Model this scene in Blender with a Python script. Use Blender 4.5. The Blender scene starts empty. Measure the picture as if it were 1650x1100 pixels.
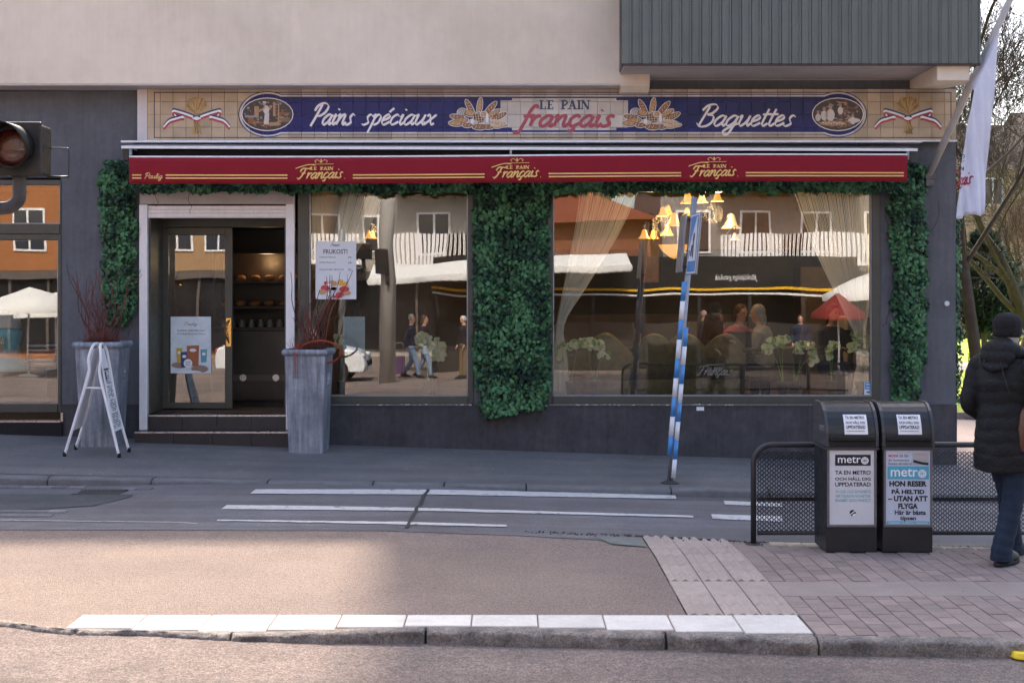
import bpy, bmesh, math, random
from mathutils import Vector, Matrix, noise as mnoise
R = math.radians
random.seed(7)
scn = bpy.context.scene
COL = scn.collection

# ------------------------------------------------------------------ camera, sky, sun, exposure
camd = bpy.data.cameras.new("camera")
cam = bpy.data.objects.new("camera", camd); COL.objects.link(cam)
cam.location = (0, 0, 1.8); cam.rotation_euler = (R(90), 0, 0)
camd.sensor_width = 36; camd.lens = 43.64; camd.shift_y = -0.0442
camd.clip_start = 0.05; camd.clip_end = 2000
camd.dof.use_dof = True; camd.dof.focus_distance = 12.0; camd.dof.aperture_fstop = 8.0
scn.camera = cam

SUN_AZ, SUN_EL = -4.0, 49.0          # azimuth from +Y towards +X
w = bpy.data.worlds.new("World"); scn.world = w; w.use_nodes = True
nt = w.node_tree
sky = nt.nodes.new("ShaderNodeTexSky"); sky.sky_type = 'NISHITA'; sky.sun_disc = False
sky.sun_elevation = R(SUN_EL); sky.sun_rotation = R(SUN_AZ); sky.dust_density = 4.0; sky.air_density = 0.9; sky.ozone_density = 0.6
bg = nt.nodes["Background"]; bg.inputs[1].default_value = 0.15
nt.links.new(sky.outputs[0], bg.inputs[0])
sd = bpy.data.lights.new("sun", 'SUN'); so = bpy.data.objects.new("sun", sd); COL.objects.link(so)
sd.energy = 2.35; sd.angle = R(3.0); sd.color = (1.0, 0.87, 0.72)
SV = Vector((math.sin(R(SUN_AZ))*math.cos(R(SUN_EL)), math.cos(R(SUN_AZ))*math.cos(R(SUN_EL)), math.sin(R(SUN_EL))))
so.rotation_euler = SV.to_track_quat('Z', 'Y').to_euler(); so.location = (10, 30, 40)
vs = scn.view_settings
vs.view_transform = 'Standard'; vs.look = 'None'; vs.exposure = 1.85; vs.gamma = 1; vs.use_curve_mapping = False
scn.cycles.max_bounces = 10; scn.cycles.transparent_max_bounces = 16
scn.cycles.sample_clamp_indirect = 6
scn.cycles.use_denoising = True

# ------------------------------------------------------------------ helpers
FPX = 2000.0
def X(px, D): return (px-825.0)/FPX*D
def Z(py, D): return 1.8-(py-477.0)/FPX*D
def PT(px, py, D): return Vector((X(px, D), D, Z(py, D)))
def ground_pt(px, py, zf):
    z = 0.0
    for _ in range(12):
        Y = (1.8-z)*FPX/(py-477.0); x = X(px, Y); z = zf(x, Y)
    return Vector((x, Y, z))

MATS = {}
def mat(name, col, rough=0.8, var=0.12, vs_=4.0, bump=0.0, bs=60.0, metal=0.0, spec=0.5, rand=0.0, speck=0.0, ss=300.0,
        emit=None, es=0.0, alpha=None, col2=None, streak=0.0, c2=(.38, .62), hband=0.0, coat=0.0, trans=0.0, sheen=0.0):
    if name in MATS: return MATS[name]
    m = bpy.data.materials.new(name); m.use_nodes = True; MATS[name] = m
    t = m.node_tree; N = t.nodes; L = t.links
    b = N["Principled BSDF"]
    b.inputs["Roughness"].default_value = rough; b.inputs["Metallic"].default_value = metal
    b.inputs["Specular IOR Level"].default_value = spec
    b.inputs["Coat Weight"].default_value = coat
    c4 = (*col, 1)
    b.inputs["Base Color"].default_value = c4
    geo = N.new("ShaderNodeNewGeometry"); pos = geo.outputs["Position"]
    cur = None
    def mixc(fac, a, bb, mode='MIX'):
        mx = N.new("ShaderNodeMix"); mx.data_type = 'RGBA'; mx.blend_type = mode
        for i, v in ((0, fac), (6, a), (7, bb)):
            if hasattr(v, 'links'): L.new(v, mx.inputs[i])
            else: mx.inputs[i].default_value = v
        return mx.outputs[2]
    def nz(scale, detail=5, vec=None, ro=0.6):
        n = N.new("ShaderNodeTexNoise"); n.inputs["Scale"].default_value = scale; n.inputs["Detail"].default_value = detail
        n.inputs["Roughness"].default_value = ro
        L.new(vec if vec is not None else pos, n.inputs["Vector"]); return n.outputs["Fac"]
    def mr(v, a, bb, c, d):
        n = N.new("ShaderNodeMapRange"); n.inputs[1].default_value = a; n.inputs[2].default_value = bb
        n.inputs[3].default_value = c; n.inputs[4].default_value = d; L.new(v, n.inputs[0]); return n.outputs[0]
    def grey(v):
        n = N.new("ShaderNodeCombineColor"); 
        for i in range(3): L.new(v, n.inputs[i])
        return n.outputs[0]
    cur = c4
    if col2 is not None:
        cur = mixc(mr(nz(vs_*0.7, 6), c2[0], c2[1], 0, 1), c4, (*col2, 1))
    if var > 0:
        cur = mixc(1.0, cur, grey(mr(nz(vs_), .25, .75, 1-var, 1+var)), 'MULTIPLY')
        cur = mixc(1.0, cur, grey(mr(nz(vs_*7.3), .25, .75, 1-var*.6, 1+var*.6)), 'MULTIPLY')
    if speck > 0:
        cur = mixc(1.0, cur, grey(mr(nz(ss, 2, ro=.9), .3, .7, 1-speck, 1+speck)), 'MULTIPLY')
        cur = mixc(1.0, cur, grey(mr(nz(ss*.37, 3, ro=.8), .3, .7, 1-speck*.6, 1+speck*.6)), 'MULTIPLY')
    if streak > 0:
        mp = N.new("ShaderNodeMapping"); mp.inputs["Scale"].default_value = (14, 14, 1.1); L.new(pos, mp.inputs[0])
        cur = mixc(1.0, cur, grey(mr(nz(1.6, 6, mp.outputs[0]), .3, .7, 1-streak, 1+streak)), 'MULTIPLY')
    if hband > 0:
        mp = N.new("ShaderNodeMapping"); mp.inputs["Scale"].default_value = (.12, 2.6, 1); L.new(pos, mp.inputs[0])
        cur = mixc(1.0, cur, grey(mr(nz(1.3, 4, mp.outputs[0]), .35, .65, 1-hband, 1+hband*.7)), 'MULTIPLY')
    if rand > 0:
        oi = N.new("ShaderNodeObjectInfo")
        cur = mixc(1.0, cur, grey(mr(oi.outputs["Random"], 0, 1, 1-rand, 1+rand)), 'MULTIPLY')
    if hasattr(cur, 'links'): L.new(cur, b.inputs["Base Color"])
    if bump > 0:
        bp = N.new("ShaderNodeBump"); bp.inputs["Strength"].default_value = bump; bp.inputs["Distance"].default_value = 0.02
        L.new(nz(bs, 6, ro=.7), bp.inputs["Height"]); L.new(bp.outputs[0], b.inputs["Normal"])
    if rough < .75 and var > 0:
        L.new(mr(nz(vs_*3), .3, .7, max(rough-.08, .02), min(rough+.12, 1)), b.inputs["Roughness"])
    if emit: 
        b.inputs["Emission Color"].default_value = (*emit, 1); b.inputs["Emission Strength"].default_value = es
    if trans > 0: b.inputs["Transmission Weight"].default_value = trans
    if alpha is not None: b.inputs["Alpha"].default_value = alpha
    return m

class MB:
    """collects faces; build() makes one mesh object"""
    def __init__(s): s.v = []; s.f = []; s.m = []; s.sm = []
    def add(s, vs, fs, mi=0, smooth=False):
        o = len(s.v); s.v += [tuple(v) for v in vs]
        for f in fs: s.f.append([o+i for i in f]); s.m.append(mi); s.sm.append(smooth)
    def box(s, x0, x1, y0, y1, z0, z1, mi=0, rot=None):
        vs = [Vector((x, y, z)) for x in (x0, x1) for y in (y0, y1) for z in (z0, z1)]
        if rot is not None: vs = [rot @ v for v in vs]
        s.add(vs, [(0, 1, 3, 2), (4, 6, 7, 5), (0, 4, 5, 1), (2, 3, 7, 6), (0, 2, 6, 4), (1, 5, 7, 3)], mi)
    def loft(s, rings, mi=0, cap=True, smooth=True, closed=True):
        n = len(rings[0]); o = len(s.v); vs = [v for r in rings for v in r]; fs = []
        for i in range(len(rings)-1):
            for j in range(n if closed else n-1):
                k = (j+1) % n
                fs.append((i*n+j, i*n+k, (i+1)*n+k, (i+1)*n+j))
        s.add(vs, fs, mi, smooth)
        if cap:
            s.add(rings[0], [tuple(range(n))[::-1]], mi, False); s.add(rings[-1], [tuple(range(n))], mi, False)
    def tube(s, pts, rad, n=8, mi=0, cap=True, smooth=True, close=False):
        pts = [Vector(p) for p in pts]; m = len(pts)
        if not hasattr(rad, '__len__'): rad = [rad]*m
        rings = []; up = None
        for i in range(m):
            if close: t = (pts[(i+1) % m]-pts[i-1])
            else: t = (pts[min(i+1, m-1)]-pts[max(i-1, 0)])
            if t.length < 1e-9: t = Vector((0, 0, 1))
            t.normalize()
            if up is None: up = Vector((0, 0, 1)) if abs(t.z) < .9 else Vector((0, 1, 0))
            a = up-t*up.dot(t)
            if a.length < 1e-6: a = Vector((1, 0, 0))-t*t.x
            a.normalize(); up = a; b = t.cross(a)
            rings.append([pts[i]+(a*math.cos(2*math.pi*k/n)+b*math.sin(2*math.pi*k/n))*rad[i] for k in range(n)])
        if close: rings.append(rings[0])
        s.loft(rings, mi, cap and not close, smooth)
    def cyl(s, c, r, z0, z1, n=16, mi=0, r2=None):
        r2 = r if r2 is None else r2
        s.tube([(c[0], c[1], z0), (c[0], c[1], z1)], [r, r2], n, mi, smooth=True)
    def ell(s, c, r, n=12, m=8, mi=0, rot=None):
        c = Vector(c); rings = []
        for i in range(1, m):
            a = math.pi*i/m; ring = []
            for j in range(n):
                b = 2*math.pi*j/n
                p = Vector((r[0]*math.sin(a)*math.cos(b), r[1]*math.sin(a)*math.sin(b), -r[2]*math.cos(a)))
                if rot is not None: p = rot @ p
                ring.append(c+p)
            rings.append(ring)
        s.loft(rings, mi, True, True)
    def lathe(s, c, prof, n=20, mi=0, cap=True):
        s.loft([[Vector((c[0]+r*math.cos(2*math.pi*k/n), c[1]+r*math.sin(2*math.pi*k/n), c[2]+z)) for k in range(n)] for r, z in prof], mi, cap)
    def poly(s, pts, mi=0): s.add(pts, [tuple(range(len(pts)))], mi)
    def quadstrip(s, A, B, mi=0, smooth=False): s.loft([A, B], mi, False, smooth, closed=False)
    def mesh(s, name, mats):
        me = bpy.data.meshes.new(name); me.from_pydata(s.v, [], s.f)
        for m in (mats if isinstance(mats, (list, tuple)) else [mats]): me.materials.append(m)
        me.polygons.foreach_set("material_index", s.m); me.polygons.foreach_set("use_smooth", s.sm)
        me.update(); return me
    def build(s, name, mats, parent=None, bevel=0, kind=None, fix=True, loc=None):
        me = s.mesh(name, mats)
        if fix:
            bm = bmesh.new(); bm.from_mesh(me); bmesh.ops.remove_doubles(bm, verts=bm.verts, dist=1e-5)
            bmesh.ops.recalc_face_normals(bm, faces=bm.faces); bm.to_mesh(me); bm.free()
        o = bpy.data.objects.new(name, me); COL.objects.link(o)
        if parent is not None: o.parent = parent
        if loc: o.location = loc
        if bevel:
            b = o.modifiers.new("bevel", 'BEVEL'); b.width = bevel; b.segments = 2; b.limit_method = 'ANGLE'; b.angle_limit = R(40)
            b.harden_normals = False
        if kind: o["kind"] = kind
        return o

def tag(o, label=None, cat=None, group=None, kind=None):
    if label: o["label"] = label
    if cat: o["category"] = cat
    if group: o["group"] = group
    if kind: o["kind"] = kind
    return o
def thing(name, label, cat, loc=(0, 0, 0), rz=0.0, group=None):
    o = bpy.data.objects.new(name, None); COL.objects.link(o); o.location = loc; o.rotation_euler = (0, 0, rz)
    return tag(o, label, cat, group)
def box_part(name, m, parent, x0, x1, y0, y1, z0, z1, bevel=0.0, rot=None):
    b = MB(); b.box(x0, x1, y0, y1, z0, z1, rot=rot); return b.build(name, m, parent, bevel=bevel)
def share(me, name, parent, loc=(0, 0, 0), rot=None, scale=None):
    o = bpy.data.objects.new(name, me); COL.objects.link(o); o.parent = parent; o.location = loc
    if rot: o.rotation_euler = rot
    if scale: o.scale = scale
    return o
def copy_tree(src, loc, rz=None, label=None, group=None):
    c = src.copy(); COL.objects.link(c); c.location = loc
    if rz is not None: c.rotation_euler = (0, 0, rz)
    if label: c["label"] = label
    if group: c["group"] = group
    def rec(a, b):
        for ch in list(a.children):
            d = ch.copy(); COL.objects.link(d); d.parent = b; rec(ch, d)
    rec(src, c); return c
def remeshed(mb, name, mats, parent, vox=0.012, smooth=2, disp=None):
    o = mb.build(name, mats, parent)
    md = o.modifiers.new("remesh", 'REMESH'); md.mode = 'VOXEL'; md.voxel_size = vox; md.use_smooth_shade = True
    if smooth: s = o.modifiers.new("smooth", 'SMOOTH'); s.iterations = smooth; s.factor = .6
    return o
def spline(pts, k=8):
    P = [Vector(p) for p in pts]
    if len(P) < 3: k = 1
    out = []
    for i in range(len(P)-1):
        a = P[max(i-1, 0)]; b = P[i]; c = P[i+1]; d = P[min(i+2, len(P)-1)]
        for j in range(k):
            t = j/k
            out.append(.5*((2*b)+(-a+c)*t+(2*a-5*b+4*c-d)*t*t+(-a+3*b-3*c+d)*t*t*t))
    out.append(P[-1]); return out

# ---- flat print: canvases map photo-like px units on a real plane
def canvas(D, off=0.0):
    return lambda px, py, lift=0.0: Vector((X(px, D), D-off-lift, Z(py, D)))
_dg = None
def put_text(mb, cv, s, x0, y0, x1, y1, bold=0.0, mi=0, shear=0.0, lift=0.0):
    """sans text fitted into the box x0..x1 / y0 (top) .. y1 (bottom)"""
    cu = bpy.data.curves.new("t", 'FONT'); cu.body = s; cu.size = 1; cu.offset = bold; cu.shear = shear; cu.resolution_u = 3
    ob = bpy.data.objects.new("t", cu); COL.objects.link(ob)
    dg = bpy.context.evaluated_depsgraph_get(); me = bpy.data.meshes.new_from_object(ob.evaluated_get(dg))
    xs = [v.co.x for v in me.vertices]; ys = [v.co.y for v in me.vertices]
    if xs:
        a, b, c, d = min(xs), max(xs), min(ys), max(ys)
        vs = [cv(x0+(v.co.x-a)/(b-a)*(x1-x0), y1-(v.co.y-c)/max(d-c, 1e-6)*(y1-y0), lift) for v in me.vertices]
        mb.add(vs, [tuple(p.vertices) for p in me.polygons], mi)
    bpy.data.meshes.remove(me); bpy.data.objects.remove(ob); bpy.data.curves.remove(cu)
def put_ribbon(mb, cv, pts, wid, mi=0, nib=None, lift=0.0, k=6, taper=False):
    P = spline([(p[0], p[1], 0) for p in pts], k); A = []; B = []
    n = len(P)
    for i, p in enumerate(P):
        t = P[min(i+1, n-1)]-P[max(i-1, 0)]
        if t.length < 1e-9: t = Vector((1, 0, 0))
        t.normalize(); nn = Vector((-t.y, t.x, 0))
        ww = wid
        if nib is not None: ww = wid*(.35+.65*abs(math.sin(math.atan2(t.y, t.x)-nib)))
        if taper: ww *= .25+.75*math.sin(math.pi*min(max((i+.5)/n, .03), .97))
        l = lift+i*2e-6
        A.append(cv(p.x+nn.x*ww/2, p.y+nn.y*ww/2, l)); B.append(cv(p.x-nn.x*ww/2, p.y-nn.y*ww/2, l))
    mb.quadstrip(A, B, mi)
GL = {
 'a': (1.15, [[(.95,.85),(.55,1.0),(.12,.6),(.12,.15),(.4,0),(.8,.35),(.95,.95)], [(.95,.98),(.85,.3),(1.0,0),(1.22,.2)]]),
 'i': (.62, [[(.1,.7),(.27,1.0),(.2,.3),(.38,0),(.68,.25)], [(.33,1.42),(.37,1.55)]]),
 'n': (1.2, [[(0,.75),(.22,1),(.15,0)], [(.15,.3),(.5,.9),(.82,.98),(.85,.5),(.85,.15),(1.02,0),(1.27,.25)]]),
 's': (.95, [[(.0,.1),(.3,-.02),(.68,.2),(.5,.5),(.38,.75),(.58,1.02),(.9,.85)]]),
 'p': (1.1, [[(0,.75),(.25,1.0),(.2,.0),(.1,-.85)], [(.22,.6),(.5,1.0),(.88,.8),(.82,.2),(.45,0),(.22,.2)]]),
 'e': (.95, [[(.12,.42),(.6,.6),(.75,.85),(.5,1.02),(.15,.7),(.15,.2),(.45,0),(.98,.3)]]),
 'c': (.95, [[(.85,.8),(.55,1.02),(.15,.7),(.15,.2),(.45,0),(.98,.3)]]),
 'u': (1.2, [[(0,.8),(.2,1),(.15,.3),(.4,0),(.8,.4),(.95,1)], [(.95,1),(.9,.3),(1.05,0),(1.27,.25)]]),
 'x': (1.1, [[(0,.85),(.25,1),(.5,.5),(.78,0),(1.05,.15)], [(.95,1.0),(.5,.5),(0,.0)]]),
 'g': (1.15, [[(.95,.85),(.55,1.0),(.12,.6),(.12,.15),(.4,0),(.8,.35),(.95,.95)], [(.95,.95),(.85,0),(.65,-.75),(.25,-.85),(.1,-.5),(.6,-.1),(1.22,.25)]]),
 't': (.68, [[(.35,1.65),(.22,.3),(.42,0),(.75,.25)], [(-.05,1.1),(.75,1.15)]]),
 'r': (.82, [[(0,.7),(.2,1),(.15,0)], [(.15,.4),(.45,.9),(.8,.95)]]),
 'l': (.62, [[(.1,.3),(.5,1.3),(.45,1.75),(.25,1.6),(.2,.3),(.4,0),(.68,.25)]]),
 'P': (1.35, [[(.5,1.95),(.33,.9),(.1,-.15)], [(-.15,1.35),(.05,1.85),(.7,2.1),(1.35,1.8),(1.25,1.2),(.75,.85),(.35,.9)]]),
 'B': (1.55, [[(.55,1.9),(.38,1),(.2,0)], [(0,1.5),(.3,1.95),(.95,2.1),(1.35,1.75),(1.05,1.25),(.6,1.1)], [(.6,1.1),(1.25,.95),(1.35,.4),(.95,0),(.3,-.05),(-.1,.3)]]),
 'F': (1.45, [[(.75,1.8),(.62,1),(.35,.2),(0,-.05),(-.3,.2)], [(-.15,1.25),(.1,1.75),(.75,1.8),(1.35,1.75),(1.75,1.95)], [(.25,.95),(.95,1.0)]]),
 'f': (.75, [[(1.1,1.7),(.85,1.95),(.55,1.5),(.35,.3),(.1,-.6),(-.3,-.6)], [(.1,.95),(.9,1.0)]]),
 ' ': (.7, []),
}
GL['ç'] = (.95, GL['c'][1]+[[(.5,0),(.62,-.25),(.42,-.48),(.15,-.4)]])
GL['é'] = (.95, GL['e'][1]+[[(.5,1.25),(.85,1.65)]])
def put_script(mb, cv, s, x0, x1, ybase, xh, wid, slant=.28, mi=0, nib=None, lift=0.0, rise=0.0):
    """hand-drawn cursive: x0..x1 px, baseline, x-height px"""
    tot = sum(GL[c][0] for c in s)
    sx = (x1-x0)/tot; cx = 0; lf = lift
    for c in s:
        for st in GL[c][1]:
            pts = [(x0+(cx+p[0])*sx+p[1]*xh*slant, ybase-p[1]*xh-rise*(cx/tot)) for p in st]
            put_ribbon(mb, cv, pts, wid, mi, nib, lf); lf += 4e-5
        cx += GL[c][0]
def put_rect(mb, cv, x0, y0, x1, y1, mi=0, lift=0.0):
    mb.poly([cv(x0, y1, lift), cv(x1, y1, lift), cv(x1, y0, lift), cv(x0, y0, lift)], mi)
def put_ell(mb, cv, cx, cy, rx, ry, mi=0, lift=0.0, n=24, rot=0.0, a0=0, a1=2*math.pi):
    ps = []
    for k in range(n):
        a = a0+(a1-a0)*k/(n if a1-a0 > 6.2 else n-1); u, v = rx*math.cos(a), ry*math.sin(a)
        ps.append(cv(cx+u*math.cos(rot)-v*math.sin(rot), cy+u*math.sin(rot)+v*math.cos(rot), lift))
    mb.poly(ps, mi)
def put_serif(mb, cv, s, x0, x1, y0, y1, th, mi=0, lift=0.0):
    """roman capitals with serifs for L E P A I N"""
    W = {'L': .85, 'E': .85, 'P': .85, 'A': 1.0, 'I': .45, 'N': 1.05, ' ': .7}
    tot = sum(W[c] for c in s); sx = (x1-x0)/tot; H = y1-y0; cx = x0; thin = th*.45
    def ln(a, b, wd):
        nonlocal lift
        lift += 3e-5; put_ribbon(mb, cv, [a, b], wd, mi, None, lift)
    for c in s:
        w0 = W[c]*sx*.86; L0 = cx+sx*.06; R0 = L0+w0
        def stem(x, t=th): ln((x, y0), (x, y1), t); ln((x-t*1.1, y0+thin/2), (x+t*1.1, y0+thin/2), thin); ln((x-t*1.1, y1-thin/2), (x+t*1.1, y1-thin/2), thin)
        if c == 'L': stem(L0+th); ln((L0+th, y1-thin/2), (R0, y1-thin/2), thin); ln((R0-thin/2, y1), (R0-thin/2, y1-H*.3), thin)
        if c == 'E':
            stem(L0+th)
            for yy in (y0+thin/2, (y0+y1)/2, y1-thin/2): ln((L0+th, yy), (R0-(th*.6 if yy == (y0+y1)/2 else 0), yy), thin)
            ln((R0-thin/2, y1), (R0-thin/2, y1-H*.28), thin); ln((R0-thin/2, y0), (R0-thin/2, y0+H*.25), thin)
        if c == 'P':
            stem(L0+th)
            put_ribbon(mb, cv, [(L0+th, y0+thin/2), (R0-th, y0+thin/2), (R0, y0+H*.27), (R0-th, y0+H*.53), (L0+th, y0+H*.55)], th*.7, mi, None, lift+1e-5)
        if c == 'A': ln(((L0+R0)/2, y0), (L0+thin, y1), thin); ln(((L0+R0)/2, y0), (R0-thin, y1), th); ln((L0+w0*.25, y0+H*.65), (R0-w0*.25, y0+H*.65), thin); ln((L0-thin, y1-thin/2), (L0+th*1.4, y1-thin/2), thin); ln((R0-th*1.4, y1-thin/2), (R0+thin, y1-thin/2), thin)
        if c == 'I': stem((L0+R0)/2)
        if c == 'N': ln((L0+thin, y0), (L0+thin, y1), thin); ln((R0-thin, y0), (R0-thin, y1), thin); ln((L0+thin, y0), (R0-thin, y1), th); ln((L0-thin, y0+thin/2), (L0+th, y0+thin/2), thin); ln((L0-thin, y1-thin/2), (L0+th, y1-thin/2), thin); ln((R0-th, y0+thin/2), (R0+thin, y0+thin/2), thin)
        cx += W[c]*sx

# ---- node arithmetic for printed designs
class NX:
    def __init__(s, t, v): s.t = t; s.v = v
    def op(s, o, *a, clamp=False):
        n = s.t.nodes.new("ShaderNodeMath"); n.operation = o; n.use_clamp = clamp
        for i, q in enumerate((s,)+a):
            q = q.v if isinstance(q, NX) else q
            if hasattr(q, 'links'): s.t.links.new(q, n.inputs[i])
            else: n.inputs[i].default_value = q
        return NX(s.t, n.outputs[0])
    def __add__(s, o): return s.op('ADD', o)
    def __sub__(s, o): return s.op('SUBTRACT', o)
    def __mul__(s, o): return s.op('MULTIPLY', o)
    def mn(s, o): return s.op('MINIMUM', o)
    def mx(s, o): return s.op('MAXIMUM', o)
    def gt(s, o): return s.op('GREATER_THAN', o)
# ------------------------------------------------------------------ materials
GREYWALL = mat("grey_render", (.125, .130, .145), .85, .16, 2.2, .3, 90, streak=.10, col2=(.104, .109, .122))
PLINTH = mat("dark_plinth_paint", (.050, .049, .056), .7, .3, 2.5, .25, 70, streak=.18, col2=(.075, .072, .075), c2=(.5, .68))
STUCCO = mat("pale_stucco", (.78, .675, .54), .9, .07, .8, .35, 160, streak=.025, col2=(.69, .59, .46), c2=(.48, .66))
SOFFIT = mat("soffit_paint", (.55, .49, .45), .9, .12, 2)
WHITEP = mat("white_painted_metal", (.82, .80, .80), .45, .07, 6, streak=.05)
BEIGEP = mat("greige_metal_panel", (.40, .36, .34), .5, .1, 3)
OLIVE = mat("olive_window_frame", (.062, .064, .052), .4, .15, 8)
DARKM = mat("dark_metal", (.018, .018, .020), .4, .2, 8)
BLACK = mat("black_plastic", (.006, .006, .007), .45, .15, 8)
RUBBER = mat("black_rubber", (.01, .01, .01), .8)
STEEL = mat("brushed_steel", (.55, .55, .56), .3, .1, 10, metal=1)
CLAD = mat("green_grey_cladding", (.115, .130, .114), .5, .06, 3, rand=.08)
GALV = mat("galvanised_steel", (.30, .31, .33), .45, .18, 12, metal=.6)
RED = mat("wine_red_awning_cloth", (.235, .0015, .013), .85, .06, 5, .15, 400)
GOLD = mat("gold_print", (.80, .50, .16), .6, .05)
CREAMP = mat("cream_print", (.80, .74, .70), .4, .04)
WHITEPR = mat("white_print", (.86, .86, .88), .5, .03)
NAVYP = mat("navy_print", (.02, .035, .09), .4, .03)
REDP = mat("red_print", (.42, .035, .06), .4, .05)
BLACKP = mat("black_print", (.012, .012, .016), .5)
ASPH = mat("worn_asphalt", (.182, .168, .162), .85, .16, 1.1, .5, 250, speck=.35, ss=150, col2=(.142, .138, .140), hband=.12)
ROADM = mat("road_asphalt", (.148, .136, .136), .8, .18, .8, hband=.22, bump=.45, bs=220, speck=.35, ss=140, col2=(.15, .145, .155))
PINK = mat("reddish_asphalt", (.305, .228, .182), .9, .12, 1.0, .9, 110, speck=.5, ss=110, col2=(.27, .205, .172))
FORE = mat("reddish_road_asphalt", (.245, .188, .160), .9, .2, 1.0, .9, 90, speck=.55, ss=85, col2=(.18, .145, .127), c2=(.47, .60), hband=.12)
GRANITE = mat("kerb_granite", (.31, .262, .222), .85, .3, 8, 1.0, 45, speck=.45, ss=90, col2=(.17, .15, .135))
CONC = mat("kerb_concrete", (.17, .165, .165), .85, .2, 5, .5, 80, speck=.2)
JOINT = mat("joint_dirt", (.05, .045, .042), .95, .3, 20)
BRICKM = mat("dusky_pink_paver", (.285, .212, .185), .85, .12, 8, .35, 120, rand=.14, speck=.22, ss=300, col2=(.235, .182, .162))
TACT = mat("tactile_paving", (.38, .305, .262), .85, .12, 8, .35, 120, rand=.07, speck=.2, ss=300)
SMOOTHC = mat("smooth_grey_slab", (.27, .215, .19), .8, .12, 5, .2, 120, rand=.05, speck=.15)
WSLAB = mat("white_concrete_slab", (.64, .595, .54), .75, .08, 6, .25, 150, rand=.06, speck=.12, ss=120, col2=(.54, .50, .45), c2=(.5, .7))
PAINT = mat("road_paint", (.58, .56, .54), .7, .14, 16, .3, 200, speck=.15, ss=160, col2=(.22, .215, .22), c2=(.60, .66))
STONE = mat("grey_sett", (.17, .165, .17), .8, .2, 8, .4, 80, rand=.2)
IVY = [mat("ivy_leaf_%s" % n, c, .55, .2, 30, spec=.3) for n, c in (("dark", (.020, .060, .030)), ("mid", (.050, .135, .058)), ("bright", (.085, .220, .095)), ("deep", (.008, .024, .016)), ("yellow", (.06, .10, .03)))]
ZINC = mat("brushed_zinc", (.27, .30, .345), .55, .22, 4, .15, 60, metal=.25, streak=.42, col2=(.20, .225, .265))
TWIG = mat("red_twig", (.15, .042, .028), .7, .3, 12)
TWIGD = mat("dark_twig", (.085, .03, .025), .8, .3, 12)
BARK = mat("grey_brown_bark", (.065, .050, .040), .9, .3, 6, .6, 30)
TILEBLK = mat("black_step_tile", (.028, .027, .031), .35, .2, 6, rand=.12)

def glass_mat(name, refl=.2, wav=.0, tint=(.93, .95, .93)):
    m = bpy.data.materials.new(name); m.use_nodes = True; t = m.node_tree; N = t.nodes; L = t.links
    N.remove(N["Principled BSDF"])
    g = N.new("ShaderNodeBsdfGlossy"); g.inputs["Roughness"].default_value = 0.0; g.inputs["Color"].default_value = (1, 1, 1, 1)
    tr = N.new("ShaderNodeBsdfTransparent"); tr.inputs[0].default_value = (*tint, 1)
    fr = N.new("ShaderNodeFresnel"); fr.inputs[0].default_value = 1.5
    mr = N.new("ShaderNodeMapRange"); mr.inputs[1].default_value = .04; mr.inputs[2].default_value = 1; mr.inputs[3].default_value = refl; mr.inputs[4].default_value = 1
    L.new(fr.outputs[0], mr.inputs[0])
    mx = N.new("ShaderNodeMixShader"); L.new(mr.outputs[0], mx.inputs[0]); L.new(tr.outputs[0], mx.inputs[1]); L.new(g.outputs[0], mx.inputs[2])
    L.new(mx.outputs[0], N["Material Output"].inputs[0])
    if wav > 0:
        geo = N.new("ShaderNodeNewGeometry"); n = N.new("ShaderNodeTexNoise"); n.inputs["Scale"].default_value = .9; n.inputs["Detail"].default_value = 1
        L.new(geo.outputs["Position"], n.inputs["Vector"])
        bp = N.new("ShaderNodeBump"); bp.inputs["Strength"].default_value = 1.0; bp.inputs["Distance"].default_value = wav
        L.new(n.outputs["Fac"], bp.inputs["Height"]); L.new(bp.outputs[0], g.inputs["Normal"])
    MATS[name] = m; return m
GLASS = glass_mat("window_glass", .13, .0022)
GLASSI = glass_mat("clear_glass", .05)

# ------------------------------------------------------------------ ground levels
F = 14.5
def lerp(a, b, t): return a+(b-a)*t
def zF(x): return -0.033*max(min(x, 9), -9)
def zK(x): return -0.04-0.018*max(min(x, 12), -12)
YK = 12.0
IE = [(-40, 9.75), (-5.5, 9.7), (-1.0, 9.65), (1.02, 9.45), (1.75, 9.3), (3.8, 9.1), (40, 9.0)]
def pl(tab, x):
    for (a, b), (c, d) in zip(tab, tab[1:]):
        if x <= c: return lerp(b, d, max(0, (x-a)/(c-a)))
    return tab[-1][1]
def yI(x): return pl(IE, x)
def zI(x): return pl([(-40, -.004), (0, -.006), (1.0, -.03), (2, -.05), (40, -.07)], x)
def drop_far(x): return pl([(-40, .07), (-4.2, .07), (-3.0, .03), (-2.2, .012), (-.6, .012), (0.2, .045), (2, .07), (40, .08)], x)
def z_road(x, y):
    t = min(max((y-yI(x))/(YK-yI(x)), 0), 1)
    return lerp(zI(x), zK(x)-drop_far(x), t)+.025*math.sin(math.pi*t)
def z_pave(x, y): return lerp(zK(x), zF(x), min(max((y-YK)/(F-YK), 0), 1))
KN = [(-200, 992, 998, .012), (0, 999, 1004, .016), (60, 1008, 1012, .018), (115, 1013, 1018, .016), (230, 1015, 1019, .018), (370, 1019, 1026, .022), (440, 1018, 1025, .03), (520, 1014, 1021, .05), (680, 1010, 1017, .066), (850, 1011, 1021, .068), (1072, 1017, 1025, .07), (1310, 1023, 1033, .074), (1650, 1028, 1037, .074), (1900, 1030, 1040, .075)]
KNW = [(X(p, 3600/(yf-477)), 3600/(yb-477), 3600/(yf-477), d) for p, yb, yf, d in KN]
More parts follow.
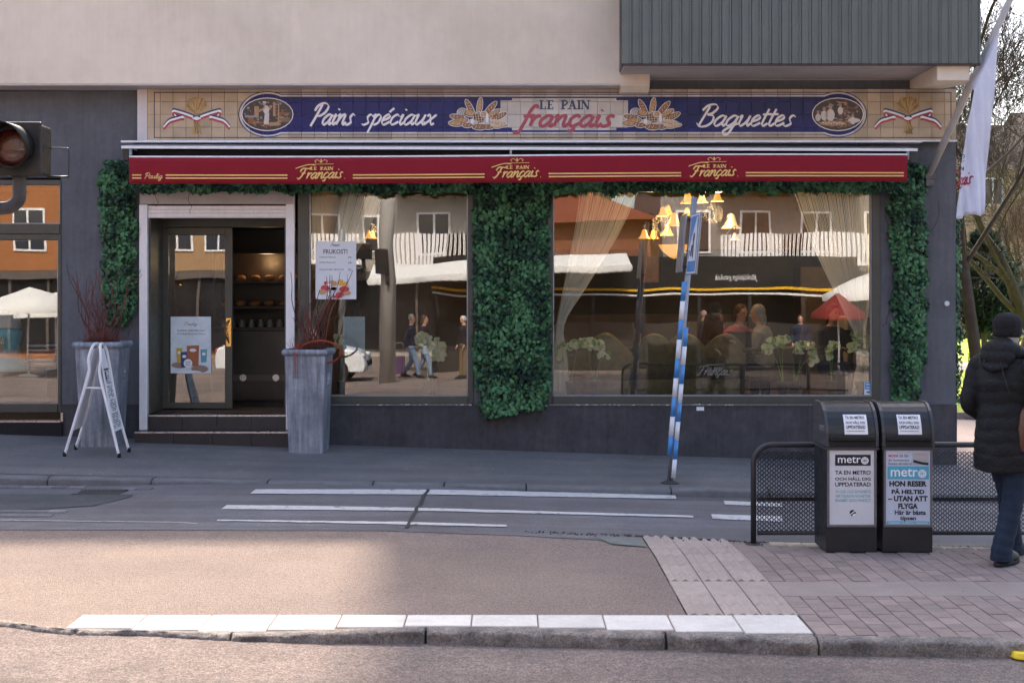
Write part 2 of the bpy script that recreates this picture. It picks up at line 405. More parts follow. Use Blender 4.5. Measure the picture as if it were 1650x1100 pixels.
KNW = [(-40, KNW[0][1], KNW[0][2], .012)]+KNW+[(40, KNW[-1][1]-.1, KNW[-1][2]-.1, .08)]
def kb(x): return pl([(k[0], k[1]) for k in KNW], x)
def kf(x): return pl([(k[0], k[2]) for k in KNW], x)
def kd(x): return pl([(k[0], k[3]) for k in KNW], x)
def z_fore(x, y): return lerp(-kd(x), -.42, min(max((kf(x)-y)/11.0, 0), 1))

def sheet(name, m, xs, y0f, y1f, zf, ny, label=None, cat=None, parent=None, lift=0.0, kind="structure"):
    b = MB(); rings = []
    for j in range(ny+1):
        row = []
        for x in xs:
            y = lerp(y0f(x), y1f(x), j/ny); row.append((x, y, zf(x, y)+lift))
        rings.append(row)
    b.loft(rings, 0, False, True, closed=False)
    o = b.build(name, m, parent)
    if parent is None: tag(o, label, cat, kind=kind)
    return o
XS = [-40, -25, -15]+[-10+.25*i for i in range(81)]+[15, 25, 40]
gm = mat("far_ground", (.16, .15, .14), .95, .2, .3)
g = MB(); g.poly([(-400, -400, -.62), (400, -400, -.62), (400, 400, -.62), (-400, 400, -.62)])
tag(g.build("ground", gm), "wide dull ground under the streets and park", "ground", kind="structure")
road = sheet("road", ROADM, XS, lambda x: yI(x)-.002, lambda x: YK+.004, z_road, 10, "narrow grey asphalt lane between the island and shop pavement", "road")
fore = sheet("street", FORE, XS, lambda x: -10.0, lambda x: kf(x)+.01, z_fore, 24, "coarse reddish asphalt street in front of the island kerb", "street")
far = MB(); far.poly([(-60, -10, -.425), (60, -10, -.425), (60, -40, -.425), (-60, -40, -.425)][::-1])
far.build("roadway", FORE, fore)
pave = sheet("pavement", ASPH, XS, lambda x: YK+.19, lambda x: F+.4, z_pave, 10, "dark grey asphalt pavement in front of the bakery", "pavement")
PLAZA = mat("plaza_paving", (.27, .205, .19), .9, .15, 1.2, .3, 60, speck=.25, ss=60, col2=(.23, .19, .18))
plaza = sheet("park_path", PLAZA, [4.9, 6, 8, 10, 14, 20, 30, 40], lambda x: F+.395, lambda x: 20.8, lambda x, y: zF(x), 4, "reddish path beside the shop leading to the park", "path")
isl_x = [-40, -25, -15]+[-10+.25*i for i in range(44)]+[.985]
island = sheet("island_pavement", PINK, isl_x, lambda x: kb(x), lambda x: yI(x), lambda x, y: 0+zI(x)*max(0, (y-8.6)/(yI(x)-8.6)), 12, "reddish asphalt traffic island with white slabs and tactile paving", "traffic island")
isl2 = sheet("joint_bed", JOINT, [.985, 1.2, 1.6, 2, 3, 4, 6, 10, 20, 40], lambda x: kb(x), lambda x: yI(x), lambda x, y: -.012+zI(x)*max(0, (y-8.6)/(yI(x)-8.6)), 8, parent=island)
def zisl(x, y): return zI(x)*max(0, (y-8.6)/(yI(x)-8.6))
# grey repair strip along the back of the island
sheet("grey_patch", ROADM, [-6+.25*i for i in range(28)], lambda x: yI(x)-(.10 if x < -1 else .10+.09*(x+1)), lambda x: yI(x)-.004, zisl, 2, parent=island, lift=.004)
b = MB(); 
for a in ((X(985, 9.1), 9.05, X(1042, 9.4), 9.36),):
    b.poly([(a[0], a[1], zisl(a[0], a[1])+.008), (.975, a[1]-.1, zisl(.975, a[1]-.1)+.008), (.97, a[3], zisl(.97, a[3])+.008), (a[0]-.1, a[3]+.03, zisl(a[0], a[3])+.008)])
b.build("asphalt_patch", mat("greenish_patch", (.17, .175, .16), .9, .2, 10, .4, 200, speck=.3), island)

# ---- far kerb
def kerb_stone(x0, x1, name, m, parent, yb, yf, zt, zb, wob=.0, n=6):
    bb = MB(); rings = []
    for i in range(n+1):
        x = lerp(x0, x1, i/n); e = 0.012 if i in (0, n) else 0
        r = lambda: random.uniform(-wob, wob)
        y0, y1, t, d = yf(x), yb(x), zt(x), zb(x)
        N3 = lambda k, s=1.0: wob*1.6*s*(mnoise.noise(Vector((x*7, k*3.1, 0)))+.6*mnoise.noise(Vector((x*23, k*5.7, 4))))
        rings.append([(x, y0, d)]+[(x, y0+.003+k*.001+N3(k)+r()*.4, lerp(d, t-.022, k/5)) for k in range(1, 6)]+[(x, y0+.012+e+N3(6)+r()*.4, t-.010-e+N3(7, .5)), (x, y0+.030+e+N3(8)+r()*.3, t-.002-e*.3+N3(9, .2)), (x, lerp(y0, y1, .6), t+N3(10, .25)), (x, y1, t), (x, y1, d)])
    bb.loft(rings, 0, True, True)
    return bb.build(name, m, parent)
kroot = thing("far_kerb", "low pale kerb stones edging the bakery pavement", "kerb"); kroot["kind"] = "structure"; del kroot["category"]
edges = [-14, -12.5, -11, -9.5, -8, X(-110, 12), X(76, 12), X(243, 12), X(430, 12), X(600, 12), X(715, 12), X(848, 12), X(1082, 12), X(1240, 12), X(1420, 12), 5.0, 6.5, 8, 10, 12, 14]
for a, c in zip(edges, edges[1:]):
    kerb_stone(a+.006, c-.006, "kerb_stone", CONC, kroot, lambda x: YK+.19, lambda x: YK, lambda x: zK(x)+.006, lambda x: zK(x)-.13, .004)
# ---- near kerb, rough granite
kr = thing("near_kerb", "rough split granite kerb along the front of the island", "kerb"); kr["kind"] = "structure"; del kr["category"]
ex = [-12, -9.5, -7.5]+[X(p, 6.6) for p in (-230, -60, 112, 372, 684, 1073, 1311, 1700, 1950)]+[7, 9]
for a, c in zip(ex, ex[1:]):
    kerb_stone(a+.006, c-.006, "kerb_stone", GRANITE, kr, lambda x: kb(x)-.002, kf, lambda x: .004, lambda x: -.16, .008, 60)

# ---- white slabs, tactile slabs, pavers: parts of the island
def slab_mesh(w, d, t, r, name, m):
    q = MB(); q.box(0, w, 0, d, -t, 0); o = q.mesh(name, m)
    bm = bmesh.new(); bm.from_mesh(o); bmesh.ops.bevel(bm, geom=[e for e in bm.edges if all(v.co.z > -1e-6 for v in e.verts)], offset=r, segments=1, affect='EDGES'); bmesh.ops.recalc_face_normals(bm, faces=bm.faces); bm.to_mesh(o); bm.free(); return o
wm = slab_mesh(.358, .30, .03, .004, "white_slab", WSLAB)
for k in range(11):
    x0 = 1.607-.366*(k+1)+.004
    o = share(wm, "white_slab", island, (x0, 6.675+(.03 if k > 8 else 0), .009+random.uniform(-.001, .001)), (0, 0, random.uniform(-.004, .004)))
    y_need = kb(x0+.18)+.004
    o.location.y = max(y_need, 6.60); o.scale = (1, (6.985-o.location.y)/.30, 1)
def ribbed(w, d, nr, name):
    q = MB(); top = []; n = nr*8
    for i in range(n+1):
        x = w*i/n; top.append((x, .012*(.5-.5*math.cos(2*math.pi*i/8))**1.5))
    A = [(x, 0, z) for x, z in top]; B = [(x, d, z) for x, z in top]
    q.loft([A, B], 0, False, True, closed=False); q.loft([[(p[0], 0, -.03) for p in A], A], 0, False, False, closed=False); q.loft([B, [(p[0], d, -.03) for p in A]], 0, False, False, closed=False); return q.mesh(name, TACT)
rm = ribbed(.204, .275, 3, "tactile_slab"); fm = slab_mesh(.204, .37, .03, .003, "plain_slab", TACT)
for cx in (.992, 1.202, 1.412):
    for y0 in (6.995, 7.225): share(rm, "tactile_slab", island, (cx, y0, .004), scale=(1, .82, 1))
    share(fm, "plain_slab", island, (cx, 7.455, .006))
    off = {0.992: 0, 1.202: .07, 1.412: .12}[cx]
    ys = [7.83]+[7.83+.18+off+.28*j for j in range(6) if 7.83+.18+off+.28*j < yI(cx)-.12]+[yI(cx)-.02]
    for a, c in zip(ys, ys[1:]):
        share(rm, "tactile_slab", island, (cx, a+.003, .004+zisl(cx, a)), (math.atan2(zisl(cx, c)-zisl(cx, a), c-a), 0, 0), (1, (c-a-.006)/.275, 1))
bw, bd = .108, .142
bmsh = slab_mesh(bw-.006, bd-.006, .03, .002, "brick", BRICKM)
fl = slab_mesh(1.0, .376, .03, .002, "smooth_slab", SMOOTHC)
for k in range(8): share(fl, "smooth_slab", island, (1.622+k*bw*4, 7.455, .002), scale=(bw*4-.004, 1, 1))
cells = []
for i in range(52):
    x0 = 1.622+i*bw; off = (i % 2)*.5*bd
    y = kb(x0+bw/2)+.01
    segs = []
    for (ya, yb_) in ((kb(x0+.05)+.006, 7.455), (7.835, yI(x0+.05)-.05)):
        yy = yb_-off-bd*40
        while yy < yb_:
            a = max(yy, ya); c = min(yy+bd, yb_)
            if c-a > .03: cells.append((x0, a, c))
            yy += bd
cells.sort(key=lambda c: (0 if (c[0]-.0)/c[1]*2000+825 < 1700 else 1, c[1]))
rest = MB(); cnt = 0
for (x0, a, c) in cells:
    hid = (x0/a*2000+825) > 1720
    z = .001+random.uniform(-.0015, .0015)+zisl(x0, a)
    if cnt < 298 and not hid:
        share(bmsh, "brick", island, (x0+random.uniform(-.001, .001), a+.003, z), (0, 0, random.uniform(-.008, .008)), (1, (c-a-.006)/(bd-.006), 1)); cnt += 1
    else:
        rest.box(x0+.003, x0+bw-.003, a+.003, c-.003, z-.03, z)
rest.build("brickwork", BRICKM, island, kind="stuff")
# cream slabs under the railing, yellow light put into their colour, mossy joint and grit
LITSETT = mat("yellow_lit_sett", (.48, .40, .29), .85, .15, 8, .3, 100, rand=.1)
sm_ = slab_mesh(.115, .13, .03, .003, "sett", LITSETT)
for k in range(30):
    x0 = 1.90+k*.12
    share(sm_, "sett", island, (x0, yI(x0)-.20, .006+zisl(x0, 9.0)), (0, 0, random.uniform(-.03, .03)))
grit = MB()
for k in range(900):
    x = random.uniform(1.15, 2.1) if random.random() < .6 else random.uniform(.1, 3.5)
    y = yI(x)-abs(random.gauss(0, .045))+.01; s = random.uniform(.004, .013); z = zisl(x, y)+.004
    grit.add([(x-s, y-s*.7, z), (x+s, y-s, z), (x+s*.3, y+s, z), (x, y, z+s)], [(0, 1, 3), (1, 2, 3), (2, 0, 3)])
tag(grit.build("grit", JOINT), "dark grit and moss gathered along the island edge", "grit", kind="stuff")

# ---- road markings, crack
def rp(px, py): return ground_pt(px, py, z_road)
def marking(name, top, bot, m, lift=.006, jit=.5):
    b = MB(); A = []; B = []
    n = 60
    for i in range(n+1):
        t = i/n; xt = lerp(top[0][0], top[-1][0], t); xb = lerp(bot[0][0], bot[-1][0], t)
        j1 = mnoise.noise(Vector((xt*.03, 1, 0)))*jit+mnoise.noise(Vector((xt*.2, 1, 0)))*jit*.6; j2 = mnoise.noise(Vector((xt*.03, 9, 0)))*jit+mnoise.noise(Vector((xt*.23, 5, 0)))*jit*.8
        a = rp(xt, pl(top, xt)+j1); c = rp(xb, pl(bot, xb)+j2)
        A.append(a+Vector((0, 0, lift))); B.append(c+Vector((0, 0, lift)))
    b.quadstrip(A, B); return b.build(name, m, road)
marking("zebra_stripe", [(412, 788.5), (700, 789), (1088, 797.5)], [(403, 795.5), (700, 797), (1090, 804)], PAINT)
marking("zebra_stripe", [(366, 814), (480, 815), (700, 819), (1116, 831)], [(356, 820.5), (480, 821.5), (700, 823.5), (1118, 834)], PAINT)
marking("zebra_stripe", [(350, 837.5), (500, 839.5), (650, 841), (815, 846)], [(350, 839.5), (500, 842), (650, 845.5), (818, 849)], PAINT)
marking("zebra_stripe", [(1146, 829), (1260, 832)], [(1148, 836), (1262, 841)], PAINT)
marking("zebra_stripe", [(1166, 807), (1260, 811)], [(1168, 813), (1262, 817)], PAINT)
b = MB(); P = [rp(690+(655-690)*t+mnoise.noise(Vector((t*9, 0, 0)))*3, 789+(851-789)*t) for t in [i/24 for i in range(25)]]
b.quadstrip([p+Vector((-.014-.006*random.random(), 0, .009)) for p in P], [p+Vector((.010+.006*random.random(), 0, .009)) for p in P]); b.build("crack", JOINT, road)
b = MB(); P = [rp(px, py) for px, py in ((-20, 838), (120, 840), (290, 842), (318, 844))]
b.quadstrip([p+Vector((0, -.008, .007)) for p in P], [p+Vector((0, .008, .007)) for p in P]); b.build("seam", PAINT, road)
# darker, older asphalt at the left of the lane, its gully and setts
OLDA = mat("old_asphalt", (.085, .085, .088), .9, .25, 2, .6, 200, speck=.4, ss=260)
b = MB(); A = []; B = []
for px, ya, yb_ in ((-60, 796, 822), (60, 796, 821), (150, 797, 815), (190, 797, 806), (214, 797, 799)):
    A.append(rp(px, ya)+Vector((0, 0, .005))); B.append(rp(px, yb_)+Vector((0, 0, .005)))
b.quadstrip(A, B); b.build("asphalt_patch", OLDA, road)
st = slab_mesh(.15, .10, .03, .006, "sett", STONE)
for (pxa, pxb, pyc) in ((-60, 112, 786.5), (-60, 90, 826), (-60, 70, 833), (195, 240, 789)):
    p = pxa
    while p < pxb:
        q = rp(p, pyc); wd = random.uniform(.8, 1.15)
        share(st, "sett", road, (q.x, q.y, q.z+.012), (0, 0, random.uniform(-.06, .06)), (wd, random.uniform(.9, 1.1), 1)); p += .165*wd*165
b = MB(); q0, q1 = rp(128, 794.5), rp(188, 796)
for k in range(10):
    x = lerp(q0.x, q1.x, k/9); b.box(x-.012, x+.012, q0.y-.10, q0.y+.12, q0.z, q0.z+.014, rot=None)
b.box(q0.x-.03, q1.x+.03, q0.y+.12, q0.y+.15, q0.z-.01, q0.z+.016); b.box(q0.x-.03, q1.x+.03, q0.y-.13, q0.y-.10, q0.z-.01, q0.z+.016)
gl = thing("gully_grate", "cast iron gully grate by the far kerb", "grate")
b.build("bars", mat("cast_iron", (.07, .066, .062), .6, .2, 20), gl)
box_part("pit", RUBBER, gl, q0.x-.02, q1.x+.02, q0.y-.1, q0.y+.12, q0.z-.008, q0.z+.003)

# litter and small marks on the pavement
lit = MB()
for k in range(170):
    px = random.uniform(-20, 1500); py = random.uniform(705, 765); 
    p = ground_pt(px, py, z_pave)
    if p.y > F-.05 or p.y < YK+.2: continue
    s = random.uniform(.004, .012); a = random.uniform(0, 3); z = p.z+.005
    lit.poly([(p.x+s*math.cos(a+t)*(1.8 if t < 2 else 1), p.y+s*math.sin(a+t), z) for t in (0, 1.4, 3, 4.6)], 0)
tag(lit.build("litter", mat("litter_scraps", (.5, .48, .46), .9)), "tiny pale scraps and gum spots on the pavement", "litter", kind="stuff")
lit = MB()
for k in range(40):
    x = random.uniform(-3.5, 3.6); y = random.uniform(5.4, 9.2)
    if kf(x)-.02 < y < kb(x)+.35: continue
    z = (z_fore(x, y) if y < kf(x) else zisl(x, y))+.013; s = random.uniform(.003, .009); a = random.uniform(0, 3)
    lit.poly([(x+s*math.cos(a+t)*(1.8 if t < 2 else 1), y+s*math.sin(a+t), z) for t in (0, 1.4, 3, 4.6)], 0)
tag(lit.build("crumbs_debris", mat("litter_dark", (.09, .07, .05), .9)), "dark crumbs and leaf bits on the island", "debris", kind="stuff")
# ------------------------------------------------------------------ the shop building
shop = thing("shop_building", "grey ground floor bakery building with pale upper wall", "building", (0, 0, 0))
XR = X(1540, F)
zsill = Z(651, F)
def wallbox(b, px0, px1, py0, py1, y0=F, y1=F+.3): b.box(X(px0, F), X(px1, F), y0, y1, Z(py1, F), Z(py0, F))
b = MB()
b.box(-40, X(-260, F), F, F+.3, -.5, 4.2)
wallbox(b, -260, 98, 147, 286); b.box(X(98, F), X(225, F), F, F+.3, zsill, 4.2)
b.box(X(225, F), XR, F, F+.3, Z(300, F), 4.32)
wallbox(b, 762, 884, 300, 651); wallbox(b, 1416, 1540, 300, 651)
b.box(XR-.3, XR, F+.3, 27, -.5, 4.32)
b.box(-40, XR, 26.7, 27, -.5, 4.2)
b.build("wall", GREYWALL, shop)
b = MB()
b.box(X(98, F), X(225, F), F-.012, F+.3, -.5, zsill-.001); b.box(X(474, F), XR+.01, F-.012, F+.3, -.5, zsill-.001)
b.build("plinth", PLINTH, shop)
# upper storey, slightly overhanging, plus an unseen block that shades the street
b = MB(); xo = X(1047, 14.16)
b.box(-40, xo, 14.16, 15.2, 4.2+.02, 5.75)
b.box(-40, XR-.001, 15.2, 26.99, 4.321, 5.75); b.box(xo, XR-.001, F+.001, 15.2, 4.321, 5.75)
b.box(-1.35, XR-.001, 14.165, 26.98, 5.86, 24.0)  # unseen tall block above the frame, added to shade island and street
o = b.build("upper_wall_and_shade_block", STUCCO, shop)
box_part("eave_strip", SOFFIT, shop, -40, xo-.004, 14.165, F-.002, 4.202, 4.219)
box_part("roof", mat("roof_felt", (.08, .08, .085), .9, .2), shop, -40.1, XR+.1, 14.14, 27.1, 5.751, 5.85)  # roof height chosen so its shadow edge falls across the island
# balcony box with vertical cladding
bal = MB(); bx0, bx1, by = X(1002, 13.5), X(1580, 13.5), 13.5; bz0 = 4.33
bal.box(bx0+.03, bx1-.03, by+.03, F-.001, bz0+.02, 5.6); o = bal.build("balcony", DARKM, shop)
n = 36; wd = (bx1-bx0)/n
pm = MB(); pm.box(.004, wd-.010, 0, .02, 0, 1.30); pm.box(wd-.022, wd-.004, -.012, .012, 0, 1.30)
pme = pm.mesh("cladding_panel", CLAD)
for k in range(n): share(pme, "cladding_panel", o, (bx0+k*wd, by, bz0+random.uniform(-.001, .001)))
for k in range(6): share(pme, "cladding_panel", o, (bx1, by+k*wd+.02, bz0), (0, 0, R(90)))
box_part("coping", CLAD, o, bx0-.02, bx1+.02, by-.03, F-.005, 5.63, 5.67)
box_part("drip_edge", mat("rusty_edge", (.06, .04, .035), .8, .3), o, bx0, bx1, by-.008, by+.03, bz0-.022, bz0-.002)
box_part("soffit", SOFFIT, o, bx0+.04, bx1-.03, by+.04, F-.004, bz0-.004, bz0+.012)
# beam end under the balcony (right) and the bevelled one at the left
def beam(px0, px1):
    m = MB(); x0, x1 = X(px0, 13.6), X(px1, 13.6); zt = bz0-.006
    pr = [(13.56, zt), (13.56, zt-.17), (13.66, zt-.20), (F-.003, zt-.11), (F-.003, zt)]
    m.loft([[(x0, y, z) for y, z in pr], [(x1, y, z) for y, z in pr]], 0, True, False); return m.build("balcony_beam", STUCCO, shop, bevel=.006)
beam(1508, 1560)
m = MB(); x0, x1 = xo+.003, X(1050, 13.9); pr = [(14.157, 4.218), (14.162, 4.195), (14.24, 4.135), (14.40, 4.135), (14.40, 4.218)]
m.loft([[(x, y, z) for y, z in pr] for x in (X(1000, 14.16), xo-.001)], 0, True, False); m.build("balcony_beam", STUCCO, shop, bevel=.006)
# shell of the interior (floors, back walls, ceilings)
OCHRE = mat("ochre_interior_wall", (.30, .17, .06), .8, .15, 2)
DWALL = mat("dark_interior_wall", (.05, .032, .022), .7, .2, 2)
WOODF = mat("dark_wood_floor", (.06, .035, .022), .5, .3, 3)
CEIL = mat("interior_ceiling", (.30, .22, .13), .9)
IX0, IX1 = X(228, F), XR-.31
b = MB(); b.box(IX0, X(474, F), F+.32, 20, .33, .43); b.box(X(474, F), IX1, F+.31, 20, .33, .43); b.build("interior_floor", WOODF, shop)
b = MB(); b.box(IX0, IX1, 20, 20.1, .33, 3.5); b.build("interior_wall", OCHRE, shop)
box_part("room_darkening_sheet", mat("room_darkening", (.022, .016, .013), .6, .2, 2), shop, IX0+.01, IX1-.01, 19.95, 19.995, .431, 2.55)  # dark sheet added to make the lower room read darker behind the glass
b = MB(); b.box(IX0, IX1, F+.31, 20, 3.4, 3.5); b.build("interior_ceiling", CEIL, shop)
b = MB(); b.box(IX0-.1, IX0-.001, F+.31, 20, .33, 3.5); b.box(X(486, F)-.06, X(486, F), F+.75, 20, .431, 3.399); b.build("partition", DWALL, shop)
b = MB(); b.box(-12, IX0-.102, F+.31, 19, .33, .43); b.box(-12, IX0-.102, 19, 19.1, .43, 3.5); b.box(-12, IX0-.102, F+.31, 19, 3.4, 3.5); b.build("neighbour_interior", mat("neighbour_room", (.16, .14, .12), .8), shop)

# windows
def window(name, px0, px1, py0, py1, fw=(10, 10, 9, 12), mull=(), Y=F):
    """outer px box, frame widths left/right/top/bottom in px"""
    l, r, t, q = fw
    f = MB(); y0, y1 = Y-.015, Y+.10
    xa, xb, za, zb = X(px0, F), X(px1, F), Z(py1, F), Z(py0, F); u = F/FPX
    f.box(xa, xa+l*u, y0, y1, za, zb); f.box(xb-r*u, xb, y0, y1, za, zb)
    f.box(xa+l*u, xb-r*u, y0+.002, y1, zb-t*u, zb); f.box(xa+l*u, xb-r*u, y0-.01, y1, za, za+q*u)
    fr = f.build(name, OLIVE, shop, bevel=.006)
    bd = MB(); e = .014
    xi, xj, zi, zj = xa+l*u, xb-r*u, za+q*u, zb-t*u
    bd.box(xi, xi+e, y0+.02, y0+.05, zi, zj); bd.box(xj-e, xj, y0+.02, y0+.05, zi, zj); bd.box(xi+e, xj-e, y0+.02, y0+.05, zi, zi+e)
    bd.build("glazing_bead", GALV, fr)
    g = MB(); g.box(xi+.002, xj-.002, Y+.035, Y+.047, zi+.002, zj-.002)
    g.build("pane", GLASS, fr)
    return fr
w1 = window("window", 480, 763, 300, 650, (18, 9, 9, 12))
w2 = window("window", 882, 1418, 300, 650, (9, 13, 9, 12))
w3 = window("window", -262, 99, 377, 664, (9, 5, 10, 14))
w4 = window("window", -262, 99, 290, 377, (9, 2, 8, 16))
# white flashing below the windows, chipped paint
CHIP = mat("chipped_edge", (.20, .195, .20), .8, .5, 30)
for a, c in ((532, 760), (884, 1416)):
    b = MB(); b.box(X(a, F), X(c, F), F-.03, F-.0125, zsill-.012, zsill+.004); b.build("sill", CHIP, shop)
chips = MB()
for k in range(60):
    px = random.choice([random.uniform(925, 1000), random.uniform(1000, 1180), random.uniform(1420, 1475), random.uniform(560, 760)])
    s = random.uniform(.005, .03); x = X(px, F); z = zsill-.004+random.uniform(-.006, .004)
    chips.box(x, x+s, F-.034, F-.0305, z, z+random.uniform(.003, .008))
chips.box(X(1122, F), X(1134, F), F-.016, F-.0125, Z(661, F), Z(655, F))
chips.box(X(1424, F), X(1476, F), F-.018, F-.0125, zsill-.02, zsill-.003)
chips.build("paint_chips", WHITEPR, shop)
# stone step and mat under the left neighbour's window
b = MB(); b.box(-8, X(98, F), F-.02, F+.3, -.4, .33); b.build("shop_step", PLINTH, shop, bevel=.01)
b = MB(); b.box(-8, X(98, F), F-.035, F+.05, .3305, .355); b.box(X(99, F), X(99, F)+.03, F-.03, F+.02, .34, .44); b.build("threshold", STEEL, shop)
ms = MB()
for i in range(40):
    x = -8+i*.069; ms.box(x, x+.067, F-.05, F+.02, .33-.16-random.uniform(0, .01), .329)
tag(ms.build("door_mat", mat("dark_mat", (.02, .018, .018), .95, .3, 30, .8, 90)), "dark ribbed mat rolled on the neighbour's step", "mat")
# meter knob and vent on the right wall
b = MB(); b.tube([(X(1525, F), F-.02, Z(489, F)), (X(1525, F), F, Z(489, F))], .03, 12); 
for k in range(6):
    a = k*math.pi/3; b.ell((X(1525, F)+.02*math.cos(a), F-.022, Z(489, F)+.02*math.sin(a)), (.009, .006, .009), 6, 4)
tag(b.build("wall_fitting", WHITEP), "small white round fitting screwed to the grey corner wall", "fitting")
b = MB(); b.tube([(X(1470, F), F-.02, Z(474, F)), (X(1470, F), F, Z(474, F))], .022, 10)
tag(b.build("wall_button", WHITEP), "tiny white button poking through the right ivy column", "fitting")
# wires on walls
b = MB(); b.tube(spline([(X(1462, F), F-.004, Z(400, F)), (X(1480, F), F-.004, Z(385, F)), (X(1500, F), F-.004, Z(372, F)), (X(1512, F), F-.004, Z(350, F)), (X(1512, F), F-.004, Z(320, F))]), .0018, 5)
tag(b.build("thin_cable", BLACK), "thin dark cable trailing up the grey corner wall", "cable")

# ---- entrance: white roller-shutter surround, steps
ent = thing("entrance", "white framed bakery entrance with grey head panel", "entrance", (0, 0, 0))
b = MB()
b.box(X(225, 14.46), X(238, 14.46), 14.44, F-.001, Z(692, 14.46), Z(330, 14.46)); b.build("shutter_rail", WHITEP, ent, bevel=.004)
b = MB(); b.box(X(461, 14.46), X(474.5, 14.46), 14.44, F-.001, Z(692, 14.46), Z(313, 14.46)); b.build("shutter_rail", WHITEP, ent, bevel=.004)
b = MB(); b.box(X(226, 14.45), X(473, 14.45), 14.43, F-.002, Z(329, 14.45), Z(296, 14.45)); b.build("head_panel", BEIGEP, ent, bevel=.003)
sl = MB(); sl.box(X(238.5, F), X(461, F), 0, .03, 0, .040)
slm = sl.mesh("shutter_slat", WHITEP)
for k in range(3): share(slm, "shutter_slat", ent, (0, F-.03+.004*k, Z(349.5, F)+k*.044))
box_part("light_strip", WHITEP, ent, X(238, F), X(461, F), F-.02, F, Z(349.5, F)-.012, Z(349.5, F)-.002)
# reveal side walls (olive) and soffit, rear frame
YD = F+.55
b = MB(); b.box(X(238.5, F), X(238.5, F)+.03, F+.001, YD-.01, .431, 3.0); b.box(X(461, F)-.02, X(461, F)-.001, F+.001, YD-.01, .431, 3.0); b.box(X(238.5, F)+.031, X(461, F)-.021, F+.001, YD-.01, Z(348, F), Z(340, F)); b.build("reveal", OLIVE, ent)
# door leaf (left, closed) and frame
def dX(px): return X(px, YD)
def dZ(py): return Z(py, YD)
b = MB(); b.box(dX(239), dX(258), YD-.03, YD+.05, .431, dZ(352)); b.box(dX(258), dX(464), YD-.03, YD+.05, dZ(366), dZ(352)); b.build("door_frame", OLIVE, ent, bevel=.004)
door = thing("glass_door", "olive framed glass door leaf with coffee poster and gold handle", "door", (0, 0, 0))
b = MB(); za, zb = .445, dZ(367)
b.box(dX(259), dX(273), YD-.05, YD-.005, za, zb); b.box(dX(364), dX(376), YD-.05, YD-.005, za, zb); b.box(dX(273), dX(364), YD-.049, YD-.006, dZ(379), zb); b.box(dX(273), dX(364), YD-.049, YD-.006, za, dZ(648)); b.build("frame", OLIVE, door, bevel=.004)
b = MB(); b.box(dX(273.5), dX(363.5), YD-.032, YD-.024, dZ(647.5), dZ(379.5)); b.build("pane", GLASS, door)
BRASS = mat("brass", (.75, .48, .16), .25, .1, 10, metal=.9)
b = MB(); b.box(dX(366), dX(374.5), YD-.064, YD-.052, dZ(558), dZ(512)); b.build("handle_plate", BRASS, door, bevel=.003)
b = MB(); b.tube(spline([(dX(372), YD-.06, dZ(516)), (dX(369), YD-.10, dZ(519)), (dX(366), YD-.115, dZ(530)), (dX(368), YD-.11, dZ(542)), (dX(371), YD-.06, dZ(552))]), .009, 8); b.build("handle", mat("dark_brass", (.18, .12, .06), .35, .2, 10, metal=.8), door)
b = MB(); b.box(dX(258.3), dX(262), YD-.066, YD-.05, dZ(645), dZ(625)); b.box(dX(258.3), dX(262), YD-.066, YD-.05, dZ(400), dZ(382)); b.build("hinge", STEEL, door)
# steps
stp = thing("entrance_steps", "two black tiled steps with silver nosings at the bakery door", "steps", (0, 0, 0))
def step(y0, y1, zt, zb, xa, xb, nt, nose=True):
    b = MB(); b.box(xa, xb, y0+.012, y1, zb-.3, zt-.012); b.build("step_core", RUBBER, stp)
    q = MB(); w_ = (xb-xa)/nt; q.box(.003, w_-.003, 0, .011, 0, zt-zb-.016); qm = q.mesh("step_tile", TILEBLK)
    t2 = MB(); t2.box(.003, w_-.003, 0, y1-y0-.003, 0, .011); tm = t2.mesh("tread_tile", TILEBLK)
    for k in range(nt):
        share(qm, "step_tile", stp, (xa+k*w_, y0, zb)); share(tm, "tread_tile", stp, (xa+k*w_, y0+.002, zt-.0115))
    b = MB(); b.box(xa, xb, y0-.004, y0+.02, zt-.0005, zt+.006); b.box(xa, xb, y0-.006, y0-.001, zt-.012, zt+.004); b.build("step_nosing", STEEL, stp)
step(14.18, 14.45, Z(696, 14.18), -.02, X(217, 14.18), X(467, 14.18), 4)
step(14.452, F+.30, Z(669, 14.45), Z(696, 14.18)-.004, X(238, 14.45)+.004, X(461, 14.45)-.003, 4)

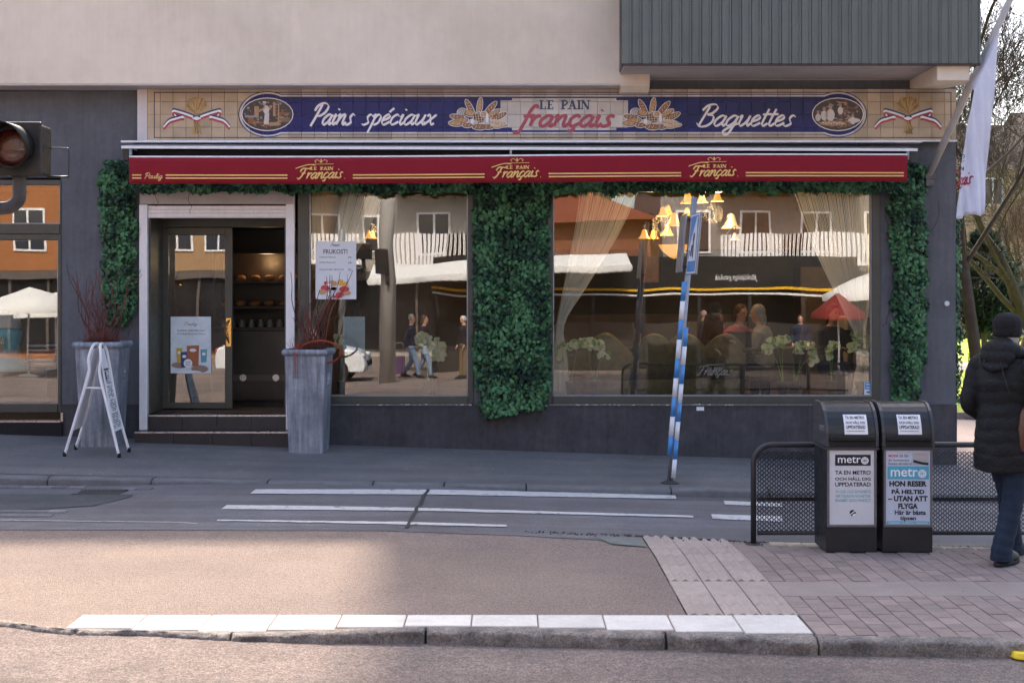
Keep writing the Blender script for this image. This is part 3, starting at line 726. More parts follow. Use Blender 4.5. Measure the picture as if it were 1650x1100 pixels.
# ------------------------------------------------------------------ tiled shop sign (printed design over real tiles)
DS = 14.40
u_ = DS/FPX
def sign_mat():
    m = bpy.data.materials.new("printed_sign_tile"); m.use_nodes = True; t = m.node_tree; N = t.nodes; L = t.links
    bsdf = N["Principled BSDF"]; bsdf.inputs["Specular IOR Level"].default_value = .25; bsdf.inputs["Roughness"].default_value = .22; bsdf.inputs["Coat Weight"].default_value = .0; bsdf.inputs["Coat Roughness"].default_value = .05
    geo = N.new("ShaderNodeNewGeometry"); sp = N.new("ShaderNodeSeparateXYZ"); L.new(geo.outputs["Position"], sp.inputs[0])
    u = NX(t, sp.outputs[0])*(1/u_)+825; v = NX(t, sp.outputs[2])*(-1/u_)+(477+1.8/u_)
    def rect(x0, y0, x1, y1): return (u-x0).mn(((u*-1)+x1)).mn(v-y0).mn((v*-1)+y1)
    def ell(cx, cy, rx, ry):
        a = (u-cx)*(1/rx); c = (v-cy)*(1/ry); d = (a*a+c*c).op('SQRT'); return ((d*-1)+1)*min(rx, ry)
    def mixc(fac, a, bcol):
        mx = N.new("ShaderNodeMix"); mx.data_type = 'RGBA'
        L.new(fac.v, mx.inputs[0])
        if hasattr(a, 'links'): L.new(a, mx.inputs[6])
        else: mx.inputs[6].default_value = (*a, 1)
        mx.inputs[7].default_value = (*bcol, 1); return mx.outputs[2]
    oi = N.new("ShaderNodeObjectInfo")
    cream = (.48, .37, .25); white = (.60, .55, .53); blue = (.014, .017, .115); navy = (.018, .020, .075)
    rb = rect(248, 148.5, 1533, 222.5)
    c = mixc(rb.gt(0), cream, navy); c = mixc(rb.gt(1.4), c, cream)
    pan = rect(407, 152, 1374, 217).mx(ell(431, 184.5, 47, 37)).mx(ell(1350, 184.5, 47, 37))
    c = mixc(pan.gt(0), c, navy); c = mixc(pan.gt(1.3), c, white); c = mixc(pan.gt(3.9), c, blue)
    cp = rect(806.5, 162, 1012, 206).mx(rect(825, 158.5, 993, 210)); c = mixc(cp.gt(0), c, (.56, .50, .44))
    # glaze variation tile by tile
    rnd = N.new("ShaderNodeMapRange"); rnd.inputs[3].default_value = .84; rnd.inputs[4].default_value = 1.13; L.new(oi.outputs["Random"], rnd.inputs[0])
    cc = N.new("ShaderNodeCombineColor"); [L.new(rnd.outputs[0], cc.inputs[i]) for i in range(3)]
    mx = N.new("ShaderNodeMix"); mx.data_type = 'RGBA'; mx.blend_type = 'MULTIPLY'; mx.inputs[0].default_value = 1
    L.new(c, mx.inputs[6]); L.new(cc.outputs[0], mx.inputs[7])
    nz = N.new("ShaderNodeTexNoise"); nz.inputs["Scale"].default_value = 5; nz.inputs["Detail"].default_value = 5; L.new(geo.outputs["Position"], nz.inputs["Vector"])
    r2 = N.new("ShaderNodeMapRange"); r2.inputs[1].default_value = .3; r2.inputs[2].default_value = .7; r2.inputs[3].default_value = .88; r2.inputs[4].default_value = 1.1; L.new(nz.outputs["Fac"], r2.inputs[0])
    c3 = N.new("ShaderNodeCombineColor"); [L.new(r2.outputs[0], c3.inputs[i]) for i in range(3)]
    m2 = N.new("ShaderNodeMix"); m2.data_type = 'RGBA'; m2.blend_type = 'MULTIPLY'; m2.inputs[0].default_value = 1
    L.new(mx.outputs[2], m2.inputs[6]); L.new(c3.outputs[0], m2.inputs[7]); L.new(m2.outputs[2], bsdf.inputs["Base Color"])
    return m
SIGNM = sign_mat()
sign = thing("shop_sign", "long glazed tile sign of blue and cream above the awning", "shop sign", (0, 0, 0))
GROUT = mat("sign_grout", (.33, .26, .20), .95, .2, 20)
sx0, sx1 = X(237.5, DS), X(1541, DS); stp_ = 20.72*u_
box_part("backing", GROUT, sign, sx0, sx1, DS+.012, F-.001, Z(226, DS), Z(143.5, DS))
rows = [143.6, 164.0, 184.6, 205.3, 225.8]
q = MB(); q.box(0, 1, 0, .012, 0, 1); tme = {}
def stile(w_, h_):
    k = (round(w_, 4), round(h_, 4))
    if k not in tme: tme[k] = slab_mesh(w_-.0035, h_-.0035, .01, .0016, "sign_tile", SIGNM)
    return tme[k]
x = sx0
while x < sx1-.01:
    w_ = min(stp_, sx1-x)
    for a, c in zip(rows, rows[1:]):
        h_ = (c-a)*u_
        share(stile(w_, h_), "tile", sign, (x+.0017, DS+random.uniform(-.0006, .0006)-.0, Z(c, DS)+.0017), (R(90)+random.uniform(-.004, .004), 0, random.uniform(-.004, .004)))
    x += stp_
box_part("edge_post", mat("white_edge_post", (.62, .57, .55), .6, .06, 5), sign, X(223, F-.05), sx0-.004, F-.09, F-.001, Z(228, F), 4.199)
box_part("ledge", WHITEP, sign, sx0-.02, sx1, DS-.03, DS+.05, Z(228.5, DS), Z(226.2, DS))
cs = canvas(DS, .0022)
# lettering
NIB = -2.2
for a in (("Pains", 500, 567, 201, 16.5, 4.0, .42), ("spéciaux", 582, 699, 201, 16, 3.7, .42), ("Baguettes", 1122, 1277, 203, 16.5, 3.8, .42)):
    b = MB(); put_script(b, cs, *a, 0, NIB); b.build("script_lettering", CREAMP, sign, fix=False)
b = MB(); put_serif(b, cs, "LE PAIN", 868, 951, 161.5, 176.5, 3.4); b.build("capital_lettering", NAVYP, sign, fix=False)
b = MB(); put_script(b, cs, "français", 836, 986, 203.5, 17, 5.4, .34, 0, None, .001); b.build("red_lettering", mat("rose_red_print", (.36, .045, .07), .3, .08), sign, fix=False)
# wheat sheaves and tricolour bows
STRAW = [mat("straw_light", (.44, .28, .10), .4), mat("straw_dark", (.20, .11, .035), .4)]
RIB = [NAVYP, WHITEPR, mat("ribbon_red_print", (.42, .03, .05), .3)]
def sheaf(cx):
    b = MB()
    put_ell(b, cs, cx, 169, 16, 12.5, 1, .0); put_ell(b, cs, cx, 207, 5.5, 9, 1, .00005)
    for k in range(150):
        a = random.uniform(-2.1, 2.1); r = random.uniform(.5, 1.05)
        x1 = cx+math.sin(a)*19*r; y1 = 169-math.cos(a)*15*r
        put_ribbon(b, cs, [(cx+random.uniform(-3, 3), 184), ((cx+x1)/2+random.uniform(-1, 1), (184+y1)/2), (x1, y1)], 1.1, random.choice((0, 0, 1)), None, .0001+k*2e-6, 2, True)
    for k in range(46):
        x1 = cx+random.uniform(-8, 8)
        put_ribbon(b, cs, [(cx+random.uniform(-4, 4), 192), (x1, random.uniform(208, 217))], 1.2, random.choice((0, 0, 1)), None, .0001+k*2e-6, 2)
    b.build("wheat_sheaf_print", STRAW, sign, fix=False)
    b = MB(); l = .0005
    for s in (-1, 1):
        for path in ([(0, 191), (12, 186), (27, 181), (38, 179), (33, 188), (20, 189)], [(22, 188), (32, 191), (44, 195), (53, 205)]):
            P = spline([(p[0], p[1], 0) for p in path], 6)
            for k, off in enumerate((-2.7, 0, 2.7)):
                pts = [(cx+s*p.x, p.y+off+(1.0 if k == 2 else 0), 0) for p in P]
                l += 4e-5; put_ribbon(b, cs, pts, 3.0, k, None, l, 1)
    put_ell(b, cs, cx, 191, 6.5, 5, 1, .0012); put_ribbon(b, cs, [(cx-6, 193), (cx, 195), (cx+6, 193)], 2.4, 2, None, .0014); put_ribbon(b, cs, [(cx-6, 189), (cx, 187), (cx+6, 189)], 2.0, 0, None, .0014)
    b.build("ribbon_print", RIB, sign, fix=False)
sheaf(317); sheaf(1463)
# oval bakery scenes: loose painterly shapes
BAK = [CREAMP, mat("scene_umber", (.055, .034, .028), .4, .5, 60), mat("scene_tan", (.40, .24, .11), .4, .3, 60), mat("scene_rust", (.24, .095, .035), .4, .4, 60), mat("scene_grey", (.27, .24, .23), .4, .3, 60), mat("scene_skin", (.45, .27, .17), .4), mat("scene_white", (.62, .56, .50), .4)]
def oval(cx, kind):
    b = MB(); put_ell(b, cs, cx, 184.5, 42, 27, 0, 0); put_ell(b, cs, cx, 184.5, 40.6, 25.6, 1, .0002)
    rnd = random.Random(3+kind); l = .0003
    def inside(x, y, s=1.0): return ((x-cx)/(40*s))**2+((y-184.5)/(25*s))**2 < 1
    def R4(x0, y0, x1, y1, mi):
        nonlocal l; l += 2e-5
        put_rect(b, cs, cx+x0, 184.5+y0, cx+x1, 184.5+y1, mi, l)
    for k in range(260):
        x = rnd.uniform(-40, 40); y = rnd.uniform(-25, 25); wx = rnd.uniform(1.2, 5); wy = rnd.uniform(.5, 2.2)
        if not (inside(cx+x-wx, 184.5+y-wy, .99) and inside(cx+x+wx, 184.5+y+wy, .99) and inside(cx+x-wx, 184.5+y+wy, .99) and inside(cx+x+wx, 184.5+y-wy, .99)): continue
        lo = y > 4; mi = rnd.choice((3, 2, 4, 1, 3) if lo else (1, 1, 1, 3, 4)); l += 3e-6
        put_ell(b, cs, cx+x, 184.5+y, wx, wy, mi, l, 7, rnd.uniform(-.4, .4))
    if kind == 0:
        R4(-21, -13, -14, 3, 2); R4(-36, 2, -14, 5, 4); R4(-31, 5, -22, 15, 3); R4(15, -3, 36, 0, 3); R4(9, -20, 13, 3, 2); R4(17, -17, 19, 14, 2)
        for k in range(9): R4(20+k*1.8, 3+k % 3, 20.8+k*1.8, 12, 2)
        put_ell(b, cs, cx-2, 177, 5, 7, 6, .0011, 12); put_ell(b, cs, cx-5, 168, 2.6, 3, 5, .00112, 10); put_ell(b, cs, cx-5, 165, 3, 1.8, 6, .00114, 10)
        put_ribbon(b, cs, [(cx-4, 173), (cx-10, 178), (cx-14, 180)], 2.2, 5, None, .00116); put_ribbon(b, cs, [(cx+1, 173), (cx+7, 171), (cx+3, 177)], 2.0, 5, None, .0012)
        b.poly([cs(cx-4, 182, .0013), cs(cx+3, 182, .0013), cs(cx+2, 200, .0013), cs(cx-6, 200, .0013)], 6)
        put_ell(b, cs, cx+8, 200, 14, 3, 2, .00105, 14)
    else:
        for (x, y, s) in ((-22, -3, 1.0), (-12, -5, 1.25), (4, -10, .8), (24, 6, .8), (-32, 1, .8)):
            put_ell(b, cs, cx+x, 184.5+y+5*s, 5.5*s, 8*s, 6, .0011, 12); put_ell(b, cs, cx+x, 184.5+y-5*s, 2.5*s, 3*s, 5, .00115, 10); put_ell(b, cs, cx+x, 184.5+y-7.5*s, 2.8*s, 1.7*s, 4, .0012, 10)
        put_ell(b, cs, cx-8, 199, 22, 4.2, 2, .0013, 16); put_ell(b, cs, cx+26, 194, 10, 3.6, 6, .0013, 14); R4(14, -18, 16, -2, 3); R4(0, -20, 14, -18, 2)
        for k in range(8): put_ell(b, cs, cx-24+k*4.5, 198+k % 2, 2, 1.2, 6, .0014, 8)
    b.build("bakery_scene_print", BAK, sign, fix=False)
oval(431, 0); oval(1350, 1)
# bread still lifes
BR = [CREAMP, mat("crust_brown", (.28, .12, .05), .4, .25, 80), mat("crust_tan", (.45, .25, .11), .4, .2, 80), mat("crust_dark", (.085, .035, .02), .4, .2, 80), mat("crumb_cream", (.62, .45, .28), .4, .15, 80), mat("flour_grey", (.50, .46, .44), .4, .1, 80)]
def loafp(b, cx, cy, rx, ry, rot, mi, l, slash=3, out=True):
    r = R(rot)
    if out: put_ell(b, cs, cx, cy, rx+1.1, ry+1.1, 0, l-.0006, 18, r)
    put_ell(b, cs, cx, cy, rx, ry, 3, l, 18, r); put_ell(b, cs, cx-.3, cy-.4, rx*.93, ry*.82, mi, l+2e-5, 18, r)
    for k in range(slash):
        t = (k+.5)/slash*2-1; ux, uy = cx+t*rx*.75*math.cos(r), cy+t*rx*.75*math.sin(r)
        dx, dy = math.cos(r-1.1)*ry*.6, math.sin(r-1.1)*ry*.6
        put_ribbon(b, cs, [(ux-dx, uy-dy), (ux+dx, uy+dy)], .9, 4 if mi != 4 else 2, None, l+4e-5, 1)
def breads(cx):
    b = MB(); l = .0008; s = 1
    items = [(-14, -16, 14, 4.2, 62, 1, 4), (2, -18, 14, 4.4, -82, 2, 4), (19, -14, 15, 4.4, -48, 1, 4), (-26, -7, 8, 7, 0, 5, 0), (-14, -6, 9, 6, 10, 2, 3), (33, 0, 14, 4.6, -25, 1, 5), (24, -5, 13, 4.4, -30, 2, 4),
             (-34, 1, 12, 4.2, 10, 1, 3), (-30, 8, 14, 5, -8, 2, 3), (-37, 12, 11, 4.6, 6, 2, 2), (2, 2, 10, 9, 0, 3, 0), (-8, 11, 9, 6, 0, 5, 2), (14, 9, 5, 10, 0, 5, 0), (-18, 15, 8, 4, 0, 1, 2), (2, 18, 12, 5, 0, 1, 3), (16, 18, 9, 4, 0, 1, 2), (30, 10, 13, 3.2, 6, 4, 4), (38, 15, 10, 3, -4, 4, 3), (28, 17, 10, 3, 4, 4, 3), (8, -4, 5, 4, 0, 2, 0)]
    for i, (x, y, rx, ry, rot, mi, sl) in enumerate(items): loafp(b, cx+x, 188+y*.92, rx, ry*.95, rot, mi, l+i*8e-5, sl)
    for k in range(4):
        put_ribbon(b, cs, [(cx-5+k*4.2, 183), (cx-3+k*4.2, 197)], .8, 4, None, .0026+k*2e-5, 1); put_ribbon(b, cs, [(cx-6, 184+k*4), (cx+10, 183+k*4)], .8, 4, None, .0027+k*2e-5, 1)
        put_ribbon(b, cs, [(cx-31+k*3, 176), (cx-28+k*3, 187)], .6, 3, None, .0026+k*2e-5, 1)
    put_ell(b, cs, cx+14, 190, 2.4, 8, 0, .0027, 12); put_ell(b, cs, cx-10, 196, 3, 4, 0, .0027, 12)
    b.build("bread_print", BR, sign, fix=False)
breads(771); breads(1050)

# ------------------------------------------------------------------ awning
aw = thing("awning", "folded wine red awning with gold lettering over the shopfront", "awning", (0, 0, 0))
LCO = mat("awning_cover_metal", (.17, .17, .175), .5, .12, 6, streak=.08)
def slopebox(b, x0, x1, y0, z0a, z1a, y1, z0b, z1b, tl=0.0):
    """front y0 (z0a..z1a) to back y1 (z0b..z1b), right end dropped by tl"""
    vs = []
    for x, d in ((x0, 0), (x1, -tl)): vs += [(x, y0, z0a+d), (x, y0, z1a+d), (x, y1, z0b+d), (x, y1, z1b+d)]
    b.add(vs, [(0, 1, 5, 4), (1, 3, 7, 5), (2, 6, 7, 3), (0, 4, 6, 2), (0, 2, 3, 1), (4, 5, 7, 6)])
xa, xb = X(196, 13.92), X(1478, 13.92)
b = MB(); slopebox(b, xa, xb, 13.92, Z(238, 13.92), Z(236, 13.92)+.004, 14.42, Z(232, 14.42), Z(231, 14.42), .03); b.build("cover", LCO, aw)
b = MB(); slopebox(b, xa, xb, 13.905, Z(239.5, 13.92), Z(236, 13.92)+.006, 13.919, Z(239.5, 13.92), Z(236, 13.92)+.006, .03); b.build("cover_edge", WHITEP, aw)
b = MB(); b.box(X(197, 14.3), X(1484, 14.3), 14.25, 14.36, Z(231, 14.3)+.004, Z(229, 14.3)+.012); b.build("mount_rail", WHITEP, aw)
b = MB()
for px in list(range(300, 1470, 57)): b.box(X(px, 14.24), X(px, 14.24)+.012, 14.235, 14.249, Z(234, 14.24), Z(231, 14.24))
b.build("rail_bolts", DARKM, aw)
b = MB(); b.tube([(xa+.12, 14.15, Z(245, 14.1)), (xb-.06, 14.15, Z(247, 14.1)-.01)], .062, 16); b.build("fabric_roll", mat("dark_roll_cloth", (.030, .028, .030), .85, .2, 6), aw)
b = MB(); slopebox(b, xa+.1, xb-.05, 14.30, Z(262, 14.3), Z(236, 14.3), 14.34, Z(262, 14.3), Z(236, 14.3)); b.build("back_rail", DARKM, aw)
for px, s in ((203, -1), (1470, 1)):
    x = X(px, 13.95); b = MB(); dz = -.03 if s > 0 else 0
    b.box(x-.035, x+.035, 13.93, 14.40, Z(262, 13.95)+.02+dz, Z(238.5, 13.95)+dz); b.box(x-.03-s*.05, x+.03-s*.05, 13.94, 14.0, Z(264, 13.95), Z(240, 13.95)); b.build("end_bracket", DARKM, aw, bevel=.008)
    b = MB(); b.cyl((x-s*.06, 13.925), .02, Z(258, 13.95), Z(240, 13.95), 8); b.build("end_pin", GALV, aw)
b = MB(); x = X(823, 13.93); b.box(x-.012, x+.012, 13.91, 13.925, Z(250, 13.93), Z(240, 13.93)); b.box(x-.035, x+.035, 13.9, 13.93, Z(252.5, 13.93), Z(249.5, 13.93)); b.build("centre_bracket", GALV, aw)
DV = 13.82
def vz(x): return .028*(x+4.26)/8.6+ .006*math.sin(x*.8)
b = MB(); P = []
for i in range(60):
    x = lerp(X(208, DV), X(1462, DV), i/59); P.append((x, DV+.012, Z(253, DV)+vz(x)))
b.tube(P, .013, 8); b.build("front_bar", WHITEP, aw)
nv = 120; rings = []
for j in range(7):
    row = []
    for i in range(nv+1):
        x = lerp(X(208, DV), X(1462, DV), i/nv); t = j/6
        row.append((x, DV-.002-.020*t*(mnoise.noise(Vector((x*1.7, 0, t*.6)))+.3*mnoise.noise(Vector((x*6, 3, t)))), Z(lerp(254, 296.5, t), DV)+vz(x)+t*.006*mnoise.noise(Vector((x*1.1, 2, 0)))))
    rings.append(row)
b = MB(); b.loft(rings, 0, False, True, closed=False); o = b.build("valance", RED, aw); sm = o.modifiers.new("thick", 'SOLIDIFY'); sm.thickness = .003; sm.offset = 1
_cv = canvas(DV, .026)
def cv(px, py, lift=0.0):
    p = _cv(px, py, lift); p.z += vz(p.x); return p
def gold_logo(b, cx, l=0):
    put_script(b, cv, "Français", cx-36, cx+34, 288.5, 9.2, 2.4, .42, 0, NIB, l, 1.5)
    put_ribbon(b, cv, [(cx-40, 272), (cx-20, 266), (cx-8, 267)], 1.6, 0, None, l+.0006, 4)
    put_serif(b, cv, "LE PAIN", cx-17, cx+21, 269.5, 274.5, 1.7, 0, l)
    put_ribbon(b, cv, [(cx-20, 265.5), (cx+21, 264.8)], .8, 0, None, l, 1)
    for s in (-1, 1): put_ribbon(b, cv, [(cx+1, 263), (cx+s*5+1, 258.5), (cx+s*10+1, 260), (cx+s*8+1, 263)], .9, 0, None, l+.0002, 4)
    put_ell(b, cv, cx+1, 259.5, 1.2, 2.6, 0, l+.0003, 8)
    put_ell(b, cv, cx+39, 288, .7, .7, 0, l+.0003, 8)
for cx in (517, 832, 1149): b = MB(); gold_logo(b, cx); b.build("gold_lettering", GOLD, aw, fix=False)
b = MB(); put_script(b, cv, "Paulig", 234, 262, 288, 4.3, 1.1, .35, 0, NIB, 0, 0); b.build("gold_lettering", GOLD, aw, fix=False)
for a, c in ((214, 229), (268, 464), (569, 781), (884, 1097), (1201, 1455)):
    n = max(2, int((c-a)/10)); b = MB()
    for y0 in (281.6, 286.4):
        for k in range(n):
            xa_, xb_ = lerp(a, c, k/n), lerp(a, c, (k+1)/n)
            b.poly([cv(xa_, y0+2.2), cv(xb_, y0+2.2), cv(xb_, y0), cv(xa_, y0)])
    b.build("gold_stripes", GOLD, aw, fix=False)
# ------------------------------------------------------------------ ivy
def leaf_add(mb, c, nrm, up, s, mi):
    nrm = nrm.normalized(); up = (up-nrm*up.dot(nrm)).normalized(); rt = up.cross(nrm)
    pr = [(0, -.5), (.34, -.42), (.30, -.12), (.52, .12), (.24, .16), (0, .56), (-.24, .16), (-.52, .12), (-.30, -.12), (-.34, -.42)]
    o = [c+rt*(x*s)+up*(y*s)+nrm*(-.18*abs(x)*s) for x, y in pr]
    mb.add([c+nrm*.05*s]+o, [(0, i+1, (i+1) % 10+1) for i in range(10)], mi)
def ivy(name, label, regions, seedv, group=None, face=Vector((0, -1, 0))):
    """regions: (sampler fn -> Vector point, count)"""
    rnd = random.Random(seedv); b = MB()
    for fn, cnt in regions:
        for k in range(cnt):
            p, outd = fn(rnd)
            n = face*1.0+Vector((rnd.gauss(0, .5), rnd.gauss(0, .3), rnd.gauss(.3, .55)))
            up = Vector((rnd.gauss(0, .6), 0, -1+rnd.gauss(0, .5)))
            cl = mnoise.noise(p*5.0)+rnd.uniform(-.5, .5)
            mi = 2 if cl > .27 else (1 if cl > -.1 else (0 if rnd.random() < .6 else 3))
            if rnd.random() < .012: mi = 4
            if outd < .35 and mi == 2: mi = 0  # inner leaves never bright: shade and highlights put into leaf colour
            leaf_add(b, p, n, up, rnd.uniform(.036, .068), mi)
    o = b.build(name, IVY, None, fix=False); tag(o, label, "ivy", group)
    st = MB()
    for fn, cnt in regions:
        for k in range(max(3, cnt//140) if "column" in name else 2):
            p, _ = fn(rnd); P = [p+Vector((0, .03, 0))]
            for j in range(5): P.append(P[-1]+Vector((rnd.uniform(-.05, .05), 0, -rnd.uniform(.02, .08))))
            st.tube(P, .003, 4)
    st.build("stems", TWIGD, o, kind="stuff"); return o
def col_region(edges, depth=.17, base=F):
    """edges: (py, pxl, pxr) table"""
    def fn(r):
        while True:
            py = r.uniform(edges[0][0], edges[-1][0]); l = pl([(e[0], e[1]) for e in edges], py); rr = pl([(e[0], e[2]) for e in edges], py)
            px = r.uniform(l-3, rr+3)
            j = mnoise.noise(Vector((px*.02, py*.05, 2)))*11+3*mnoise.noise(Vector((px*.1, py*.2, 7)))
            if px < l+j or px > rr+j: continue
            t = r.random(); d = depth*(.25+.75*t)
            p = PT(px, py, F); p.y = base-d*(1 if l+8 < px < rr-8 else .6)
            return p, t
    return fn
G1 = "artificial ivy round the shopfront"
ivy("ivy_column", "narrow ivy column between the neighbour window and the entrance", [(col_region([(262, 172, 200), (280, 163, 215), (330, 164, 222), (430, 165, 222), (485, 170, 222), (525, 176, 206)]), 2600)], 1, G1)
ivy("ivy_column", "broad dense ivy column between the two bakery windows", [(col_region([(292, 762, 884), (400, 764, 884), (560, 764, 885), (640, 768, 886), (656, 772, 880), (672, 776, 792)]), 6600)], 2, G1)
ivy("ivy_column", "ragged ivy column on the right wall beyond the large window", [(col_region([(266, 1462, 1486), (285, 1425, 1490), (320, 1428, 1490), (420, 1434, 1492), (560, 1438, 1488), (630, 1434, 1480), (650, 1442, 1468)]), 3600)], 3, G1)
def garl(a, c):
    def fn(r):
        px = r.uniform(a, c); drop = 9+9*(mnoise.noise(Vector((px*.035, 0, 0)))+.5*mnoise.noise(Vector((px*.12, 4, 0)))+.35)
        py = 290+r.uniform(0, 1)**.8*(8+max(drop, 4)); t = r.random(); p = PT(px, py, F); p.y = 14.36-.07*t; p.z = Z(py, 14.36); p.x = X(px, 14.36); return p, t
    return fn
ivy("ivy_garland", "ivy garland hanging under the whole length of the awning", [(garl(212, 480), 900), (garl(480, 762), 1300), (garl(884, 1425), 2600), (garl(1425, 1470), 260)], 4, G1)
def side(r):
    p = Vector((XR+r.uniform(.0, .09)*(.8+.4*math.sin(r.random()*9)), r.uniform(14.54, 14.9), Z(r.uniform(335, 648), 14.7))); return p, r.random()
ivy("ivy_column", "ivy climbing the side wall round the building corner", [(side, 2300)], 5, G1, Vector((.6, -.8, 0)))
# bare trellis under the left ivy
b = MB()
for k in range(9): b.box(X(178+k*3.2, F), X(178+k*3.2, F)+.006, F-.02, F-.012, Z(527, F), Z(478, F))
for k in range(7): b.box(X(177, F), X(206, F), F-.026, F-.0205, Z(484+k*7, F), Z(484+k*7, F)+.006)
tag(b.build("trellis", TWIGD), "small dark trellis at the foot of the left ivy", "trellis")

# ------------------------------------------------------------------ zinc planters with red twigs
def rring(w_, d_, z, r=.012, c=(0, 0)):
    out = []
    for sx_, sy in ((1, 1), (-1, 1), (-1, -1), (1, -1)):
        cx_, cy_ = sx_*(w_-r), sy*(d_-r); a0 = {(1, 1): 0, (-1, 1): 90, (-1, -1): 180, (1, -1): 270}[(sx_, sy)]
        for k in range(4): out.append(Vector((c[0]+cx_+r*math.cos(R(a0+30*k)), c[1]+cy_+r*math.sin(R(a0+30*k)), z)))
    return out
def planter(label, tl, loc, rz, H, wt, wb, seedv, orange):
    t = thing("planter", label, "planter", loc, rz, "tall zinc planters at the entrance")
    b = MB(); b.loft([rring(lerp(wb, wt, k/6), lerp(wb, wt, k/6), H*.94*k/6) for k in range(7)], 0, True, False); b.build("pot", ZINC, t)
    b = MB(); b.loft([rring(wt+.012, wt+.012, H*.94), rring(wt+.03, wt+.03, H*.955, .03), rring(wt+.034, wt+.034, H*.975, .03), rring(wt+.02, wt+.02, H, .03), rring(wt-.01, wt-.01, H, .01), rring(wt-.015, wt-.015, H*.95, .01)], 0, False, True); b.build("rim", ZINC, t)
    b = MB(); b.loft([rring(wt-.012, wt-.012, H*.955)], 0, True); b.add(rring(wt-.012, wt-.012, H*.96), [tuple(range(16))]); b.build("soil", mat("soil", (.03, .022, .018), .95, .3, 20), t)
    # lion-head boss on the side
    b = MB(); b.ell((wt*.97, 0, H*.70), (.03, .05, .06), 10, 6)
    for k in range(8): b.ell((wt*.96, .05*math.cos(k*.785), H*.70+.06*math.sin(k*.785)), (.02, .02, .02), 6, 4)
    b.build("ornament", ZINC, t)
    rnd = random.Random(seedv)
    s = thing("twig_arrangement", tl, "dry arrangement", (loc[0], loc[1], loc[2]+H*.955), rz, "red twigs in the planters")
    for k in range(27):
        a = rnd.uniform(0, 6.28); r0 = rnd.uniform(0, wt*.55); lean = rnd.uniform(.03, .50)
        x, y = r0*math.cos(a), r0*math.sin(a)
        Hh = rnd.uniform(.35, .95); P = [Vector((x, y, 0))]; dx, dy = math.cos(a)*lean, math.sin(a)*lean*.4
        ph = rnd.uniform(0, 6)
        for j in range(1, 7):
            q = j/6; P.append(Vector((x+dx*Hh*q+.03*math.sin(ph+j*1.3), y+dy*Hh*q+.02*math.cos(ph+j), Hh*q)))
        b = MB(); b.tube(spline(P, 4), [lerp(.008, .003, i/24) for i in range(25)], 6)
        for j in (3, 4, 5):
            if rnd.random() < .6:
                p = P[j]; e = p+Vector((rnd.uniform(-.08, .1), rnd.uniform(-.03, .03), rnd.uniform(.06, .16))); b.tube([p, (p+e)/2+Vector((.008, 0, 0)), e], [.003, .0025, .0015], 5)
        b.build("twig", TWIG if k % 3 else TWIGD, s)
    b = MB()
    for k in range(420):
        a = rnd.uniform(0, 6.28); r0 = rnd.uniform(0, wt*.9); x, y = r0*math.cos(a), r0*math.sin(a)
        hh = rnd.uniform(.05, .20); e = Vector((x+rnd.gauss(0, .04), y+rnd.gauss(0, .04), hh)); b.tube([(x, y, 0), ((x+e.x)/2+rnd.uniform(-.02, .02), (y+e.y)/2, hh*.6), e], [.0022, .0018, .001], 3)
    b.build("brushwood", TWIG, s, kind="stuff")
    b = MB()
    for k in range(50):
        b.ell((rnd.uniform(-wt*.8, wt*.8), rnd.uniform(-wt*.8, wt*.8), rnd.uniform(0, .03)), (.02, .02, .018), 6, 4)
    b.build("moss", mat("dry_moss", (.075, .055, .045), .95, .4, 30), s)
    if orange:
        b = MB()
        for k in range(26):
            pts = []; ph = rnd.uniform(0, 1)
            for j in range(22):
                a = R(-30+j*17); rx = .235+rnd.uniform(-.012, .012); pts.append(Vector((.16+rx*math.cos(a)*1.0+rnd.uniform(-.004, .004), -wt*.7-.03*math.sin(a)+rnd.uniform(-.01, .01), .02+.13*math.sin(a)+rnd.uniform(-.01, .01))))
            b.tube(pts, .003, 4)
        for k in range(5):
            x = -.10+rnd.uniform(-.02, .02); b.tube(spline([(x+.03, -wt*.8, .12), (x, -wt-.03, .03), (x+.01, -wt-.05, -.06), (x+rnd.uniform(0, .03), -wt-.045, -.22-rnd.uniform(0, .08))], 4), .003, 4)
        b.build("twig_wreath", mat("orange_raffia", (.33, .06, .02), .75, .2, 20), s)
    return t
pA = ground_pt(165, 716, z_pave); pB = ground_pt(496, 727, z_pave)
planter("weathered zinc planter standing behind the white pavement sign", "red and brown twigs in the planter behind the pavement sign", (X(166, 14.02), 14.02, z_pave(-4.6, 14.02)-.01), R(4), 1.17, .245, .195, 5, False)
planter("brushed zinc planter just right of the bakery entrance", "curly red twigs with an orange wreath in the planter by the entrance", (X(498, 14.0), 14.0, z_pave(-2.3, 13.9)-.005), R(-3), 1.155, .228, .19, 9, True)

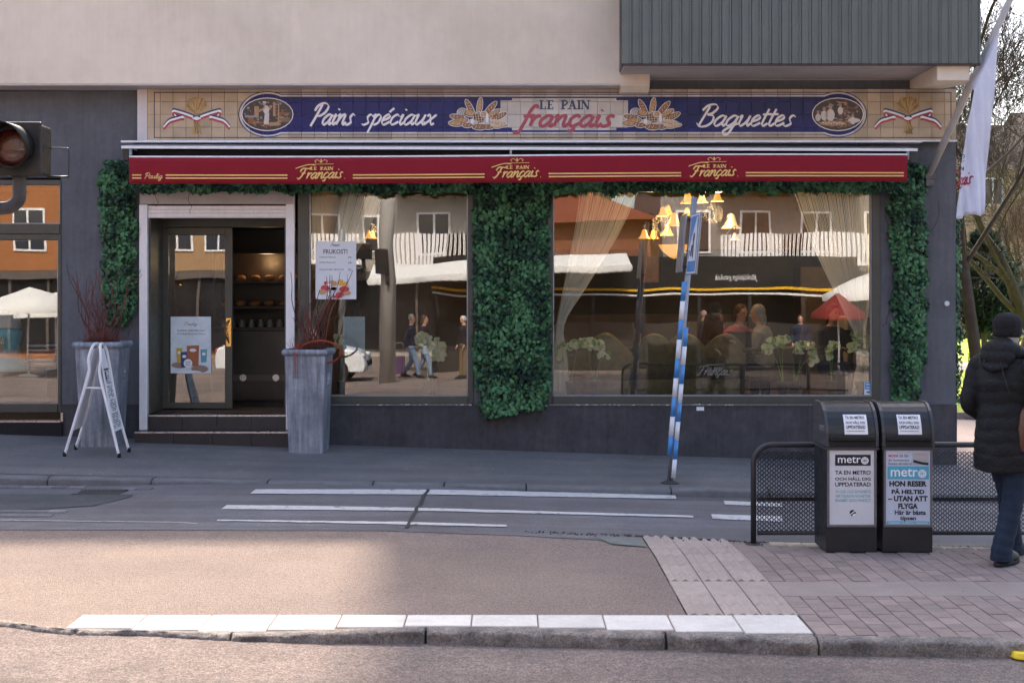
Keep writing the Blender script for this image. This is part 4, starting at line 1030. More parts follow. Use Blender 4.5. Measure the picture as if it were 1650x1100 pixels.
# ------------------------------------------------------------------ pavement sign (A-board)
ab = thing("pavement_sign", "white steel A-frame pavement sign with a menu on its side", "pavement sign", (0, 0, 0))
zg = z_pave(-4.4, 13.2)
def gp(px, py, Y):
    x = X(px, Y); return Vector((x, Y, Z(py, Y)))
Yn, Yf = 13.20, 13.95
TOPZ = Z(553, 13.5)
def leg_frame(xs, name):
    """one inverted-U tube: near foot, over the top, far foot"""
    P = spline(xs, 6); b = MB(); b.tube(P, .0155, 10); fr = b.build(name, WHITEP, ab)
    for e in (P[0], P[-1]):
        q = MB(); q.cyl((e.x, e.y), .019, e.z-.012, e.z+.035, 10); q.build("rubber_foot", RUBBER, fr)
nearL = Vector((X(104, Yn), Yn, z_pave(-4.76, Yn)+.012)); farL = Vector((X(122, 13.62), 13.62, z_pave(-4.75, 13.62)+.012))
nearR = Vector((X(192, Yn), Yn, z_pave(-4.2, Yn)+.012)); farR = Vector((X(208, 13.55), 13.55, z_pave(-4.2, 13.6)+.012))
def side_u(n, f, tx, lean):
    tn = Vector((tx, n.y+.06, TOPZ-.17)); tf = Vector((tx, f.y-.04, TOPZ-.17)); c = Vector((tx+lean*.02, (n.y+f.y)/2, TOPZ))
    return [n, n.lerp(tn, .5), n.lerp(tn, .85)+Vector((lean*.0, 0, 0)), Vector((tx+lean*.05, n.y+.06, TOPZ-.16)), Vector((tx+lean*.025, n.y+.11, TOPZ-.03)), c, Vector((tx+lean*.025, f.y-.09, TOPZ-.03)), Vector((tx+lean*.05, f.y-.05, TOPZ-.16)), f.lerp(tf, .5), f]
xm = X(159, 13.4)
leg_frame(side_u(nearL, farL, xm-.012, -1), "left_frame"); leg_frame(side_u(nearR, farR, xm+.022, 1), "right_frame")
b = MB(); zb_ = Z(625, Yn); fL = (zb_-nearL.z)/(TOPZ-.17-nearL.z)
b.tube([nearL.lerp(Vector((xm-.012, Yn+.06, TOPZ-.17)), fL), nearR.lerp(Vector((xm+.022, Yn+.06, TOPZ-.17)), fL)], .011, 8); b.build("crossbar", WHITEP, ab)
def abpanel(n, f, tx, name, m, zlo, off):
    A = n.lerp(Vector((tx, n.y+.06, TOPZ-.17)), zlo); Bp = f.lerp(Vector((tx, f.y-.04, TOPZ-.17)), zlo)
    C = Vector((tx+off*.012, f.y-.09, TOPZ-.05)); D_ = Vector((tx+off*.012, n.y+.11, TOPZ-.05))
    q = MB(); o = Vector((off*.004, 0, 0)); q.loft([[A+o, Bp+o, C+o, D_+o], [A-o, Bp-o, C-o, D_-o]], 0, True, False); pn = q.build(name, m, ab); return A+o, Bp+o, C+o, D_+o, pn
abpanel(nearL, farL, xm-.012, "left_panel", WHITEP, .25, -1)
A, Bp, C, D_, pn = abpanel(nearR, farR, xm+.022, "menu_panel", WHITEPR, .25, 1)
b = MB(); rr_ = random.Random(4); nrm = (Bp-A).cross(D_-A).normalized(); nrm = nrm if nrm.x > 0 else -nrm
def ap(u, v): return A.lerp(Bp, u).lerp(D_.lerp(C, u), v)+nrm*.002
b.poly([ap(.1, .735), ap(.9, .735), ap(.9, .755), ap(.1, .755)])
b.poly([ap(.16, .62), ap(.34, .62), ap(.34, .72), ap(.16, .72)]); 
for r in range(34):
    v = .04+r*.0205
    if r in (9, 17, 25): continue
    u = .14
    while u < .86:
        du = rr_.uniform(.03, .12)
        if rr_.random() < .78 and u+du < .88: b.poly([ap(u, v), ap(u+du, v), ap(u+du, v+.010), ap(u, v+.010)])
        u += du+.02
b.build("menu_text", BLACKP, ab, fix=False, kind="stuff")

# ------------------------------------------------------------------ sign pole with striped sleeves
pr = ground_pt(1079, 778, z_pave)
pole = thing("sign_pole", "leaning blue and white striped sign pole at the far kerb", "sign pole", tuple(pr))
BLUE = mat("road_sign_blue", (.06, .25, .58), .35, .08, 10, coat=.3); WREF = mat("reflective_white", (.74, .75, .78), .4, .05, 8)
ptop = Vector((X(1119, pr.y), 0, Z(318, pr.y)-pr.z)); ptop.x -= pr.x
def pp(t): return ptop*t
b = MB(); b.tube([pp(0), pp(1)], .030, 12); b.build("tube", GALV, pole)
L_ = ptop.length
# two half-round sleeves side by side, stripes alternating
def sleeve(dx, t0, t1, blue_first, n):
    for k in range(n):
        a, c = lerp(t0, t1, k/n), lerp(t0, t1, (k+1)/n); q = MB()
        rings = []
        for t in (a, c-.0006):
            p = pp(t); rings.append([p+Vector((dx+.026*math.cos(R(an)), -.012-.030*math.sin(R(an)), 0)) for an in range(0, 181, 30)])
        q.loft(rings, 0, True, True)
        q.build("reflective_band", BLUE if (k % 2 == (0 if blue_first else 1)) else WREF, pole)
sleeve(-.028, .10, .705, True, 9)
sleeve(.026, .02, .545, False, 8)
# two signs back to back in a V, seen nearly edge-on
def edge_sign(name, x0, y0, x1, y1, zt, zb, front):
    """thin plate spanning (x0,y0)-(x1,y1) in plan"""
    d = Vector((x1-x0, y1-y0, 0)).normalized(); n_ = Vector((d.y, -d.x, 0))*.009
    q = MB(); base = [Vector((x0, y0, 0)), Vector((x1, y1, 0))]
    def zz(p, z): return Vector((p.x+ptop.x*(z/ptop.z), p.y, z))
    c = [zz(base[0], zb), zz(base[1], zb), zz(base[1], zt), zz(base[0], zt)]
    q.loft([[p+n_ for p in c], [p-n_ for p in c]], 0, True, False); pn = q.build(name, GALV, pole, bevel=.004)
    if front:
        sgn = 1 if n_.y < 0 else -1; nn = n_.normalized()*sgn
        def sp_(u, v, l): return c[0].lerp(c[1], u).lerp(c[3].lerp(c[2], u), v)+nn*(.0105+l)
        q = MB(); q.poly([sp_(.03, .02, 0), sp_(.97, .02, 0), sp_(.97, .98, 0), sp_(.03, .98, 0)], 1); q.poly([sp_(.09, .045, .001), sp_(.91, .045, .001), sp_(.91, .955, .001), sp_(.09, .955, .001)], 0)
        q.poly([sp_(.09, .40, .002), sp_(.30, .40, .002), sp_(.86, .93, .002), sp_(.70, .93, .002)][::1], 1)
        q.poly([sp_(.12, .22, .002), sp_(.86, .22, .002), sp_(.80, .90, .002)], 1)
        q.poly([sp_(.30, .30, .003), sp_(.42, .30, .003), sp_(.50, .48, .003), sp_(.38, .48, .003)], 2); q.poly([sp_(.5, .30, .003), sp_(.62, .26, .003), sp_(.60, .55, .003), sp_(.50, .55, .003)], 2); q.poly([sp_(.46, .55, .003), sp_(.62, .55, .003), sp_(.64, .66, .003), sp_(.52, .68, .003)], 2)
        q.build("sign_face", [BLUE, WREF, BLACKP], pn, fix=False)
zt, zb = Z(346, pr.y)-pr.z, Z(443, pr.y)-pr.z
edge_sign("sign_plate", -.018, -.06, .018, -.46, zt, zb, True)
edge_sign("rear_plate", -.070, -.04, -.062, .42, zt+.01, zb+.03, False)
b = MB(); 
for z in (zb+.08, zt-.05): b.box(ptop.x*z/ptop.z-.05, ptop.x*z/ptop.z+.05, -.045, .04, z-.015, z+.015)
b.build("clamp", DARKM, pole)
b = MB(); b.lathe((0, 0, 0), [(.10, 0), (.07, .012), (.035, .03)], 14); b.build("base_collar", JOINT, pole)

# ------------------------------------------------------------------ railing on the island
rail = thing("railing", "black railing with expanded metal panels behind the newspaper bins", "railing", (0, 0, 0))
YR = 9.15; RM = mat("railing_black_paint", (.022, .022, .026), .4, .2, 10)
rx0, rx1 = X(1214, YR), 5.4; rt = Z(716, YR); rb_ = -.06
P = [Vector((rx0, YR, rb_)), Vector((rx0, YR, rt-.14))]+[Vector((rx0+.14-.14*math.cos(R(a)), YR, rt-.14+.14*math.sin(R(a)))) for a in range(10, 91, 16)]+[Vector((rx1, YR, rt))]
b = MB(); b.tube(P, .021, 12); b.build("top_rail", RM, rail)
b = MB(); b.tube([(rx0+.03, YR, Z(858, YR)), (rx1, YR, Z(858, YR))], .016, 8); b.build("bottom_rail", RM, rail)
b = MB(); b.box(rx0+.03, rx1, YR+.008, YR+.03, Z(807, YR), Z(801, YR)); b.build("middle_rail", RM, rail)
for px in (1624, 1850):
    b = MB(); x = X(px, YR+.1); b.tube([(x, YR+.06, rb_), (x, YR+.06, rt-.01)], .045 if px == 1624 else .03, 12); b.build("post", RM, rail)
b = MB(); b.lathe((rx0, YR, -.052), [(.09, 0), (.07, .02), (.03, .035)], 12); b.build("post_foot", JOINT, rail)
# expanded metal: zigzag strands
b = MB(); pw, ph_ = .0180, .031; z0, z1 = Z(857, YR), Z(727, YR); nz_ = int((z1-z0)/(ph_/2)); nxs = int((rx1-rx0-.06)/pw); r_ = .0050
for i in range(nxs):
    x = rx0+.035+i*pw; s = 1 if i % 2 else -1; A_ = []; B_ = []
    for j in range(nz_+1):
        zz = z0+(z1-z0)*j/nz_; ox = s*(pw*.36) *(1 if j % 2 else -1)
        A_.append((x+ox-r_, YR-.002, zz)); B_.append((x+ox+r_, YR+.003, zz))
    b.quadstrip(A_, B_)
b.build("mesh_panel", RM, rail, kind="stuff", fix=False)

# ------------------------------------------------------------------ newspaper bins
BINM = mat("bin_dark_paint", (.016, .016, .018), .42, .25, 6, coat=.05, streak=.1); BINT = mat("bin_edge_trim", (.05, .05, .055), .35, .2, 10)
def bin_(label, pxl, pxr, Dn, second):
    x0, x1 = X(pxl, Dn), X(pxr, Dn); W_ = x1-x0
    t = thing("newspaper_bin", label, "newspaper bin", (x0, Dn, 0), R(-1.5) if second else 0, "newspaper bins on the island")
    dp = .36
    b = MB(); b.box(.008, W_-.008, .012, dp-.01, 0, .735); b.build("body", BINM, t, bevel=.006)
    c0, rr = .735, .26
    prof = [(-.004, c0), (-.004, c0+.05)]+[(-.004+rr*.78-rr*.78*math.cos(R(a)), c0+.05+(.255)*math.sin(R(a))) for a in range(12, 91, 13)]+[(dp-.05, c0+.303), (dp, c0+.27), (dp, c0)]
    b = MB(); b.loft([[(x, y, z) for y, z in prof] for x in (.012, W_-.012)], 0, True, False); ld = b.build("lid", BINM, t)
    for x in (0, W_-.022):
        q = MB(); big = [(y-.008 if y < .1 else y, z+.008) for y, z in prof]; q.loft([[(xx, y, z) for y, z in big] for xx in (x, x+.022)], 0, True, False); q.build("lid_rim", BINT, ld, bevel=.003)
    b = MB(); b.box(.03, W_-.03, -.022, .02, c0+.052, c0+.078); b.box(.03, W_-.03, -.008, .02, c0+.012, c0+.05); b.build("flap", RUBBER, ld, bevel=.004)
    b = MB(); b.box(-.002, W_+.002, -.012, dp, c0-.012, c0+.003); b.build("lid_lip", BINT, t)
    # sticker on the curved lid
    def lc(u, v, l=0):   # u across 0..1, v up 0..1
        a = R(lerp(10, 44, v)); return Vector((u*W_, -.004+rr*.78-(rr*.78+.0035+l)*math.cos(a), c0+.05+(.255+.0035+l)*math.sin(a)))
    q = MB(); u0, u1 = (.36, .80) if not second else (.30, .76)
    q.loft([[lc(u0+.01*second, v) for v in (0, .25, .5, .75, 1)], [lc(u1, v) for v in (0, .25, .5, .75, 1)]], 0, False, False, closed=False)
    st_ = q.build("lid_sticker", WHITEPR, ld, fix=False)
    cl = lambda a, c, l=0: lc(u0+(u1-u0)*a/100, 1-c/100, .0012+l)
    q = MB()
    for k, s in enumerate(("TA EN METRO", "OCH HÅLL DIG", "UPPDATERAD")): put_text(q, cl, s, 8, 10+k*24, 90, 26+k*24, .025)
    q.poly([cl(10, 86), cl(86, 86), cl(86, 84), cl(10, 84)]); q.build("sticker_lettering", BLACKP, ld, fix=False)
    # framed poster
    px_, pz0, pz1 = .028, .195, .718
    q = MB(); f_ = .014
    for (a, c, d, e) in ((px_-f_, px_, pz0-f_, pz1+f_), (W_-px_, W_-px_+f_, pz0-f_, pz1+f_), (px_, W_-px_, pz0-f_, pz0), (px_, W_-px_, pz1, pz1+f_)): q.box(a, c, -.002, .0118, d, e)
    q.build("poster_frame", mat("poster_frame_metal", (.20, .20, .21), .35, .1, 10, metal=.6), t)
    q = MB(); q.box(px_+.001, W_-px_-.001, .006, .0115, pz0+.001, pz1-.001); q.build("poster", mat("poster_paper_blue", (.56, .62, .74), .4, .05, 4) if second else mat("poster_paper", (.66, .67, .70), .4, .05, 4), t)
    cp = lambda a, c, l=0: Vector((px_+(W_-2*px_)*a/100, .0045-l, pz1-(pz1-pz0)*c/170))
    LB = mat("light_blue_print", (.10, .42, .58), .4); TEAL = mat("teal_print", (.22, .45, .52), .5)
    q = MB()
    def globe(cx, cy, r, mi, bgm):
        put_ell(q, cp, cx, cy, r, r*.98, mi, .0006, 20); put_ell(q, cp, cx, cy, r*.8, r*.8, bgm, .0008, 20)
        for rx in (.35, .75): 
            for s in (-1, 1): put_ribbon(q, cp, [(cx, cy-r*.85), (cx+s*r*rx*.95, cy), (cx, cy+r*.85)], r*.13, mi, None, .001, 4)
        for yy in (-.4, 0, .4): put_ribbon(q, cp, [(cx-r*.85, cy+yy*r), (cx+r*.85, cy+yy*r)], r*.13, mi, None, .0012, 1)
    if not second:
        put_rect(q, cp, 13, 10, 92, 35, 2, .0002); put_text(q, cp, "metr", 19, 14, 70, 29, .01, 3, 0, .0006); globe(79, 23.5, 8.5, 3, 2)
        for k, s in enumerate(("TA EN METRO", "OCH HÅLL DIG", "UPPDATERAD")): put_text(q, cp, s, 13, 46+k*13.5, 92, 55.5+k*13.5, .02, 2, 0, .0004)
        for k, s in enumerate(("VI GER DIG DYGNETS", "VIKTIGASTE NYHETER", "SNABBT OCH ENKELT")): put_text(q, cp, s, 13, 91+k*10, 92, 97.5+k*10, .012, 1, 0, .0004)
        put_ell(q, cp, 52, 143, 7, 7, 2, .0004, 20); put_ribbon(q, cp, [(46, 147), (52, 142), (58, 138)], 2.2, 3, None, .0008, 3); put_ell(q, cp, 55, 147, 4, 2.2, 3, .0008, 10, -.5)
        put_text(q, cp, "metro", 2, 2, 3, 3, 0, 3, 0, .0001) if False else None
    else:
        put_text(q, cp, "MODE", 6, 10, 28, 15.5, .03, 4, 0, .0004); put_text(q, cp, "Så får", 31, 9, 52, 15.5, .0, 2, 0, .0004); put_text(q, cp, "du kontorets", 6, 19, 52, 25, 0, 2, 0, .0004); put_text(q, cp, "finaste skrivbord", 6, 27, 58, 33, 0, 2, 0, .0004)
        put_rect(q, cp, 60, 6, 96, 33, 5, .0002); put_ribbon(q, cp, [(62, 24), (80, 29), (96, 31)], 6, 2, None, .0004, 2); put_ribbon(q, cp, [(66, 14), (80, 12), (92, 20)], 5, 6, None, .0006, 3)
        put_rect(q, cp, 4, 36, 97, 66, 1, .0002); put_text(q, cp, "metr", 11, 41, 72, 60, .01, 3, 0, .0006); globe(82, 53, 9.5, 3, 1)
        for k, (s, a, c) in enumerate((("HON RESER", 8, 92), ("PÅ HELTID", 13, 87), ("– UTAN ATT", 5, 94), ("FLYGA", 28, 72))): put_text(q, cp, s, a, 69.5+k*17 if k != 2 else 69.5+k*17, c, 82.5+k*17, .05, 2, 0, .0004)
        put_ell(q, cp, 12, 141, 4, 3.6, 1, .0004, 12); put_ell(q, cp, 12, 141, 2.6, 2.4, 3, .0006, 12); put_text(q, cp, "Här är bästa", 20, 136, 90, 147, .03, 2, 0, .0004); put_text(q, cp, "tipsen", 32, 150, 68, 162, .03, 2, 0, .0004)
        put_rect(q, cp, 2, 161.5, 98, 168.5, 1, .0002); put_text(q, cp, "SVERIGES STÖRSTA TIDNING", 6, 163, 94, 167, .01, 3, 0, .0006)
    q.build("poster_print", [GOLD, LB if second else TEAL, BLACKP, WHITEPR, mat("magenta_print", (.55, .03, .10), .5), mat("grey_print", (.45, .46, .50), .5), mat("skin_print", (.60, .42, .36), .5)], t, fix=False)
    if not second:   # small white word on the left cheek of the lid
        cl2 = lambda a, c, l=0: Vector((-.0015-l, .02+(.12)*(1-a/100)*1.0, c0+.17-c/100*.05)); q = MB(); cm = lambda a, c, l=0: Vector((-.0015, .16-.13*a/100, c0+.16-c/100*.045))
        put_text(q, cm, "metro", 0, 0, 100, 100, .01); q.build("side_lettering", mat("faded_grey_print", (.25, .25, .26), .6), t, fix=False)
    return t
bin_("left newspaper bin with a white poster headed by a black logo", 1330, 1415.5, 8.72, False)
bin_("right newspaper bin with the light blue headline poster", 1421, 1505, 8.72, True)

# ------------------------------------------------------------------ traffic light at the left edge
tl = thing("traffic_light", "black traffic light with dark amber lens on a curved bracket", "traffic light", (0, 0, 0))
DT = 6.7
def T(px, py, d=0): return Vector((X(px, DT), DT+d, Z(py, DT)))
b = MB(); b.box(T(-40, 0).x, T(66, 0).x, DT-.0, DT+.16, T(0, 281).z, T(0, 200).z); b.build("housing", BLACK, tl, bevel=.012)
b = MB(); b.box(T(-42, 0).x, T(68.5, 0).x, DT-.022, DT-.0005, T(0, 283).z, T(0, 197).z)
b.build("door", BLACK, tl, bevel=.008)
c = T(21, 238); lr = .108
b = MB(); b.tube([(c.x, DT-.10, c.z), (c.x, DT-.024, c.z)], [lr*1.12, lr*1.08], 32, cap=False); b.build("lens_ring", BLACK, tl)
b = MB(); rings = []
for a in range(-30, 211, 12):
    ca, sa = math.cos(R(a)), math.sin(R(a)); dl = .19*(.35+.65*max(0, math.sin(R((a+30)/240*180))))
    rings.append([Vector((c.x+lr*1.14*ca, DT-.024, c.z+lr*1.14*sa)), Vector((c.x+lr*1.10*ca, DT-.024-dl, c.z+lr*1.10*sa)), Vector((c.x+lr*1.06*ca, DT-.024-dl, c.z+lr*1.06*sa)), Vector((c.x+lr*1.08*ca, DT-.024, c.z+lr*1.08*sa))])
b.loft(rings, 0, True, True); b.build("visor", BLACK, tl)
LENS = mat("unlit_amber_lens", (.07, .012, .005), .12, .25, 40, .2, 160, coat=.6)
b = MB(); b.ell((c.x, DT-.012, c.z), (lr, .035, lr), 32, 12, rot=None); b.build("lens", LENS, tl)
b = MB(); b.tube(spline([T(23, 278, .07), T(23, 300, .07), T(22, 318, .07), T(12, 330, .07), T(-4, 334, .07), T(-60, 335, .07)], 6), .036, 14); b.build("bracket", mat("dark_bracket", (.035, .037, .042), .4, .2, 8), tl)
b = MB(); b.tube([T(23, 284, .07), T(23, 276, .07)], [.045, .06], 14); b.build("bracket_collar", BLACK, tl)
b = MB(); b.tube([(T(-90, 0).x, DT+.07, -.02), (T(-90, 0).x, DT+.07, 3.0)], .06, 14); b.build("pole", GALV, tl)
b = MB(); b.tube(spline([T(68, 235, .1), T(94, 235, .1), T(100, 238, .1), T(100.5, 262, .1), T(100, 284, .1)], 5), .0035, 6); b.tube([T(66, 282, .1), T(100, 282, .1)], .006, 6); b.build("target_board_wire", DARKM, tl)
b = MB(); b.ell((0, 0, 0), (.006, .003, .03), 6, 6); 

# ------------------------------------------------------------------ flag
fl_ = thing("flag", "pale lilac flag with red lettering hanging from a slanted pole", "flag", (0, 0, 0))
p0 = PT(1494, 288, 14.44); p1 = PT(1631, -8, 13.35)
b = MB(); b.tube([p0, p0.lerp(p1, .5), p1], [.042, .040, .033], 14); b.build("flagpole", mat("aged_white_pole", (.46, .43, .40), .5, .12, 6, streak=.08), fl_)
b = MB(); b.ell(p1+Vector((.04, -.02, .05)), (.07, .07, .07), 16, 10); b.build("finial", mat("brass_ball", (.40, .25, .16), .3, .1, 8, metal=.5), fl_)
b = MB(); q = PT(1497, 285, 14.44); b.box(q.x-.05, q.x+.05, 14.40, F-.001, q.z-.11, q.z+.03); b.box(q.x-.06, q.x+.06, 14.38, 14.42, q.z-.03, q.z+.03); b.build("wall_bracket", mat("old_zinc_bracket", (.12, .11, .11), .6, .3, 20), fl_, bevel=.006)
b = MB(); a_ = p0.lerp(p1, .62); b.tube([a_+Vector((.045*math.cos(k), .045*math.sin(k), .02*math.cos(k))) for k in [i*.7 for i in range(9)]], .004, 5, close=True); b.build("cord", WREF, fl_)
def fy(px, py):
    t = min(max((py-60)/300, 0), 1)
    return 13.42+.30*(1-t)*.3 + t*.045*math.sin((px-1535)*.21+py*.012)+.02*t*math.sin((px-1535)*.47+1.3-py*.02)+.015*math.sin(py*.03)
b = MB(); rings = []
for j in range(41):
    v = j/40; row = []
    for i in range(25):
        u = i/24
        tx, ty = lerp(1613, 1572, u), lerp(38, 130, u); bx_, by_ = lerp(1583, 1534, u), lerp(345, 352, u)+3*math.sin(u*9)
        px = lerp(tx, bx_, v)+(6*math.sin(math.pi*v)*u*-.4); py = lerp(ty, by_, v)
        if u == 0: px = lerp(1613, 1583, v**.85)
        yy = fy(px, py)
        if v < .06: 
            pt = p0.lerp(p1, .0); s = (px-1494)/(1631-1494); yy = lerp(p0.lerp(p1, s).y, yy, v/.06)
        row.append(PT(px, py, 13.5)+Vector((0, yy-13.5, 0)))
    rings.append(row)
b.loft(rings, 0, False, True, closed=False); FLM = mat("lilac_white_cloth", (.64, .64, .72), .8, .05, 4, .12, 500)
ntf = FLM.node_tree; o = b.build("cloth", FLM, fl_); so_ = o.modifiers.new("t", 'SOLIDIFY'); so_.thickness = .002
cf = lambda px, py, l=0: PT(px, py, 13.5)+Vector((0, fy(px, py)-13.5-.006-l, 0))
b = MB(); put_script(b, cf, "çais", 1541, 1562, 299, 12, 2.4, .3, 0, NIB, 0, 3); put_ribbon(b, cf, [(1536, 276), (1541, 279), (1546, 281)], 2.2, 0, None, 0, 3); put_ribbon(b, cf, [(1536, 305), (1539, 296), (1543, 286)], 2.0, 0, None, 0, 3)
b.build("red_lettering", mat("flag_red_print", (.33, .02, .06), .7), fl_, fix=False)
b = MB(); put_text(b, cf, "IN", 1541, 269, 1551, 275, .02); put_ribbon(b, cf, [(1543, 262), (1552, 260)], .8, 0, None, 0, 1); put_ribbon(b, cf, [(1543, 258), (1548, 250), (1552, 252), (1549, 257)], 1.1, 0, None, 0, 3); b.build("dark_lettering", BLACKP, fl_, fix=False)

# yellow cup lid lying in the street
q = ground_pt(1643, 1060, z_fore); b = MB(); b.lathe((0, 0, 0), [(.052, 0), (.058, .006), (.052, .012), (.048, .03), (.036, .034), (.0001, .03)], 20)
tag(b.build("cup_lid", mat("yellow_plastic", (.75, .52, .01), .4, .05), loc=(q.x+.01, q.y, q.z+.004)), "bright yellow plastic lid lying in the gutter", "lid")
# ------------------------------------------------------------------ interior of the bakery
WICK = mat("olive_wicker", (.17, .15, .085), .8, .3, 14, .6, 90); DWOOD = mat("dark_table_wood", (.03, .018, .012), .4, .3, 5)
CURT = mat("string_curtain", (.80, .79, .74), .9, .05)
def IP(px, py, Y): return Vector((X(px, Y), Y, Z(py, Y)))
def curtain(label, Y, top, gather, bottom, n, seedv):
    """top (pxl,pxr,py), gather (px,py), bottom (pxl,pxr,py)"""
    rnd = random.Random(seedv); b = MB()
    for k in range(n):
        t = (k+rnd.uniform(-.3, .3))/n; xt = lerp(top[0], top[1], t); xb = lerp(bottom[0], bottom[1], t); g = gather[0]+(t-.5)*12
        dy = rnd.uniform(-.05, .05)
        P = [IP(xt, top[2], Y+dy), IP(lerp(xt, g, .30), lerp(top[2], gather[1], .36), Y+dy), IP(lerp(xt, g, .72), lerp(top[2], gather[1], .74), Y+dy), IP(g, gather[1], Y+dy*.3)]
        if bottom[2] > gather[1]: P += [IP(lerp(g, xb, .5), lerp(gather[1], bottom[2], .45), Y+dy*.6), IP(xb, bottom[2], Y+dy)]
        b.tube(spline(P, 4), .0058, 4)
    q = MB(); g = IP(gather[0], gather[1], Y); q.tube([g+Vector((.055*math.cos(a), .05*math.sin(a), .02*math.cos(a))) for a in [i*.63 for i in range(10)]], .008, 6, close=True)
    t = thing("string_curtain", label, "curtain"); b.build("strings", CURT, t, kind="stuff"); q.build("tieback", CURT, t)
    q = MB(); q.tube([IP(top[0]-4, top[2]-2, Y), IP(top[1]+4, top[2]-2, Y)], .012, 8); q.build("curtain_rod", DARKM, t)
curtain("pale string curtain tied back at the left of the large window", 14.95, (938, 1035, 296), (903, 522), (890, 918, 641), 46, 1)
curtain("pale string curtain tied back at the right of the large window", 14.95, (1275, 1400, 296), (1392, 560), (1372, 1406, 641), 50, 2)
curtain("pale string curtain swept aside behind the breakfast poster", 14.95, (556, 625, 296), (508, 520), (496, 516, 636), 34, 3)

AMB = mat("amber_glass_shade", (.75, .38, .08), .4, .1, emit=(1.0, .44, .08), es=.32); AMBD = mat("pearl_glass_shade", (.7, .6, .4), .4, .05, emit=(1.0, .62, .25), es=.24)
def bell(parent, p, s=1.0, m=AMB, name="lamp_shade"):
    b = MB(); b.lathe(p, [(.012*s, .075*s), (.030*s, .06*s), (.040*s, .02*s), (.055*s, -.025*s), (.088*s, -.055*s)], 16, cap=False); return b.build(name, m, parent)
def chandelier(label, Y, shades, ring):
    c = Vector((X(ring[0], Y), Y, Z(ring[1], Y))); t = thing("chandelier", label, "chandelier", (0, 0, 0), 0, "brass chandeliers with bell shades")
    b = MB(); b.tube([c+Vector((0, 0, .0)), Vector((c.x, c.y, 3.39))], .008, 6); b.ell(c, (.05, .05, .07), 10, 6); b.build("stem", DARKM, t)
    for k, (px, py, s, m) in enumerate(shades):
        p = IP(px, py, Y+(.18 if k % 2 else -.15))
        q = MB(); q.tube(spline([c, (c+p)/2+Vector((0, 0, -.12)), p+Vector((0, 0, .14)), p+Vector((0, 0, .07))], 5), .007, 6); q.build("arm", DARKM, t)
        bell(t, p, s, m)
chandelier("brass chandelier with amber bell shades left of the sign pole", 15.7, [(1038, 378, .9, AMB), (1053, 379, .9, AMB), (1068, 342, .9, AMB), (1076, 339, .9, AMB), (1086, 355, 1.25, AMB), (1075, 372, 1.1, AMB)], (1066, 365))
chandelier("brass chandelier with pale bell shades right of the sign pole", 15.9, [(1108, 320, 1.1, AMB), (1131, 320, 1.0, AMBD), (1156, 318, .95, AMB), (1178, 358, 1.5, AMBD), (1184, 382, .7, AMBD), (1107, 342, .8, AMB)], (1145, 345))
chandelier("small brass chandelier over the counter behind the breakfast poster", 16.6, [(592, 378, .9, AMB), (600, 379, .8, AMB), (583, 377, .8, AMB)], (593, 366))
t = thing("bowl_lamp", "amber glass bowl lamp hanging under the chandelier", "lamp", tuple(IP(1086, 402, 15.8)))
b = MB(); b.lathe((0, 0, 0), [(.0001, -.12), (.05, -.10), (.15, -.02), (.20, .06)], 18, cap=False); b.build("bowl", AMB, t); b = MB(); b.tube([(0, 0, .06), (0, 0, 1.0)], .006, 6); b.build("rod", DARKM, t)
t = thing("wall_sconce", "small double amber wall lamp at the right of the room", "lamp", tuple(IP(1345, 440, 16.5)))
for dx in (-.055, .055): bell(t, Vector((dx, 0, 0)), .6)
b = MB(); b.tube([(-.055, 0, .06), (0, 0, .12), (.055, 0, .06)], .008, 6); b.build("bracket", DARKM, t)
t = thing("cafe_lamp", "small amber lamp glowing behind the glass door", "lamp", tuple(IP(281, 452, 16.2))); bell(t, Vector((0, 0, 0)), 1.1); b = MB(); b.tube([(0, 0, .07), (0, 0, .9)], .005, 5); b.build("cord", DARKM, t)
for (px, py, Y, e) in ((1066, 362, 15.7, 26), (1150, 345, 15.9, 26), (593, 370, 16.6, 16), (1345, 400, 17.3, 22), (430, 420, 17.2, 3)):
    ld = bpy.data.lights.new("lamp_glow", 'POINT'); ld.energy = e*.6; ld.color = (1, .62, .28); ld.shadow_soft_size = .12
    lo = bpy.data.objects.new("lamp_glow", ld); COL.objects.link(lo); lo.location = IP(px, py, Y); 

def armchair(label, loc, rz):
    t = thing("wicker_armchair", label, "armchair", loc, rz, "wicker armchairs inside the bakery")
    b = MB(); R1 = []
    for z, r in ((.0, .27), (.2, .29), (.40, .31)): R1.append([Vector((r*math.cos(a), r*.95*math.sin(a), z)) for a in [i*2*math.pi/24 for i in range(24)]])
    b.loft(R1, 0, True, True); b.build("seat", WICK, t)
    b = MB(); o_, i_ = [], []
    ang = [R(-25+i*230/22) for i in range(23)]; rings = []
    for a in ang:
        h = .62+.28*max(0, math.sin(a))**2; c, s = math.cos(a), math.sin(a)
        rings.append([Vector((.31*c, .30*s, .36)), Vector((.35*c, .34*s, h)), Vector((.31*c, .30*s, h+.02)), Vector((.27*c, .26*s, .37))])
    b.loft(rings, 0, True, True); b.build("backrest", WICK, t)
    b = MB(); b.lathe((0, 0, .40), [(.24, 0), (.26, .02), (.25, .06), (.18, .075)], 18); b.build("cushion", mat("cream_cushion", (.45, .40, .30), .9), t)
    return t
FZ = .43
for lab, px, Y, rz in (("wicker armchair with its high back to the glass beside the left curtain", 985, 15.25, 160), ("low wicker armchair left of the sign pole with its back to the street", 960, 15.7, 200), ("wicker armchair just left of the striped sign pole", 1050, 15.35, 180),
                       ("wicker armchair just right of the striped sign pole", 1105, 15.5, 170), ("wicker armchair in the middle of the large window by the table", 1160, 15.4, 185)):
    armchair(lab, (X(px, Y), Y, FZ), R(rz))
